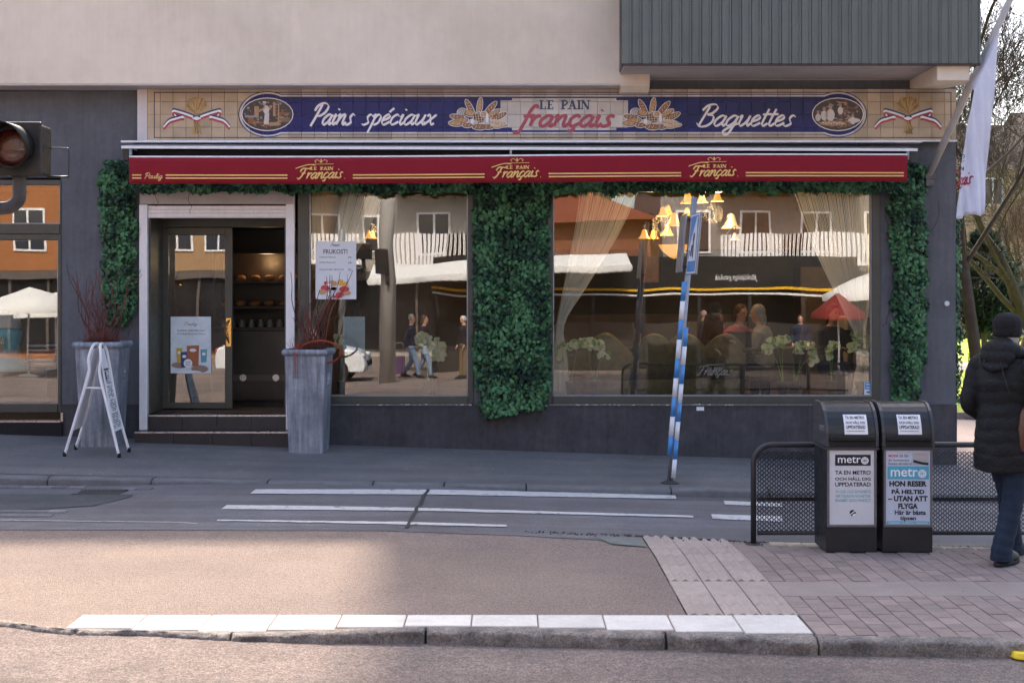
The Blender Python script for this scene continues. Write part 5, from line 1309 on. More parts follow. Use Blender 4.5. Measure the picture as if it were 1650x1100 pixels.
def table(label, px, Y, r=.34, h=.72):
    t = thing("cafe_table", label, "table", (X(px, Y), Y, FZ), 0, "small cafe tables inside the bakery")
    b = MB(); b.lathe((0, 0, h-.03), [(r-.01, 0), (r, .01), (r, .03), (r-.01, .035)], 24); b.build("tabletop", DWOOD, t)
    b = MB(); b.cyl((0, 0), .03, .02, h-.03, 10); b.build("pedestal", DARKM, t); b = MB(); b.lathe((0, 0, 0), [(.22, 0), (.2, .015), (.03, .03)], 18); b.build("base", DARKM, t)
    return t
table("small dark table between the wicker armchairs", 1020, 15.75); table("dark cafe table holding the open laptop", 1192, 15.5); table("dark cafe table between the two seated women at right", 1295, 15.8); table("small dark table behind the breakfast poster", 700, 16.0)
# things on tables
q = IP(1195, 585, 15.45); t = thing("laptop", "open laptop with a dark screen on the cafe table", "laptop", (X(1195, 15.45), 15.42, FZ+.727), R(155))
b = MB(); b.box(-.15, .15, -.10, .10, 0, .012); b.build("keyboard_base", GALV, t); b = MB(); b.box(-.15, .15, -.006, 0, 0, .2, rot=Matrix.Rotation(R(-15), 3, 'X')); o = b.build("screen", DARKM, t); o.location = (0, .10, .012)
# potted hydrangeas / orchids on the inner sill
PALE = [mat("pale_green_petal", (.62, .72, .40), .8, .15, 20), mat("cream_petal", (.80, .80, .62), .8, .12, 20), mat("leaf_green_plant", (.18, .32, .09), .7, .2, 20)]
def disc_plant(label, heads, Y, base, seedv, n=60, r=.03, kind=0):
    t = thing("potted_plant", label, "potted plant", (0, 0, 0), 0, "pale flowering plants on the window sill"); rnd = random.Random(seedv)
    bp_ = IP(base[0], 648, Y); bp_.z = FZ+.28
    b = MB(); b.lathe((bp_.x, bp_.y, FZ+.18), [(.05, 0), (.07, .16), (.075, .17), (.06, .165)], 14); b.build("pot", mat("dark_plant_pot", (.05, .045, .045), .5, .2), t)
    b = MB(); f = MB()
    for (px, py, rx, ry) in heads:
        c = IP(px, py, Y); b.tube(spline([bp_, bp_.lerp(c, .5)+Vector((rnd.uniform(-.03, .03), 0, .08)), c], 5), .004, 5)
        for k in range(n):
            p = c+Vector((rnd.uniform(-1, 1)*rx, rnd.uniform(-.05, .05), rnd.uniform(-1, 1)*ry))
            nn = Vector((rnd.gauss(0, .5), -1, rnd.gauss(.2, .5))).normalized(); u = nn.orthogonal().normalized(); v_ = nn.cross(u); s = r*rnd.uniform(.6, 1.1)
            s *= 1.3; f.add([p+(u*math.cos(a)+v_*math.sin(a))*s for a in [i*1.047 for i in range(6)]], [tuple(range(6))], rnd.choice((0, 0, 1, 2) if kind == 0 else (1, 1, 0, 0, 1)))
    b.build("stem", PALE[2], t); f.build("blossoms", PALE, t, fix=False, kind="stuff")
disc_plant("pale green hydrangea drooping in front of the pedestrians' reflection", [(692, 555, .12, .09), (706, 566, .08, .10), (680, 545, .06, .05)], 14.93, (690, 640), 1, 44, .034, 1)
disc_plant("pale flowering plant tucked behind the entrance planter", [(548, 550, .07, .07), (556, 562, .05, .06)], 14.93, (552, 640), 2, 40)
disc_plant("trailing pale green orchid next to the left curtain", [(915, 558, .12, .035), (902, 570, .03, .10), (933, 553, .08, .04)], 14.93, (920, 640), 3, 36, .028)
disc_plant("bushy cream orchid in front of the leftmost armchair", [(960, 556, .09, .05), (972, 568, .06, .07), (950, 551, .06, .04)], 14.93, (958, 640), 4, 40, .028)
disc_plant("arching pale orchid on a thin stem right of the laptop table", [(1250, 552, .12, .04), (1236, 562, .05, .05), (1264, 547, .06, .03)], 14.93, (1262, 640), 5, 40, .028)
disc_plant("pale green orchid with two drooping sprays mid window", [(1296, 556, .10, .035), (1311, 575, .04, .09), (1286, 562, .04, .05)], 14.93, (1280, 640), 6, 36, .028)
disc_plant("small cream plant in front of the smiling woman's face", [(1345, 556, .07, .04), (1336, 570, .03, .06)], 14.93, (1340, 640), 7, 30, .026)
disc_plant("tall leafy pale plant at the right edge of the large window", [(1386, 548, .10, .08), (1394, 575, .04, .12), (1378, 560, .06, .05)], 14.93, (1386, 640), 8, 44, .032)
# dark counters, pictures, screens
def slab(name, label, cat, x0, x1, y0, y1, z0, z1, m, bev=.01): return tag(box_part(name, m, None, x0, x1, y0, y1, z0, z1, bev), label, cat)
t = thing("shelf_unit", "dark shelf unit with bread and glass jars behind the open doorway", "shelving", (X(425, 17.2), 17.2, FZ))
for z in (.0, .45, .85, 1.2, 1.55, 1.95, 2.3):
    b = MB(); b.box(-.62, .62, -.2, .2, z, z+.03); b.build("shelf", DWOOD, t)
b = MB(); b.box(-.66, -.62, -.2, .2, 0, 2.4); b.box(.62, .66, -.2, .2, 0, 2.4); b.box(-.62, .62, .2, .22, 0, 2.4); b.build("case", DWOOD, t)
BRD = mat("baked_loaf", (.36, .16, .05), .7, .25, 12); JAR = mat("glass_jar", (.30, .26, .22), .2, .2, 10)
rnd = random.Random(3)
g = "loaves on the bakery shelves"
for z in (1.23, 1.58):
    for k in range(6):
        b = MB(); b.ell((0, 0, .04), (.075, .06, .045), 10, 6)
        tag(b.build("bread_loaf", BRD, loc=(X(425, 17.2)-.5+k*.2, 17.1, FZ+z)), "%s golden loaf from the left on the %s bread shelf in the doorway" % (("first", "second", "third", "fourth", "fifth", "sixth")[k], "lower" if z < 1.5 else "upper"), "bread", g)
for k in range(9):
    b = MB(); b.lathe((0, 0, 0), [(.04, 0), (.045, .02), (.045, .12), (.03, .15), (.03, .17)], 12); tag(b.build("jar", JAR, loc=(X(425, 17.2)-.54+k*.13, 17.1, FZ+.88)), "%s glass jar from the left on the shelf under the loaves" % ("first", "second", "third", "fourth", "fifth", "sixth", "seventh", "eighth", "ninth")[k], "jar", "jars on the bakery shelf")
t = thing("display_counter", "dark display counter with two round chrome fittings behind the doorway", "counter", (X(425, 16.3), 16.3, FZ))
b = MB(); b.box(-.7, .7, 0, .5, 0, .92); b.build("body", mat("counter_front", (.05, .038, .03), .35, .3, 3), t, bevel=.01); b = MB(); b.box(-.72, .72, -.03, .52, .921, .95); b.build("countertop", DWOOD, t)
for dx in (-.27, .16): b = MB(); b.tube([(dx, -.015, .30), (dx, 0, .30)], .045, 16); b.build("round_fitting", STEEL, t)
b = MB(); b.box(-.5, .5, -.005, .0, .26, .34); b.build("metal_band", mat("dull_band", (.12, .10, .08), .4), t)
slab("menu_board", "dark chalk menu board over the counter in the doorway", "menu board", X(385, 18), X(450, 18), 18, 18.03, Z(412, 18), Z(372, 18), mat("board_green", (.028, .03, .024), .8))
slab("wall_picture", "tall dark framed mirror on the ochre wall left of the sign pole", "mirror", X(1036, 18), X(1062, 18), 18, 18.05, Z(455, 18), Z(384, 18), mat("dark_picture", (.16, .07, .04), .3, .3, 6))
slab("side_cabinet", "tall dark cabinet at the back of the bakery room", "cabinet", X(1290, 18.5), X(1350, 18.5), 18.5, 19, FZ, Z(430, 18.5), DWALL)
slab("bar_counter", "long dark bar counter at the back of the room", "counter", X(900, 18), X(1180, 18), 18, 18.6, FZ, FZ+1.1, DWALL)
slab("partition_panel", "dark brown wall panel behind the window with the breakfast poster", "panel", X(610, 18.4), X(760, 18.4), 18.4, 18.5, FZ, 3.3, DWALL)
slab("white_cabinet", "pale side cabinet by the right end of the large window", "cabinet", X(1365, 15.9), X(1412, 15.9), 15.9, 16.4, FZ, Z(510, 15.9), mat("pale_cabinet", (.35, .34, .32), .6, .1))
# posters on the glass
def poster(name, label, cv_, x0, y0, x1, y1, m, Y):
    t = thing(name, label, "poster"); b = MB(); b.box(X(x0, Y), X(x1, Y), Y-.0005, Y+.0015, Z(y1, Y), Z(y0, Y)); b.build("sheet", m, t); return t
YP = F+.031
PAPER = mat("poster_white", (.74, .77, .80), .6, .03)
t = poster("breakfast_poster", "white breakfast poster with prices taped inside the left bakery window", None, 508.5, 388.5, 574, 482, PAPER, YP)
cw = canvas(YP, .0014); b = MB(); MT = [mat("grey_blue_print", (.16, .18, .22), .6), mat("orange_juice_print", (.85, .42, .06), .5), mat("berry_print", (.55, .06, .07), .5), mat("bread_tan_print", (.60, .32, .16), .5), mat("plum_print", (.10, .07, .16), .5), WHITEPR]
put_text(b, cw, "FRUKOST!", 521, 401.5, 560, 409, .03, 0)
put_script(b, cw, "Français", 533, 547, 396.5, 2.6, .6, .4, 0, NIB)
for y0, a, c, p in ((413, 515, 541, "59:-"), (421.5, 515, 541, "69:-"), (433, 515, 554, "75:-")):
    s = {413: "KAFFE & FRALLA", 421.5: "STOR FRUKOST", 433: "FRUKOST MED SMOOTHIE"}[y0]
    put_text(b, cw, s, a, y0, c, y0+2.6, .01, 0); put_text(b, cw, p, 561, y0, 568, y0+3.2, .02, 0)
for (x, y, rx, ry, m_) in ((549, 455, 5, 5, 1), (557, 458, 4, 4, 1), (536, 457, 7, 5, 3), (524, 464, 7, 5, 2), (520, 470, 6, 4, 3), (538, 465, 7, 4, 5), (538, 465, 5.5, 2.8, 4), (555, 466, 8, 5, 2), (560, 472, 6, 3, 3), (548, 474, 7, 4, 2), (530, 474, 5, 3, 5), (530, 459, 4, 3, 5), (544, 478, 8, 2.4, 2), (525, 456, 3, 3, 2)):
    put_ell(b, cw, x, y, rx, ry, m_, .00002*(y+x*.3), 14)
b.build("printing", MT, t, fix=False)
YQ = YD-.036
t = poster("coffee_poster", "pale blue coffee poster taped to the glass door", None, 275, 510, 340, 601, mat("pale_blue_paper", (.68, .77, .82), .6, .12, 6), YQ)
cq = canvas(YQ, .0016); b = MB(); MQ = [MT[0], mat("pack_rust", (.42, .13, .05), .5, .1), mat("pack_navy", (.03, .07, .18), .5, .1), mat("pack_yellow", (.62, .42, .04), .5, .1), WHITEPR, mat("pack_teal", (.12, .35, .42), .5, .1), mat("hill_tan", (.38, .24, .18), .6, .2)]
put_text(b, cq, "KAFFE RESTEN AV", 286, 531, 330, 534, .02, 0); put_text(b, cq, "STORBÖNANS PULS", 285, 536, 331, 539, .02, 0); put_script(b, cq, "Paulig", 297, 317, 524, 2.6, .6, .4, 0, NIB)
put_ell(b, cq, 322, 594, 14, 6, 6, .0001); put_ell(b, cq, 290, 588, 14, 5, 6, .0001)
for (x0, y0, x1, y1, m_, lf) in ((284, 560, 294, 583, 3, .0002), (291, 566, 303, 592, 2, .0004), (301, 556, 321, 590, 1, .0005), (323, 562, 334, 584, 5, .0003)):
    b.poly([cq(x0+1, y1, lf), cq(x1-1, y1-1, lf), cq(x1, y0, lf), cq(x0, y0+1, lf)], m_); put_ell(b, cq, (x0+x1)/2, y0+8, (x1-x0)*.28, 2.6, 4, lf+.0001, 14)
put_ell(b, cq, 303, 585, 7, 7, 4, .0007); put_ell(b, cq, 303, 599, 22, 2.4, 4, .0008)
put_text(b, cq, "KAFFE", 299, 582, 307, 584.4, .01, 0, 0, .0009); put_text(b, cq, "PULS", 299.5, 586, 306.5, 588.4, .01, 0, 0, .0009)
b.build("printing", MQ, t, fix=False)
t = poster("window_sticker", "small blue and white sticker in the lower right window corner", None, 1392.5, 615.5, 1407, 637, PAPER, YP)
b = MB(); put_rect(b, cw, 1393, 616, 1406.5, 627, 0); put_text(b, cw, "West", 1395, 617.5, 1404.5, 620.5, .02, 1, 0, .0003); put_text(b, cw, "Luben", 1395, 622, 1404.5, 625, .02, 1, 0, .0003); put_ell(b, cw, 1399.6, 631.5, 4, 1.8, 2, .0002, 12); put_ell(b, cw, 1399.6, 631.5, 1.4, 1.4, 0, .0004, 10)
b.build("printing", [mat("sticker_blue", (.03, .28, .62), .5), WHITEPR, MT[0]], t, fix=False)
t = poster("notice_sheet", "pale blue notice sheet hanging inside the left bakery window", None, 553, 510, 588, 566, mat("notice_blue", (.46, .60, .72), .6, .15, 6), F+.075)
t = thing("glass_lettering", "faint etched lettering low on the large window", "window lettering"); b = MB(); ce = canvas(F+.0345, 0)
put_script(b, ce, "Français", 1124, 1178, 604, 8, 1.2, .42, 0, NIB); put_serif(b, ce, "LE PAIN", 1140, 1164, 591.5, 595.5, .9); put_ribbon(b, ce, [(1136, 588), (1168, 587)], .6, 0, None, 0, 1)
b.build("etching", mat("etched_white", (.20, .20, .19), .8), t, fix=False)

# ------------------------------------------------------------------ people
SKIN = mat("skin_tone", (.50, .28, .19), .55, .08, 20, spec=.4)
def finger_hand(b, w_, d, side_, s=1.0):
    """palm and five curled fingers; w_ wrist point, d hand direction"""
    d = d.normalized(); up = Vector((0, 0, 1)); rt = d.cross(up)
    if rt.length < .1: rt = Vector((1, 0, 0))
    rt.normalize(); up = rt.cross(d)
    b.ell(w_+d*.045*s, (.040*s, .042*s, .018*s), 10, 8, rot=Matrix((rt, d, up)).transposed())
    for k, (o, L) in enumerate(((-.030, .062), (-.010, .072), (.010, .068), (.029, .052))):
        p = w_+d*.075*s+rt*o*s; b.tube([p, p+d*L*.45*s, p+d*L*.8*s-up*.02*s, p+d*L*.85*s-up*.045*s], [.0095*s, .009*s, .008*s, .006*s], 7)
    p = w_+d*.03*s-rt*side_*.035*s; b.tube([p, p-rt*side_*.02*s+d*.02*s, p-rt*side_*.02*s+d*.05*s-up*.015*s], [.012*s, .010*s, .008*s], 7)
def person(name, label, loc, rz, h, J, cloth, hair, vox=.016, long_hair=False, group=None, scarf=None, skirt=False, hat=None, glasses=False):
    t = thing(name, label, "person", loc, rz, group); s = h/1.7
    P = {k: Vector(v)*s for k, v in J.items()}
    b = MB(); E = lambda a, c: (P[a]+P[c])/2
    def body(b, g=0.0, lo=True, hi=True):
        if hi:
            ch = P['chest']; pv = P['pelvis']; ax = (P['shR']-P['shL']).normalized(); up = (P['neck']-pv).normalized(); fw = up.cross(ax)
            rings = []
            for q, rx, ry in ((0, .165, .115), (.18, .165, .12), (.38, .145, .105), (.6, .175, .12), (.8, .19, .115), (.93, .16, .09), (1.0, .075, .065)):
                c = pv.lerp(P['neck'], q) if q > .5 else pv.lerp(ch, q*2)*1 if False else pv.lerp(P['neck'], q)
                rings.append([c+ax*(rx*s+g)*math.cos(a)+fw*(ry*s+g)*math.sin(a) for a in [i*math.pi/9 for i in range(18)]])
            b.loft(rings)
            for sd in 'LR': b.tube([P['sh'+sd]-Vector((0, 0, .0)), P['sh'+sd].lerp(P['el'+sd], .5), P['el'+sd], P['el'+sd].lerp(P['wr'+sd], .5), P['wr'+sd]], [.062*s+g, .055*s+g, .047*s+g, .042*s+g, .032*s+g], 12)
        if lo:
            for sd in 'LR': b.tube([P['hip'+sd]+Vector((0, 0, .05)), P['hip'+sd], P['hip'+sd].lerp(P['kn'+sd], .5), P['kn'+sd], P['kn'+sd].lerp(P['an'+sd], .4), P['an'+sd]], [.085*s+g, .092*s+g, .078*s+g, .058*s+g, .054*s+g, .038*s+g*1.4], 12)
            b.ell(P['pelvis'], (.165*s+g, .12*s+g, .12*s+g), 14, 8)
    body(b, -.006); hd = P['head']
    look = (P['look']-hd).normalized() if 'look' in P else Vector((0, 1, 0)); sidev = look.cross(Vector((0, 0, 1))).normalized(); upv = sidev.cross(look)
    M3 = Matrix((sidev, look, upv)).transposed()
    b.ell(hd+upv*.02*s, (.070*s, .088*s, .098*s), 16, 12, rot=M3); b.ell(hd+look*.025*s-upv*.055*s, (.050*s, .058*s, .052*s), 12, 8, rot=M3)
    b.tube([P['neck']-Vector((0, 0, .05*s)), P['neck'].lerp(hd, .6)], [.058*s, .052*s], 12)
    b.tube([hd+look*.080*s+upv*.03*s, hd+look*.106*s-upv*.015*s, hd+look*.085*s-upv*.022*s], [.008*s, .014*s, .010*s], 8)
    b.ell(hd+look*.080*s-upv*.052*s, (.022*s, .010*s, .007*s), 8, 6, rot=M3); b.ell(hd+look*.075*s-upv*.09*s, (.022*s, .016*s, .014*s), 8, 6, rot=M3)
    for sg in (-1, 1): b.ell(hd+sidev*sg*.072*s, (.010*s, .020*s, .030*s), 8, 6, rot=M3); b.ell(hd+look*.082*s+upv*.040*s+sidev*sg*.03*s, (.02*s, .008*s, .006*s), 8, 5, rot=M3)
    for sd, sg in (('L', -1), ('R', 1)): finger_hand(b, P['wr'+sd], P['wr'+sd]-P['el'+sd], sg, s)
    for sd in 'LR': b.ell(P['an'+sd]+Vector((0, .06*s, -.035*s)), (.04*s, .10*s, .035*s), 10, 6)
    bo = remeshed(b, "body", SKIN, t, vox, 2)
    for sg in (-1, 1):
        e = MB(); e.ell(hd+look*.080*s+upv*.022*s+sidev*sg*.030*s, (.012*s, .006*s, .008*s), 8, 6, rot=M3); e.build("eye", BLACKP, bo)
    b = MB(); body(b, .016, lo=False)
    if skirt: 
        c0 = P['pelvis']; rr = [[Vector((c0.x+rx*s*math.cos(a), c0.y+rx*.75*s*math.sin(a), c0.z+z*s)) for a in [i*math.pi/10 for i in range(20)]] for z, rx in ((.1, .18), (0, .20), (-.16, .215), (-.26, .22))]; b.loft(rr)
    b.ell(P['pelvis'], (.18*s, .13*s, .10*s), 14, 8)
    remeshed(b, "jacket", cloth[0], t, vox, 3)
    b = MB(); body(b, .014, hi=False); remeshed(b, "trousers", cloth[1], t, vox, 2)
    for sd in 'LR':
        b = MB(); a = P['an'+sd]; b.loft([[a+Vector((rx*s*math.cos(q), oy*s+ry*s*math.sin(q), z*s)) for q in [i*math.pi/8 for i in range(16)]] for z, rx, ry, oy in ((-.075, .044, .130, .055), (-.045, .048, .135, .055), (-.015, .043, .105, .04), (.02, .045, .055, 0), (.04, .044, .05, 0))]); b.build("shoe", cloth[2], t)
    b = MB(); b.ell(hd+upv*.035*s-look*.014*s, (.081*s, .092*s, .100*s), 16, 12, rot=M3)
    if long_hair: b.ell(hd-look*.04*s-upv*.06*s, (.082*s, .07*s, .12*s), 14, 10, rot=M3)
    ho = b.build("hair", hair, t)
    # cut the hair back from the face
    bm = bmesh.new(); bm.from_mesh(ho.data); geom = bm.verts[:]+bm.edges[:]+bm.faces[:]
    bmesh.ops.bisect_plane(bm, geom=geom, plane_co=hd+look*.045*s+upv*.055*s, plane_no=(look-upv*.55).normalized(), clear_outer=True); bm.to_mesh(ho.data); bm.free()
    if hat:
        b = MB(); b.ell(hd+upv*.075*s-look*.01*s, (.093*s, .103*s, .075*s), 18, 10, rot=M3); b.build("hat", hat, t)
    if scarf:
        b = MB(); b.tube([P['neck']+Vector((.075*s*math.cos(a), .07*s*math.sin(a), .03*s)) for a in [i*.785 for i in range(8)]], .03*s, 8, close=True); b.build("scarf", scarf, t)
    return t
STAND = dict(pelvis=(0, 0, .92), chest=(0, 0, 1.22), neck=(0, -.01, 1.45), head=(0, .02, 1.60), shL=(-.185, 0, 1.38), shR=(.185, 0, 1.38), elL=(-.24, -.04, 1.12), elR=(.24, -.04, 1.12), wrL=(-.22, .10, .90), wrR=(.22, .10, .90),
             hipL=(-.09, 0, .88), hipR=(.09, 0, .88), knL=(-.10, .02, .49), knR=(.10, .02, .49), anL=(-.10, 0, .08), anR=(.10, 0, .08), look=(0, 2, 1.58))
WALK = dict(STAND, knL=(-.09, .16, .50), anL=(-.09, .22, .09), knR=(.09, -.02, .48), anR=(.09, -.26, .10), elL=(-.25, -.10, 1.13), wrL=(-.23, -.08, .88), elR=(.24, .0, 1.12), wrR=(.20, .20, .98))
SIT = dict(STAND, pelvis=(0, 0, .50), chest=(0, .02, .80), neck=(0, .04, 1.02), head=(0, .09, 1.17), shL=(-.185, .04, .95), shR=(.185, .04, .95), elL=(-.23, .12, .70), elR=(.23, .12, .70), wrL=(-.10, .36, .74), wrR=(.10, .36, .74), hipL=(-.09, .02, .47), hipR=(.09, .02, .47), knL=(-.10, .44, .48), knR=(.10, .44, .48), anL=(-.10, .42, .08), anR=(.10, .42, .08), look=(0, 2, 1.0))
def cl(n, c): return mat("cloth_"+n, c, .85, .15, 12, .15, 200)
NAVY, BLK, GRY, JEAN, LJEAN, TAN, PNK, LEA = cl("navy", (.02, .025, .05)), cl("black", (.012, .012, .014)), cl("grey", (.24, .23, .21)), cl("jeans", (.020, .045, .10)), cl("pale_jeans", (.20, .28, .40)), cl("tan", (.20, .14, .08)), cl("dusky_pink", (.32, .05, .08)), cl("shoe", (.02, .02, .02))
HB, HG, HW, HBL = mat("brown_hair", (.06, .03, .015), .6, .3, 60), mat("grey_hair", (.30, .28, .26), .6, .3, 60), mat("white_hair", (.55, .53, .50), .6, .2, 60), mat("blonde_hair", (.32, .20, .09), .6, .3, 60)
# diners
person("person", "grey haired person in a pale grey jumper reading at the window table", (X(1232, 15.55), 15.55, FZ), R(70), 1.66, SIT, (GRY, NAVY, LEA), HG, .02, True, "people seated inside the bakery")
person("person", "smiling woman in a dark top facing the street at the right table", (X(1337, 15.75), 15.75, FZ), R(195), 1.66, dict(SIT, look=(-.3, 2, 1.0)), (BLK, NAVY, LEA), HB, .02, True, "people seated inside the bakery")
person("person", "dark haired woman in a dusky pink cardigan behind the laptop", (X(1186, 16.0), 16.0, FZ), R(215), 1.66, SIT, (PNK, BLK, LEA), HB, .02, True, "people seated inside the bakery")
t = thing("menu_card", "pale menu card held at the window table", "menu card", tuple(IP(1210, 574, 15.45)), R(-30)); b = MB(); b.box(-.13, .13, -.002, .002, 0, .14, rot=Matrix.Rotation(R(-50), 3, 'X')); b.build("card", mat("lilac_card", (.60, .56, .68), .7), t)

# ---- the woman at the right, seen from behind
wl = (3.345, 8.43, 0.002)
WJ = dict(pelvis=(0, 0, .90), chest=(0, 0, 1.18), neck=(0, .01, 1.40), head=(0, .045, 1.535), shL=(-.17, 0, 1.33), shR=(.17, 0, 1.33), elL=(-.225, -.05, 1.06), elR=(.235, .01, 1.07), wrL=(-.20, .15, .93), wrR=(.16, .25, 1.06),
          hipL=(-.085, 0, .86), hipR=(.085, 0, .86), knL=(-.075, .17, .48), anL=(-.07, .235, .085), knR=(.075, -.02, .46), anR=(.06, -.14, .09), look=(.25, 2, 1.50))
wm_ = thing("person", "person in a long black quilted coat and knit hat walking past the bins", "person", wl, R(-50))
b = MB(); V = {k: Vector(v) for k, v in WJ.items()}
look = (V['look']-V['head']).normalized(); sdv = look.cross(Vector((0, 0, 1))).normalized(); upv = sdv.cross(look); M3 = Matrix((sdv, look, upv)).transposed(); hd = V['head']
b.ell(hd+upv*.02, (.068, .086, .096), 18, 12, rot=M3); b.ell(hd+look*.028-upv*.055, (.048, .056, .05), 14, 8, rot=M3)
b.tube([hd+look*.078+upv*.03, hd+look*.104-upv*.014, hd+look*.084-upv*.022], [.007, .013, .009], 8); b.ell(hd+look*.078-upv*.052, (.022, .010, .006), 8, 6, rot=M3); b.ell(hd+look*.076-upv*.052+upv*-.010, (.018, .010, .006), 8, 6, rot=M3); b.ell(hd+look*.072-upv*.09, (.022, .016, .014), 8, 6, rot=M3)
for sg in (-1, 1): b.ell(hd+sdv*sg*.070, (.009, .018, .028), 8, 6, rot=M3)
b.tube([V['neck']-Vector((0, 0, .1)), V['neck'], hd-upv*.03], [.07, .056, .052], 12)
rg = lambda z, rx, ry, cy=0: [Vector((rx*math.cos(a), cy+ry*math.sin(a), z)) for a in [i*math.pi/9 for i in range(18)]]
b.loft([rg(.84, .15, .11), rg(1.0, .15, .11), rg(1.1, .14, .10), rg(1.25, .16, .11), rg(1.36, .13, .08), rg(1.41, .06, .06)])
for s_ in 'LR':
    b.tube([V['sh'+s_], V['el'+s_], V['wr'+s_]], [.05, .042, .030], 10); b.tube([V['hip'+s_], V['kn'+s_], V['an'+s_]], [.085, .055, .036], 12); b.ell(V['an'+s_]+Vector((0, .06, -.035)), (.035, .10, .03), 10, 6)
finger_hand(b, V['wrR'], V['wrR']-V['elR'], 1, .95); finger_hand(b, V['wrL'], V['wrL']-V['elL'], -1, .95)
bo = remeshed(b, "body", SKIN, wm_, .0075, 2)
for sg in (-1, 1): e = MB(); e.ell(hd+look*.078+upv*.022+sdv*sg*.029, (.011, .006, .007), 8, 6, rot=M3); e.build("eye", BLACKP, bo)
e = MB()
for sg in (-1, 1): e.tube([hd+look*.092+upv*.02+sdv*sg*.032+sdv*.024*math.cos(a)+upv*.019*math.sin(a) for a in [i*.63 for i in range(10)]], .0022, 5, close=True); e.tube([hd+look*.092+upv*.024+sdv*sg*.056, hd+upv*.02+sdv*sg*.074], .002, 5)
e.build("glasses", STEEL, wm_)
COAT = mat("black_quilted_nylon", (.0045, .0045, .0055), .6, .3, 12, .5, 60, spec=.35)
b = MB(); rings = []; N_ = 96
def cr(z): # half-widths, centre y
    return pl([(.64, .205), (.75, .205), (.95, .185), (1.08, .17), (1.22, .19), (1.33, .185), (1.39, .13), (1.43, .09)], z), pl([(.64, .165), (.8, .165), (.95, .155), (1.08, .14), (1.22, .155), (1.33, .12), (1.39, .10), (1.43, .08)], z)
for i in range(N_+1):
    z = lerp(.64, 1.43, i/N_); rx, ry = cr(z); ring = []
    for k in range(48):
        a = k*2*math.pi/48; zz = z+.012*math.sin(a*2+z*6)+.006*math.sin(5*a+z*20); q = abs(math.sin(math.pi*zz/.082)); bulge = 1+.045*(q**.6-.6)+.03*mnoise.noise(Vector((math.cos(a)*3, math.sin(a)*3, z*16)))
        if z < .70: bulge *= .99
        zo = .03*math.cos(a)*0+(-.03*max(0, -math.sin(a)) if z < .66 else 0)
        ring.append(Vector((rx*bulge*math.cos(a), -.005+ry*bulge*math.sin(a), z+zo)))
    rings.append(ring)
b.loft(rings)
for s_, sg in (('L', -1), ('R', 1)):
    P = spline([V['sh'+s_]+Vector((-sg*.03, 0, .005)), V['sh'+s_]+Vector((sg*.02, 0, -.03)), V['sh'+s_].lerp(V['el'+s_], .55)+Vector((sg*.01, 0, 0)), V['el'+s_], V['el'+s_].lerp(V['wr'+s_], .5), V['wr'+s_]], 12)
    n = len(P); L_ = 0; rad = []
    for i, p in enumerate(P):
        if i: L_ += (p-P[i-1]).length
        rad.append(lerp(.082, .052, i/n)*(1+.055*(abs(math.sin(math.pi*L_/.075))**.6-.6)+.05*mnoise.noise(Vector((L_*14, sg, 3)))))
    b.tube(P, rad, 20)
remeshed(b, "coat", COAT, wm_, .0085, 1)
b = MB()   # hood resting on the shoulders
rr = []
for k in range(13):
    a = R(150+k*240/12); c = Vector((.105*math.cos(a), .02+.10*math.sin(a), 1.405+.035*math.sin(a)*-1)); rr.append(c)
b.tube(rr, [.035+.035*math.sin(math.pi*k/12) for k in range(13)], 14); b.ell((0, -.10, 1.385), (.125, .055, .075), 16, 10); b.ell((0, -.070, 1.445), (.105, .06, .06), 16, 10); b.ell((0, -.035, 1.475), (.085, .06, .05), 14, 8)
b.tube([(-.09, -.12, 1.33), (0, -.150, 1.31), (.09, -.12, 1.33)], [.02, .03, .02], 10)
remeshed(b, "hood", COAT, wm_, .008, 2)
b = MB(); b.tube(spline([(.05, -.145, 1.36), (.09, -.165, 1.25), (.12, -.15, 1.14)], 5), .003, 6); b.ell((-.06, -.158, 1.36), (.008, .005, .008), 8, 6); b.build("drawcord", BLACKP, wm_)
KN_ = mat("black_knit", (.014, .013, .015), .95, .3, 60, .9, 220)
b = MB(); rings = []
for z, r in ((-.045, .088), (-.02, .096), (.0, .099), (.012, .095), (.03, .101), (.065, .098), (.095, .082), (.115, .052), (.124, .015)):
    rings.append([hd+upv*(z+.03)+M3@Vector(((r+.0018*math.sin(k*8))*math.cos(k*2*math.pi/48)*.93, (r+.0018*math.sin(k*8))*math.sin(k*2*math.pi/48)-.008, 0)) for k in range(48)])
b.loft(rings); b.build("knit_hat", KN_, wm_)
b = MB(); b.ell(hd-look*.012-upv*.03, (.078, .082, .07), 14, 8, rot=M3); b.build("hair", HG, wm_)
b = MB(); b.tube([V['neck']+Vector((.07*math.cos(a), .075*math.sin(a)+.01, .035)) for a in [i*.628 for i in range(10)]], .022, 8, close=True); b.build("scarf", mat("plum_scarf", (.12, .02, .05), .9, .3, 30), wm_)
b = MB(); JM = mat("dark_blue_denim", (.008, .018, .038), .85, .25, 7, .35, 90, streak=.15)
for s_, sg in (('L', -1), ('R', 1)):
    h, kn, an = V['hip'+s_], V['kn'+s_], V['an'+s_]; P = spline([h+Vector((0, 0, .06)), h, h.lerp(kn, .5), kn, kn.lerp(an, .5), an+Vector((0, -.005, .02)), an+Vector((0, -.01, -.055))], 8); n = len(P)
    rad = [pl([(0, .098), (.25, .092), (.5, .072), (.75, .066), (.9, .070), (1, .074)], i/(n-1))*(1+.035*math.sin(i*1.9)*(1 if i > n*.35 else .3)) for i in range(n)]
    b.tube(P, rad, 20)
b.ell((0, 0, .90), (.15, .115, .1), 14, 8); remeshed(b, "jeans", JM, wm_, .008, 1)
SH = mat("black_walking_shoe", (.016, .016, .017), .45, .3, 20, .3, 90)
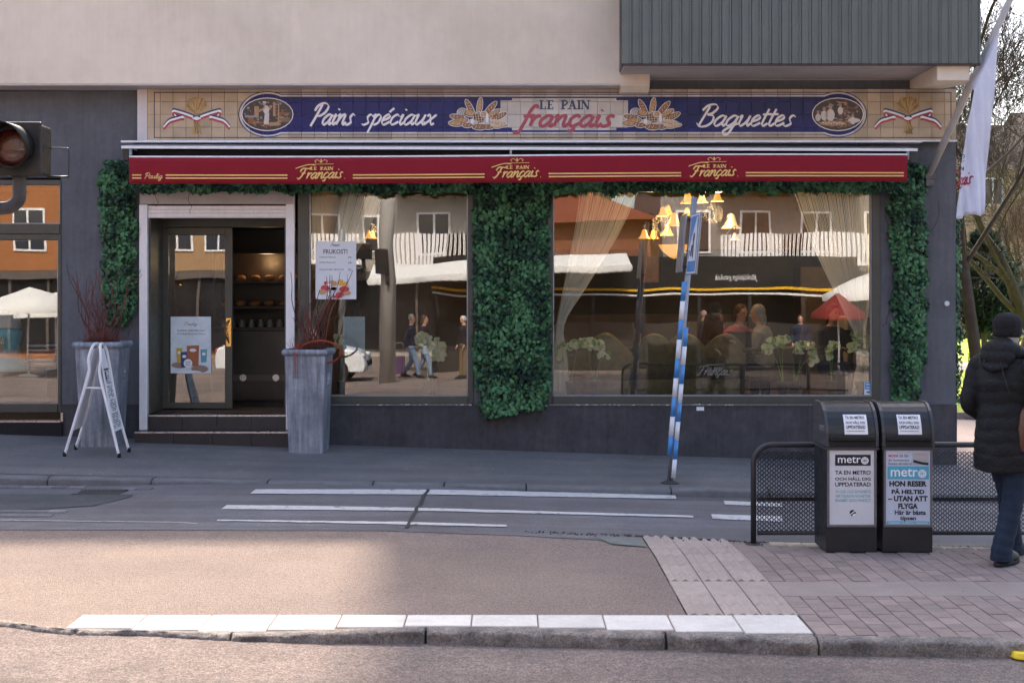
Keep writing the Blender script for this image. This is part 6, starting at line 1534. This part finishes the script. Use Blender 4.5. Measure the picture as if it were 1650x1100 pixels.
for s_, zo in (('R', 0), ('L', 0)):
    a = V['an'+s_]; b = MB()
    b.loft([[a+Vector((rx*math.cos(q)*(1 if math.sin(q) > 0 else .92), oy+ry*math.sin(q), z)) for q in [i*math.pi/10 for i in range(20)]] for z, rx, ry, oy in ((-.062, .046, .140, .058), (-.045, .050, .143, .058), (-.025, .046, .128, .052), (-.002, .042, .095, .03), (.02, .044, .062, .0), (.045, .045, .056, -.004))]); b.build("shoe", SH, wm_)
    b = MB(); b.loft([[a+Vector((rx*math.cos(q), .058+ry*math.sin(q), z)) for q in [i*math.pi/10 for i in range(20)]] for z, rx, ry in ((-.088, .047, .142), (-.080, .051, .147), (-.066, .051, .147), (-.062, .047, .142))]); b.build("sole", RUBBER, wm_)
bagc = Vector((.165, .06, .92)); M50 = Matrix.Rotation(R(-50), 3, 'Z')
hb = thing("handbag", "tan leather handbag carried at the person's side", "handbag", tuple(Vector(wl)+M50@bagc), R(-50)); LEAT = mat("tan_leather", (.13, .055, .030), .5, .15, 12, .2, 120)
b = MB(); b.loft([[Vector((.055*tx*math.cos(a), .17*tx*math.sin(a)*(1 if abs(math.sin(a)) < .9 else .98), z)) for a in [i*math.pi/10 for i in range(20)]] for z, tx in ((-.17, .75), (-.15, .95), (0, 1.0), (.11, .85), (.15, .6))]); b.build("pouch", LEAT, hb)
b = MB(); b.tube(spline([(0, -.10, .13), (0, -.09, .26), (-.01, .0, .31), (0, .09, .26), (0, .10, .13)], 6), .008, 8); b.build("strap", LEAT, hb)

# ------------------------------------------------------------------ the other side of the street (seen mirrored in the windows)
def RX(px, L): return (px-825.0)/FPX*L
def RZ(py, L): return 1.8-(py-477.0)/FPX*L
GZ = -.42
pers = "people walking on the far side of the street"
def rperson(label, px, L, rz, h, J, c, hair, **k):
    return person("person", label, (RX(px, L), 29-L, GZ), rz, h, J, c, hair, .022, group=pers, **k)
rperson("older person in a navy jacket and pale jeans pushing a shopping trolley", 664, 33.8, R(-80), 1.66, WALK, (NAVY, LJEAN, LEA), HG)
rperson("brown haired person in a black coat walking beside the trolley", 684, 34.2, R(-85), 1.64, WALK, (BLK, LJEAN, LEA), HB, long_hair=True)
rperson("white haired man in a black coat and tan trousers standing by the kiosk", 746, 33.5, R(60), 1.70, STAND, (BLK, TAN, LEA), HW)
rperson("bald man in a dark jacket beside the dark kiosk", 1132, 34.5, R(-60), 1.76, STAND, (BLK, BLK, LEA), mat("bald_pink", (.42, .24, .18), .5))
rperson("woman in a black and pink top walking in front of the kiosk", 1162, 34.8, R(80), 1.66, WALK, (PNK, BLK, LEA), HB, long_hair=True)
rperson("person in a dark parka waiting behind the white car", 1290, 35.2, R(10), 1.7, STAND, (NAVY, BLK, LEA), HB)
t = thing("shopping_trolley", "small two wheeled shopping trolley on the sunny pavement", "trolley", (RX(645, 33.6), 29-33.6, GZ))
b = MB(); b.box(-.14, .14, -.12, .12, .12, .62); b.build("bag", cl("trolley_bag", (.10, .05, .12)), t, bevel=.02); b = MB(); b.tube(spline([(-.12, .12, .1), (-.12, .14, .9), (0, .14, 1.0), (.12, .14, .9), (.12, .12, .1)], 4), .01, 6); b.build("frame", GALV, t)
for x in (-.16, .16): b = MB(); b.tube([(x-.01, .05, .09), (x+.01, .05, .09)], .09, 14); b.build("wheel", RUBBER, t)

def car(label, loc, rz, m):
    """facing +x, 4.2 m"""
    t = thing("parked_car", label, "car", loc, rz, "cars parked across the street")
    prof = [(-2.08, .30), (-2.10, .62), (-2.02, .86), (-1.85, .93), (-1.45, 1.33), (-.9, 1.47), (-.1, 1.48), (.45, 1.36), (1.05, .98), (1.75, .84), (2.02, .68), (2.10, .45), (2.06, .28)]
    b = MB(); rings = []
    for y, sc, dz in ((-.86, .0, 0), (-.84, 1, 0), (-.70, 1, 0), (0, 1, .02), (.70, 1, 0), (.84, 1, 0), (.86, 0, 0)):
        edge = abs(y) > .8; r = []
        for x, z in prof:
            zz = z
            if z > .9: 
                k = (abs(y)/.86)
                if abs(y) >= .84: zz = .90+(z-.90)*.03
                elif abs(y) >= .70: zz = .90+(z-.90)*.80
            x2 = x*(.985 if edge else 1)
            if abs(y) > .85: zz = .32+(zz-.32)*.9; 
            r.append(Vector((x2, y*(1 if z < .9 else .97), zz+dz)))
        rings.append(r)
    b.loft(rings, 0, True, True); bd = b.build("body", m, t); bd.modifiers.new("b", 'BEVEL').width = .03
    GLC = mat("car_glass", (.012, .014, .016), .08, .1, spec=.8)
    for sg in (-1, 1):
        b = MB(); y = sg*.80; b.loft([[Vector((x, y+sg*o-(z-.92)*sg*.30, z)) for x, z in ((-1.60, .96), (-1.25, 1.30), (-.3, 1.40), (.35, 1.32), (.88, .98))] for o in (0, .03)], 0, True, False); b.build("side_window", GLC, t)
        for x in (-1.28, 1.32):
            b = MB(); b.tube([(x, sg*.87, .31), (x, sg*.66, .31)], .315, 24); w_ = b.build("wheel", RUBBER, t); b = MB(); b.tube([(x, sg*.885, .31), (x, sg*.86, .31)], .20, 20); b.build("rim", STEEL, w_)
            for k in range(5): b = MB(); a = k*1.257; b.box(x-.02, x+.02, sg*.893-.004, sg*.893+.004, .31, .31+.18) if k == 0 else None
        b = MB(); b.ell((1.97, sg*.62, .68), (.10, .20, .075), 12, 8); b.build("headlight", mat("headlight_glass", (.6, .62, .65), .1), t)
        b = MB(); b.ell((-2.05, sg*.68, .78), (.05, .12, .08), 10, 6); b.build("tail_light", REDP, t)
        b = MB(); b.ell((.72, sg*.98, .98), (.07, .10, .06), 10, 6); b.build("mirror", m, t)
    b = MB(); b.box(2.04, 2.11, -.5, .5, .42, .55); b.build("grille", RUBBER, t); b = MB(); b.box(2.09, 2.12, -.26, .26, .30, .41); b.build("number_plate", WHITEPR, t)
    b = MB(); b.loft([[Vector((x, y, z+.012)) for x, z in ((.50, 1.345), (1.00, 1.01))] for y in (-.64, 0, .64)], 0, False, False, closed=False); b.build("windscreen", GLC, t)
WCAR = mat("white_car_paint", (.72, .73, .75), .25, .03, coat=.7); SCAR = mat("silver_car_paint", (.40, .41, .43), .3, .03, metal=.3, coat=.6)
car("white hatchback parked across the street facing right", (RX(468, 33.2), 29-33.2, GZ), 0, WCAR)
#car("silver hatchback parked farther left across the street", (RX(150, 33.4), 29-33.4, GZ), 0, SCAR)
# concrete lamp column with a dark box
t = thing("street_column", "thick pale concrete column across the street with a dark signal box", "column", (RX(624, 30), -1.0, GZ))
b = MB(); b.tube([(0, 0, 0), (0, 0, 9)], [.21, .15], 18); b.build("shaft", mat("pale_concrete", (.42, .40, .37), .8, .12, 3), t); b = MB(); b.box(-.28, .06, .2, .42, 2.75, 3.35); b.build("signal_box", BLACK, t, bevel=.02); b = MB(); b.tube([(0, .2, 2.5), (0, .32, 2.5), (0, .32, 2.75)], .04, 8); b.build("arm", DARKM, t)

def block(label, x0, x1, y, h, m, cols, floors, z0=2.9, win=(1.2, 1.5), balc=(), bm_=None, name="apartment_building"):
    t = thing(name, label, "building", (0, 0, 0)); b = MB(); b.box(x0, x1, y-9, y, GZ, h); wl_ = b.build("wall", m, t)
    b = MB(); b.box(x0-.2, x1+.2, y-9.2, y+.25, h+.001, h+.25); b.build("roof", DARKM, t)
    GL_ = mat("far_window_glass", (.03, .035, .045), .1, .1, spec=.8); fr = MB(); fr.box(0, win[0], 0, .05, 0, win[1]); fm = fr.mesh("window", WHITEP); g = MB(); g.box(.08, win[0]/2-.04, .05, .07, .08, win[1]-.08); g.box(win[0]/2+.04, win[0]-.08, .05, .07, .08, win[1]-.08); gm_ = g.mesh("pane", GL_)
    fh = (h-z0)/floors
    q = MB(); q.box(x0+.2, x1-.2, y+.002, y+.12, GZ+.3, min(z0-.1, 2.7)); sf = q.build("shopfront", mat("dark_shopfront_glass", (.018, .017, .018), .15, .3, 2), t)
    q = MB(); xx = x0+.2
    while xx < x1-.2: q.box(xx, xx+.09, y+.121, y+.17, GZ+.3, min(z0-.1, 2.7)); xx += 1.45
    q.box(x0+.2, x1-.2, y+.175, y+.30, min(z0-.1, 2.7)-.32, min(z0-.1, 2.7)-.02); q.build("shopfront_frame", mat("shopfront_frame", (.10, .08, .07), .5, .3, 2), sf, fix=False)
    for f in range(floors):
        for c in range(cols):
            cx = x0+(c+.5)*(x1-x0)/cols-win[0]/2; o = share(fm, "window", t, (cx, y+.001, z0+f*fh+.5)); share(gm_, "pane", o)
            if c in balc:
                q = MB(); q.box(cx-.9, cx+win[0]+.9, y+.08, y+1.3, z0+f*fh+.0, z0+f*fh+.14); bl = q.build("balcony", WHITEP, t)
                q = MB(); xx = cx-.9
                while xx < cx+win[0]+.9: q.box(xx, xx+.10, y+1.30, y+1.34, z0+f*fh+.0, z0+f*fh+1.15); xx += .15
                q.build("balcony_railing", bm_ or WHITEP, bl)
    return t
OR_ = mat("orange_render", (.33, .13, .045), .9, .1, 1.2); SAN = mat("sand_render", (.34, .21, .11), .9, .1, 1.0); WHI = mat("white_render", (.38, .35, .31), .9, .08, 1.2); BRI = mat("red_brown_brickwork", (.20, .08, .045), .9, .2, 3, rand=0); GRE = mat("light_grey_render", (.22, .21, .20), .9, .12, 1)
block("orange rendered building with small windows across the street", -34, -13.2, -15, 13, OR_, 8, 4)
block("sand coloured building with white windows opposite the entrance", -13.1, -8.2, -15.2, 12, SAN, 3, 4)
block("white apartment house with ribbed balconies across the street", -8.1, .2, -17.5, 14, WHI, 4, 4, balc=(0, 2, 3))
tb = block("brown brick lodge with a pitched roof across the street", .3, 5.2, -17.8, 4.6, BRI, 2, 1, z0=1.2)
b = MB(); b.loft([[(x, -8.8-9+dy, z) for x, dy, z in ()] or [Vector((.0, y, 4.6)), Vector((2.0, y, 6.1)), Vector((5.6, y, 4.6))] for y in (-17.2, -27)], 0, True, False); b.build("gable_roof", mat("red_brown_roof", (.22, .06, .035), .85, .2, 3), tb)
block("long grey apartment house with white bands across the street", 5.5, 26, -16.5, 14, GRE, 9, 4, balc=(1, 2, 5, 6))
block("sand coloured corner building at the far right end", 27, 48, -14.5, 13, SAN, 8, 4)
block("dull brick building at the far left end", -58, -34.5, -14, 12, BRI, 8, 4)
# kiosk with yellow stripe
k = thing("street_kiosk", "long black street kitchen kiosk with a yellow stripe and white lettering", "kiosk", (0, 0, 0)); yk = -8.0; LK = 37.0
xk0, xk1 = RX(700, LK), RX(1380, LK)
b = MB(); b.box(xk0, xk1, yk-3, yk, RZ(462, LK), RZ(412, LK)); b.build("fascia", mat("kiosk_black", (.012, .012, .014), .35, .1), k)
b = MB(); b.box(xk0-.02, xk1+.02, yk, yk+.03, RZ(467, LK), RZ(463, LK)); b.build("yellow_stripe", mat("kiosk_yellow", (.80, .45, .01), .5, .03), k)
b = MB(); b.box(xk0, xk1, yk+.0, yk+.05, RZ(475, LK), RZ(472, LK)); b.build("white_trim", WHITEP, k)
b = MB(); b.box(xk0, xk1, yk-3, yk-1.2, GZ, RZ(462, LK)); b.box(xk0, xk1, yk-.29, yk-.1, GZ, 1.0); b.build("wall", mat("kiosk_dark_wall", (.03, .025, .022), .7, .3, 2), k)
b = MB(); b.box(xk0, xk1, yk-1.19, yk-.3, GZ, .75); b.build("counter", mat("kiosk_counter", (.07, .06, .055), .5, .3, 3), k, bevel=.02)
for i in range(9):
    x = lerp(xk0, xk1, i/8); b = MB(); b.box(x-.05, x+.05, yk-.08, yk-.0, GZ, RZ(468, LK)); b.build("post", DARKM, k)
b = MB(); cm = lambda px, py, l=0: Vector((RX(px, LK), yk+.008+l, RZ(py, LK)))
put_text(b, cm, "Jönköpings gatukök", 1222, 440, 1150, 452, .0, 0, .3); b.build("lettering", WHITEPR, k, fix=False)
b = MB(); x0, x1 = RX(600, LK), RX(1012, LK)
b.loft([[Vector((x0, yk+.2, RZ(428, LK))), Vector((x0, yk+1.6, RZ(452, LK))), Vector((x0, yk+1.6, RZ(455, LK))), Vector((x0, yk+.2, RZ(432, LK)))], [Vector((x1, yk+.2, RZ(408, LK))), Vector((x1, yk+1.6, RZ(428, LK))), Vector((x1, yk+1.6, RZ(431, LK))), Vector((x1, yk+.2, RZ(411, LK)))]], 0, True, False)
wa = b.build("white_awning", mat("white_canvas", (.74, .73, .70), .8, .04), k)
b = MB(); n = 34
for i in range(n):
    x = lerp(x0, x1, (i+.5)/n); z = lerp(RZ(455, LK), RZ(431, LK), (i+.5)/n); b.ell((x, yk+1.61, z-.01), (.16, .01, .13), 10, 6)
b.build("scalloped_edge", mat("white_canvas", (.7, .7, .7)), wa, kind="stuff")
# ribbed pale parasols and a red one
def parasol(label, x, y, h, r, m, drop=.5):
    t = thing("parasol", label, "parasol", (x, y, GZ), 0, "parasols across the street"); b = MB(); b.lathe((0, 0, h-drop), [(r, -.16), (r, 0), (r*.5, drop*.55), (.02, drop)], 8, cap=False); b.build("canopy", m, t); b = MB(); b.tube([(0, 0, 0), (0, 0, h)], .03, 8); b.build("post", WHITEP, t); b = MB(); b.lathe((0, 0, 0), [(.3, 0), (.28, .06), (.05, .1)], 12); b.build("base", CONC, t)
parasol("broad white parasol seen mirrored in the neighbour window", RX(42, 33), -4.2, 2.45, 1.5, mat("white_canvas", (.7, .7, .7)))
parasol("smaller white parasol close to the neighbour's mirrored terrace", RX(85, 36), -7.3, 2.3, 1.3, mat("white_canvas", (.7, .7, .7)))
parasol("red parasol beside the right end of the kiosk", RX(1352, 35), -6.0, 2.35, .8, mat("red_canvas", (.16, .004, .007), .8, .05), .55)
parasol("cream parasol at the far right of the kiosk", RX(1420, 36), -7.0, 3.0, 1.7, mat("white_canvas", (.7, .7, .7)), .7)
# turquoise stand mixer shape in the neighbour's window
t = thing("stand_mixer", "large turquoise mixer with a chrome ring in the neighbour window", "mixer", (X(4, 14.95), 14.95, Z(596, 14.95)))
TQ = mat("turquoise_enamel", (.2, .7, .88), .25, .05, 4, coat=.6)
b = MB(); b.lathe((0, 0, 0), [(.30, 0), (.31, .03), (.27, .10), (.21, .20), (.20, .30), (.22, .36), (.235, .42), (.22, .50)], 28); b.build("body", TQ, t)
b = MB(); b.lathe((0, 0, .505), [(.22, 0), (.22, .03), (.20, .12), (.10, .19), (.01, .21)], 28); b.build("white_head", WHITEP, t)
for r in (.13, .105, .085): b = MB(); b.tube([(-.02+r*math.cos(a), -.225, .33+r*math.sin(a)) for a in [i*.262 for i in range(24)]], .009, 8, close=True); b.build("ring", STEEL, t)
slab("window_plinth", "grey display plinth inside the neighbour window", "plinth", -7.6, X(80, 14.95), 14.87, 15.6, .431, Z(597, 14.95)-.002, mat("display_plinth", (.10, .09, .085), .6, .2))
t = thing("striped_basket", "zigzag black and white basket in the neighbour window", "basket", (X(58, 15.1), 15.3, Z(596, 15.1)))
b = MB()
for kz in range(12):
    b.lathe((0, 0, kz*.028), [(.16, 0), (.168, .012), (.168, .014), (.16, .027)], 20, mi=kz % 2)
b.build("weave", [WHITEPR, BLACKP], t)

# ------------------------------------------------------------------ park on the right: grass, trees, far houses
GR = mat("spring_grass", (.34, .40, .02), .9, .3, .8, .6, 30, col2=(.20, .27, .015))
lawn = sheet("grass_lawn", GR, [4.9, 8, 12, 16, 20, 30, 45, 60], lambda x: 20.8, lambda x: 62, lambda x, y: -.18, 6, "bright green park lawn behind the street corner", "lawn")
b = MB(); b.box(4.9, 60, 20.68, 20.8, -.45, -.14); tag(b.build("lawn_kerb", GRANITE), "low stone edging along the lawn", "kerb edging", kind="structure")
b = MB(); b.poly([(4.9, 33, -.172), (60, 33, -.172), (60, 37, -.172), (4.9, 37, -.172)]); b.build("gravel_path", mat("park_gravel", (.30, .26, .22), .95, .2, 3), lawn)
tf = MB(); rnd = random.Random(2)
for kk in range(9000):
    y = 20.9+rnd.random()**1.6*22; x = rnd.uniform(.36*y, .46*y)+.3; hh = rnd.uniform(.03, .09); a = rnd.uniform(0, 3.1); s = .012+y*.0006
    tf.add([(x-s*math.cos(a), y-s*math.sin(a), -.18), (x+s*math.cos(a), y+s*math.sin(a), -.18), (x+rnd.uniform(-.03, .03), y+rnd.uniform(-.03, .03), -.18+hh)], [(0, 1, 2)], rnd.choice((0, 1)))
tag(tf.build("grass", [GR, mat("grass_blade", (.14, .30, .02), .9, .3, 3)], fix=False), "uneven grass blades on the park lawn", "grass", kind="stuff")
def bare_tree(label, loc, H, seedv, depth=7, r0=.2, lean=(0, 0), spread=.55, first=None, m=BARK, lo=.25, nchild=3, rmin=.004):
    rnd = random.Random(seedv); t = thing("bare_tree", label, "tree", loc, 0, "bare trees in the park"); tr = MB(); br = MB()
    def grow(p, d, L, r, lev, mb):
        n = 4; P = [p]; dd = d.copy()
        for i in range(n):
            dd = (dd+Vector((rnd.gauss(0, .14), rnd.gauss(0, .14), rnd.gauss(.02, .10)))).normalized(); P.append(P[-1]+dd*L/n)
        P = [Vector((max(v.x, 5.45-loc[0]), v.y, v.z)) for v in P]
        mb.tube(P, [lerp(r, r*.68, i/n) for i in range(n+1)], 8 if lev == 0 else (5 if lev < 3 else 3), cap=False)
        if lev >= depth: return
        k = nchild if lev > 0 else nchild+2
        for c in range(k):
            f = rnd.uniform(.45, 1.0) if c else 1.0; i = min(int(f*n), n); q = P[i]
            perp = Vector((rnd.gauss(0, 1), rnd.gauss(0, 1), rnd.gauss(0, .5))); perp -= dd*perp.dot(dd); perp.normalize()
            sp_ = spread*(.45 if c == 0 else rnd.uniform(.8, 1.5)); nd = (dd+perp*sp_).normalized(); nd.z += .05; nd.normalize()
            if q.x+loc[0] < 5.7: continue
            if q.x+loc[0]+nd.x*L*1.2 < 5.7: nd.x = abs(nd.x)
            grow(q, nd, L*(rnd.uniform(.66, .84)), max(r*.68*(.80 if c == 0 else rnd.uniform(.40, .6)), rmin), lev+1, br)
    d0 = Vector((lean[0], lean[1], 1)).normalized(); grow(Vector((0, 0, 0)), d0, H*lo, r0, 0, tr)
    tr.build("trunk", m, t); br.build("crown", m, t, fix=False, kind="stuff"); return t
bare_tree("large bare tree leaning beside the street corner", (8.35, 22.0, -.2), 15, 11, 8, .12, (.03, -.02), .62, lo=.34, rmin=.004)
bare_tree("tall bare tree farther back on the lawn", (12.4, 29, -.2), 15, 5, 8, .17, (-.03, 0), .6, lo=.22, rmin=.006)
bare_tree("bare tree with fine reddish twigs deep in the park", (15.6, 38, -.2), 11, 23, 7, .2, (-.05, 0), .6, m=mat("reddish_bark", (.10, .05, .035), .9, .3, 6), lo=.22)
bare_tree("slim bare tree near the far path", (17.8, 44, -.2), 13, 31, 7, .18, (0, 0), .6, lo=.22)
bare_tree("wide bare tree behind the corner of the shop", (9.0, 36, -.2), 13, 8, 7, .18, (.06, -.03), .62, lo=.24, rmin=.006)
t = thing("evergreen_shrub", "dark blue green conifer behind the shop corner", "conifer", (11.6, 30.5, -.2)); b = MB(); rnd = random.Random(9)
NEED = [mat("conifer_dark", (.018, .040, .022), .8, .3, 4), mat("conifer_mid", (.04, .075, .045), .8, .3, 4)]
for kk in range(5200):
    z = rnd.uniform(1.1, 3.5); R_ = 1.0*(1-abs((z-2.2)/1.6))**.7*rnd.uniform(.35, 1.05)*(.8+.35*mnoise.noise(Vector((z*2, kk*.0, 1)))); a = rnd.uniform(0, 6.28); p = Vector((R_*math.cos(a), R_*math.sin(a), z))
    dn = (p-Vector((0, 0, z-.4))).normalized()+Vector((rnd.gauss(0, .4), rnd.gauss(0, .4), rnd.gauss(0, .4))); dn.normalize(); u = dn.orthogonal().normalized(); s = rnd.uniform(.03, .05)
    b.add([p-u*s, p+u*s, p+dn*rnd.uniform(.14, .26)], [(0, 1, 2)], 0 if rnd.random() < .6 else 1)
b.build("crown", NEED, t, fix=False); b = MB(); b.tube([(0, 0, 0), (0, 0, 2.6)], [.09, .03], 8); b.build("trunk", BARK, t)
PK = "houses beyond the park"
for lab, x0, x1, y, h, m in (("warm yellow house with white windows beyond the park", 17, 29, 66, 8.5, mat("yellow_house_render", (.55, .38, .20), .9, .1, .6)), ("pale pink house standing right of the yellow one", 29.3, 44, 68, 9.5, mat("pink_house_render", (.58, .42, .36), .9, .1, .6)), ("brick house hidden behind the shop corner", 4, 16.6, 70, 12, mat("park_brick", (.32, .15, .08), .9, .2, .8))):
    t = thing("park_house", lab, "building", (0, 0, 0), 0, PK); b = MB(); b.box(x0, x1, y, y+9, -.5, h); b.build("wall", m, t)
    b = MB(); b.loft([[Vector((x, y-.3, h)), Vector((x, y+4.5, h+3)), Vector((x, y+9.3, h))] for x in (x0-.2, x1+.2)], 0, True, False); b.build("roof", mat("tile_roof", (.06, .035, .028), .9, .2, 2), t)
    fr = MB(); fr.box(0, 1.1, -.05, 0, 0, 1.5); fm = fr.mesh("window", WHITEP); g = MB(); g.box(.1, .5, -.07, -.051, .1, 1.4); g.box(.6, 1.0, -.07, -.051, .1, 1.4); gm_ = g.mesh("pane", mat("far_window_glass", (.03, .03, .04)))
    for f in range(3):
        for c in range(int((x1-x0)/2.4)): o = share(fm, "window", t, (x0+.8+c*2.4, y-.001, .8+f*2.9)); share(gm_, "pane", o)
b = MB(); rnd = random.Random(5)
for kk in range(2600):
    x = rnd.uniform(10, 40); z = rnd.uniform(0, 1.1); p = Vector((x, 55+rnd.uniform(-.4, .4), z-.2)); s = .09; b.add([p+Vector((-s, 0, 0)), p+Vector((s, 0, 0)), p+Vector((rnd.uniform(-s, s), -.05, s*2))], [(0, 1, 2)])
tag(b.build("hedge", NEED[0], fix=False), "low dark hedge along the far side of the park", "hedge")
car("dark car parked beyond the park lawn", (23.5, 58, -.2), R(0), mat("dark_car_paint", (.03, .03, .035), .3, .05, coat=.6))
b = MB(); b.tube([(12.2, 46, -.2), (12.2, 46, 3.8)], .06, 8); o = b.build("lamp_post", DARKM); tag(o, "thin dark lamp post on the park path", "lamp post")
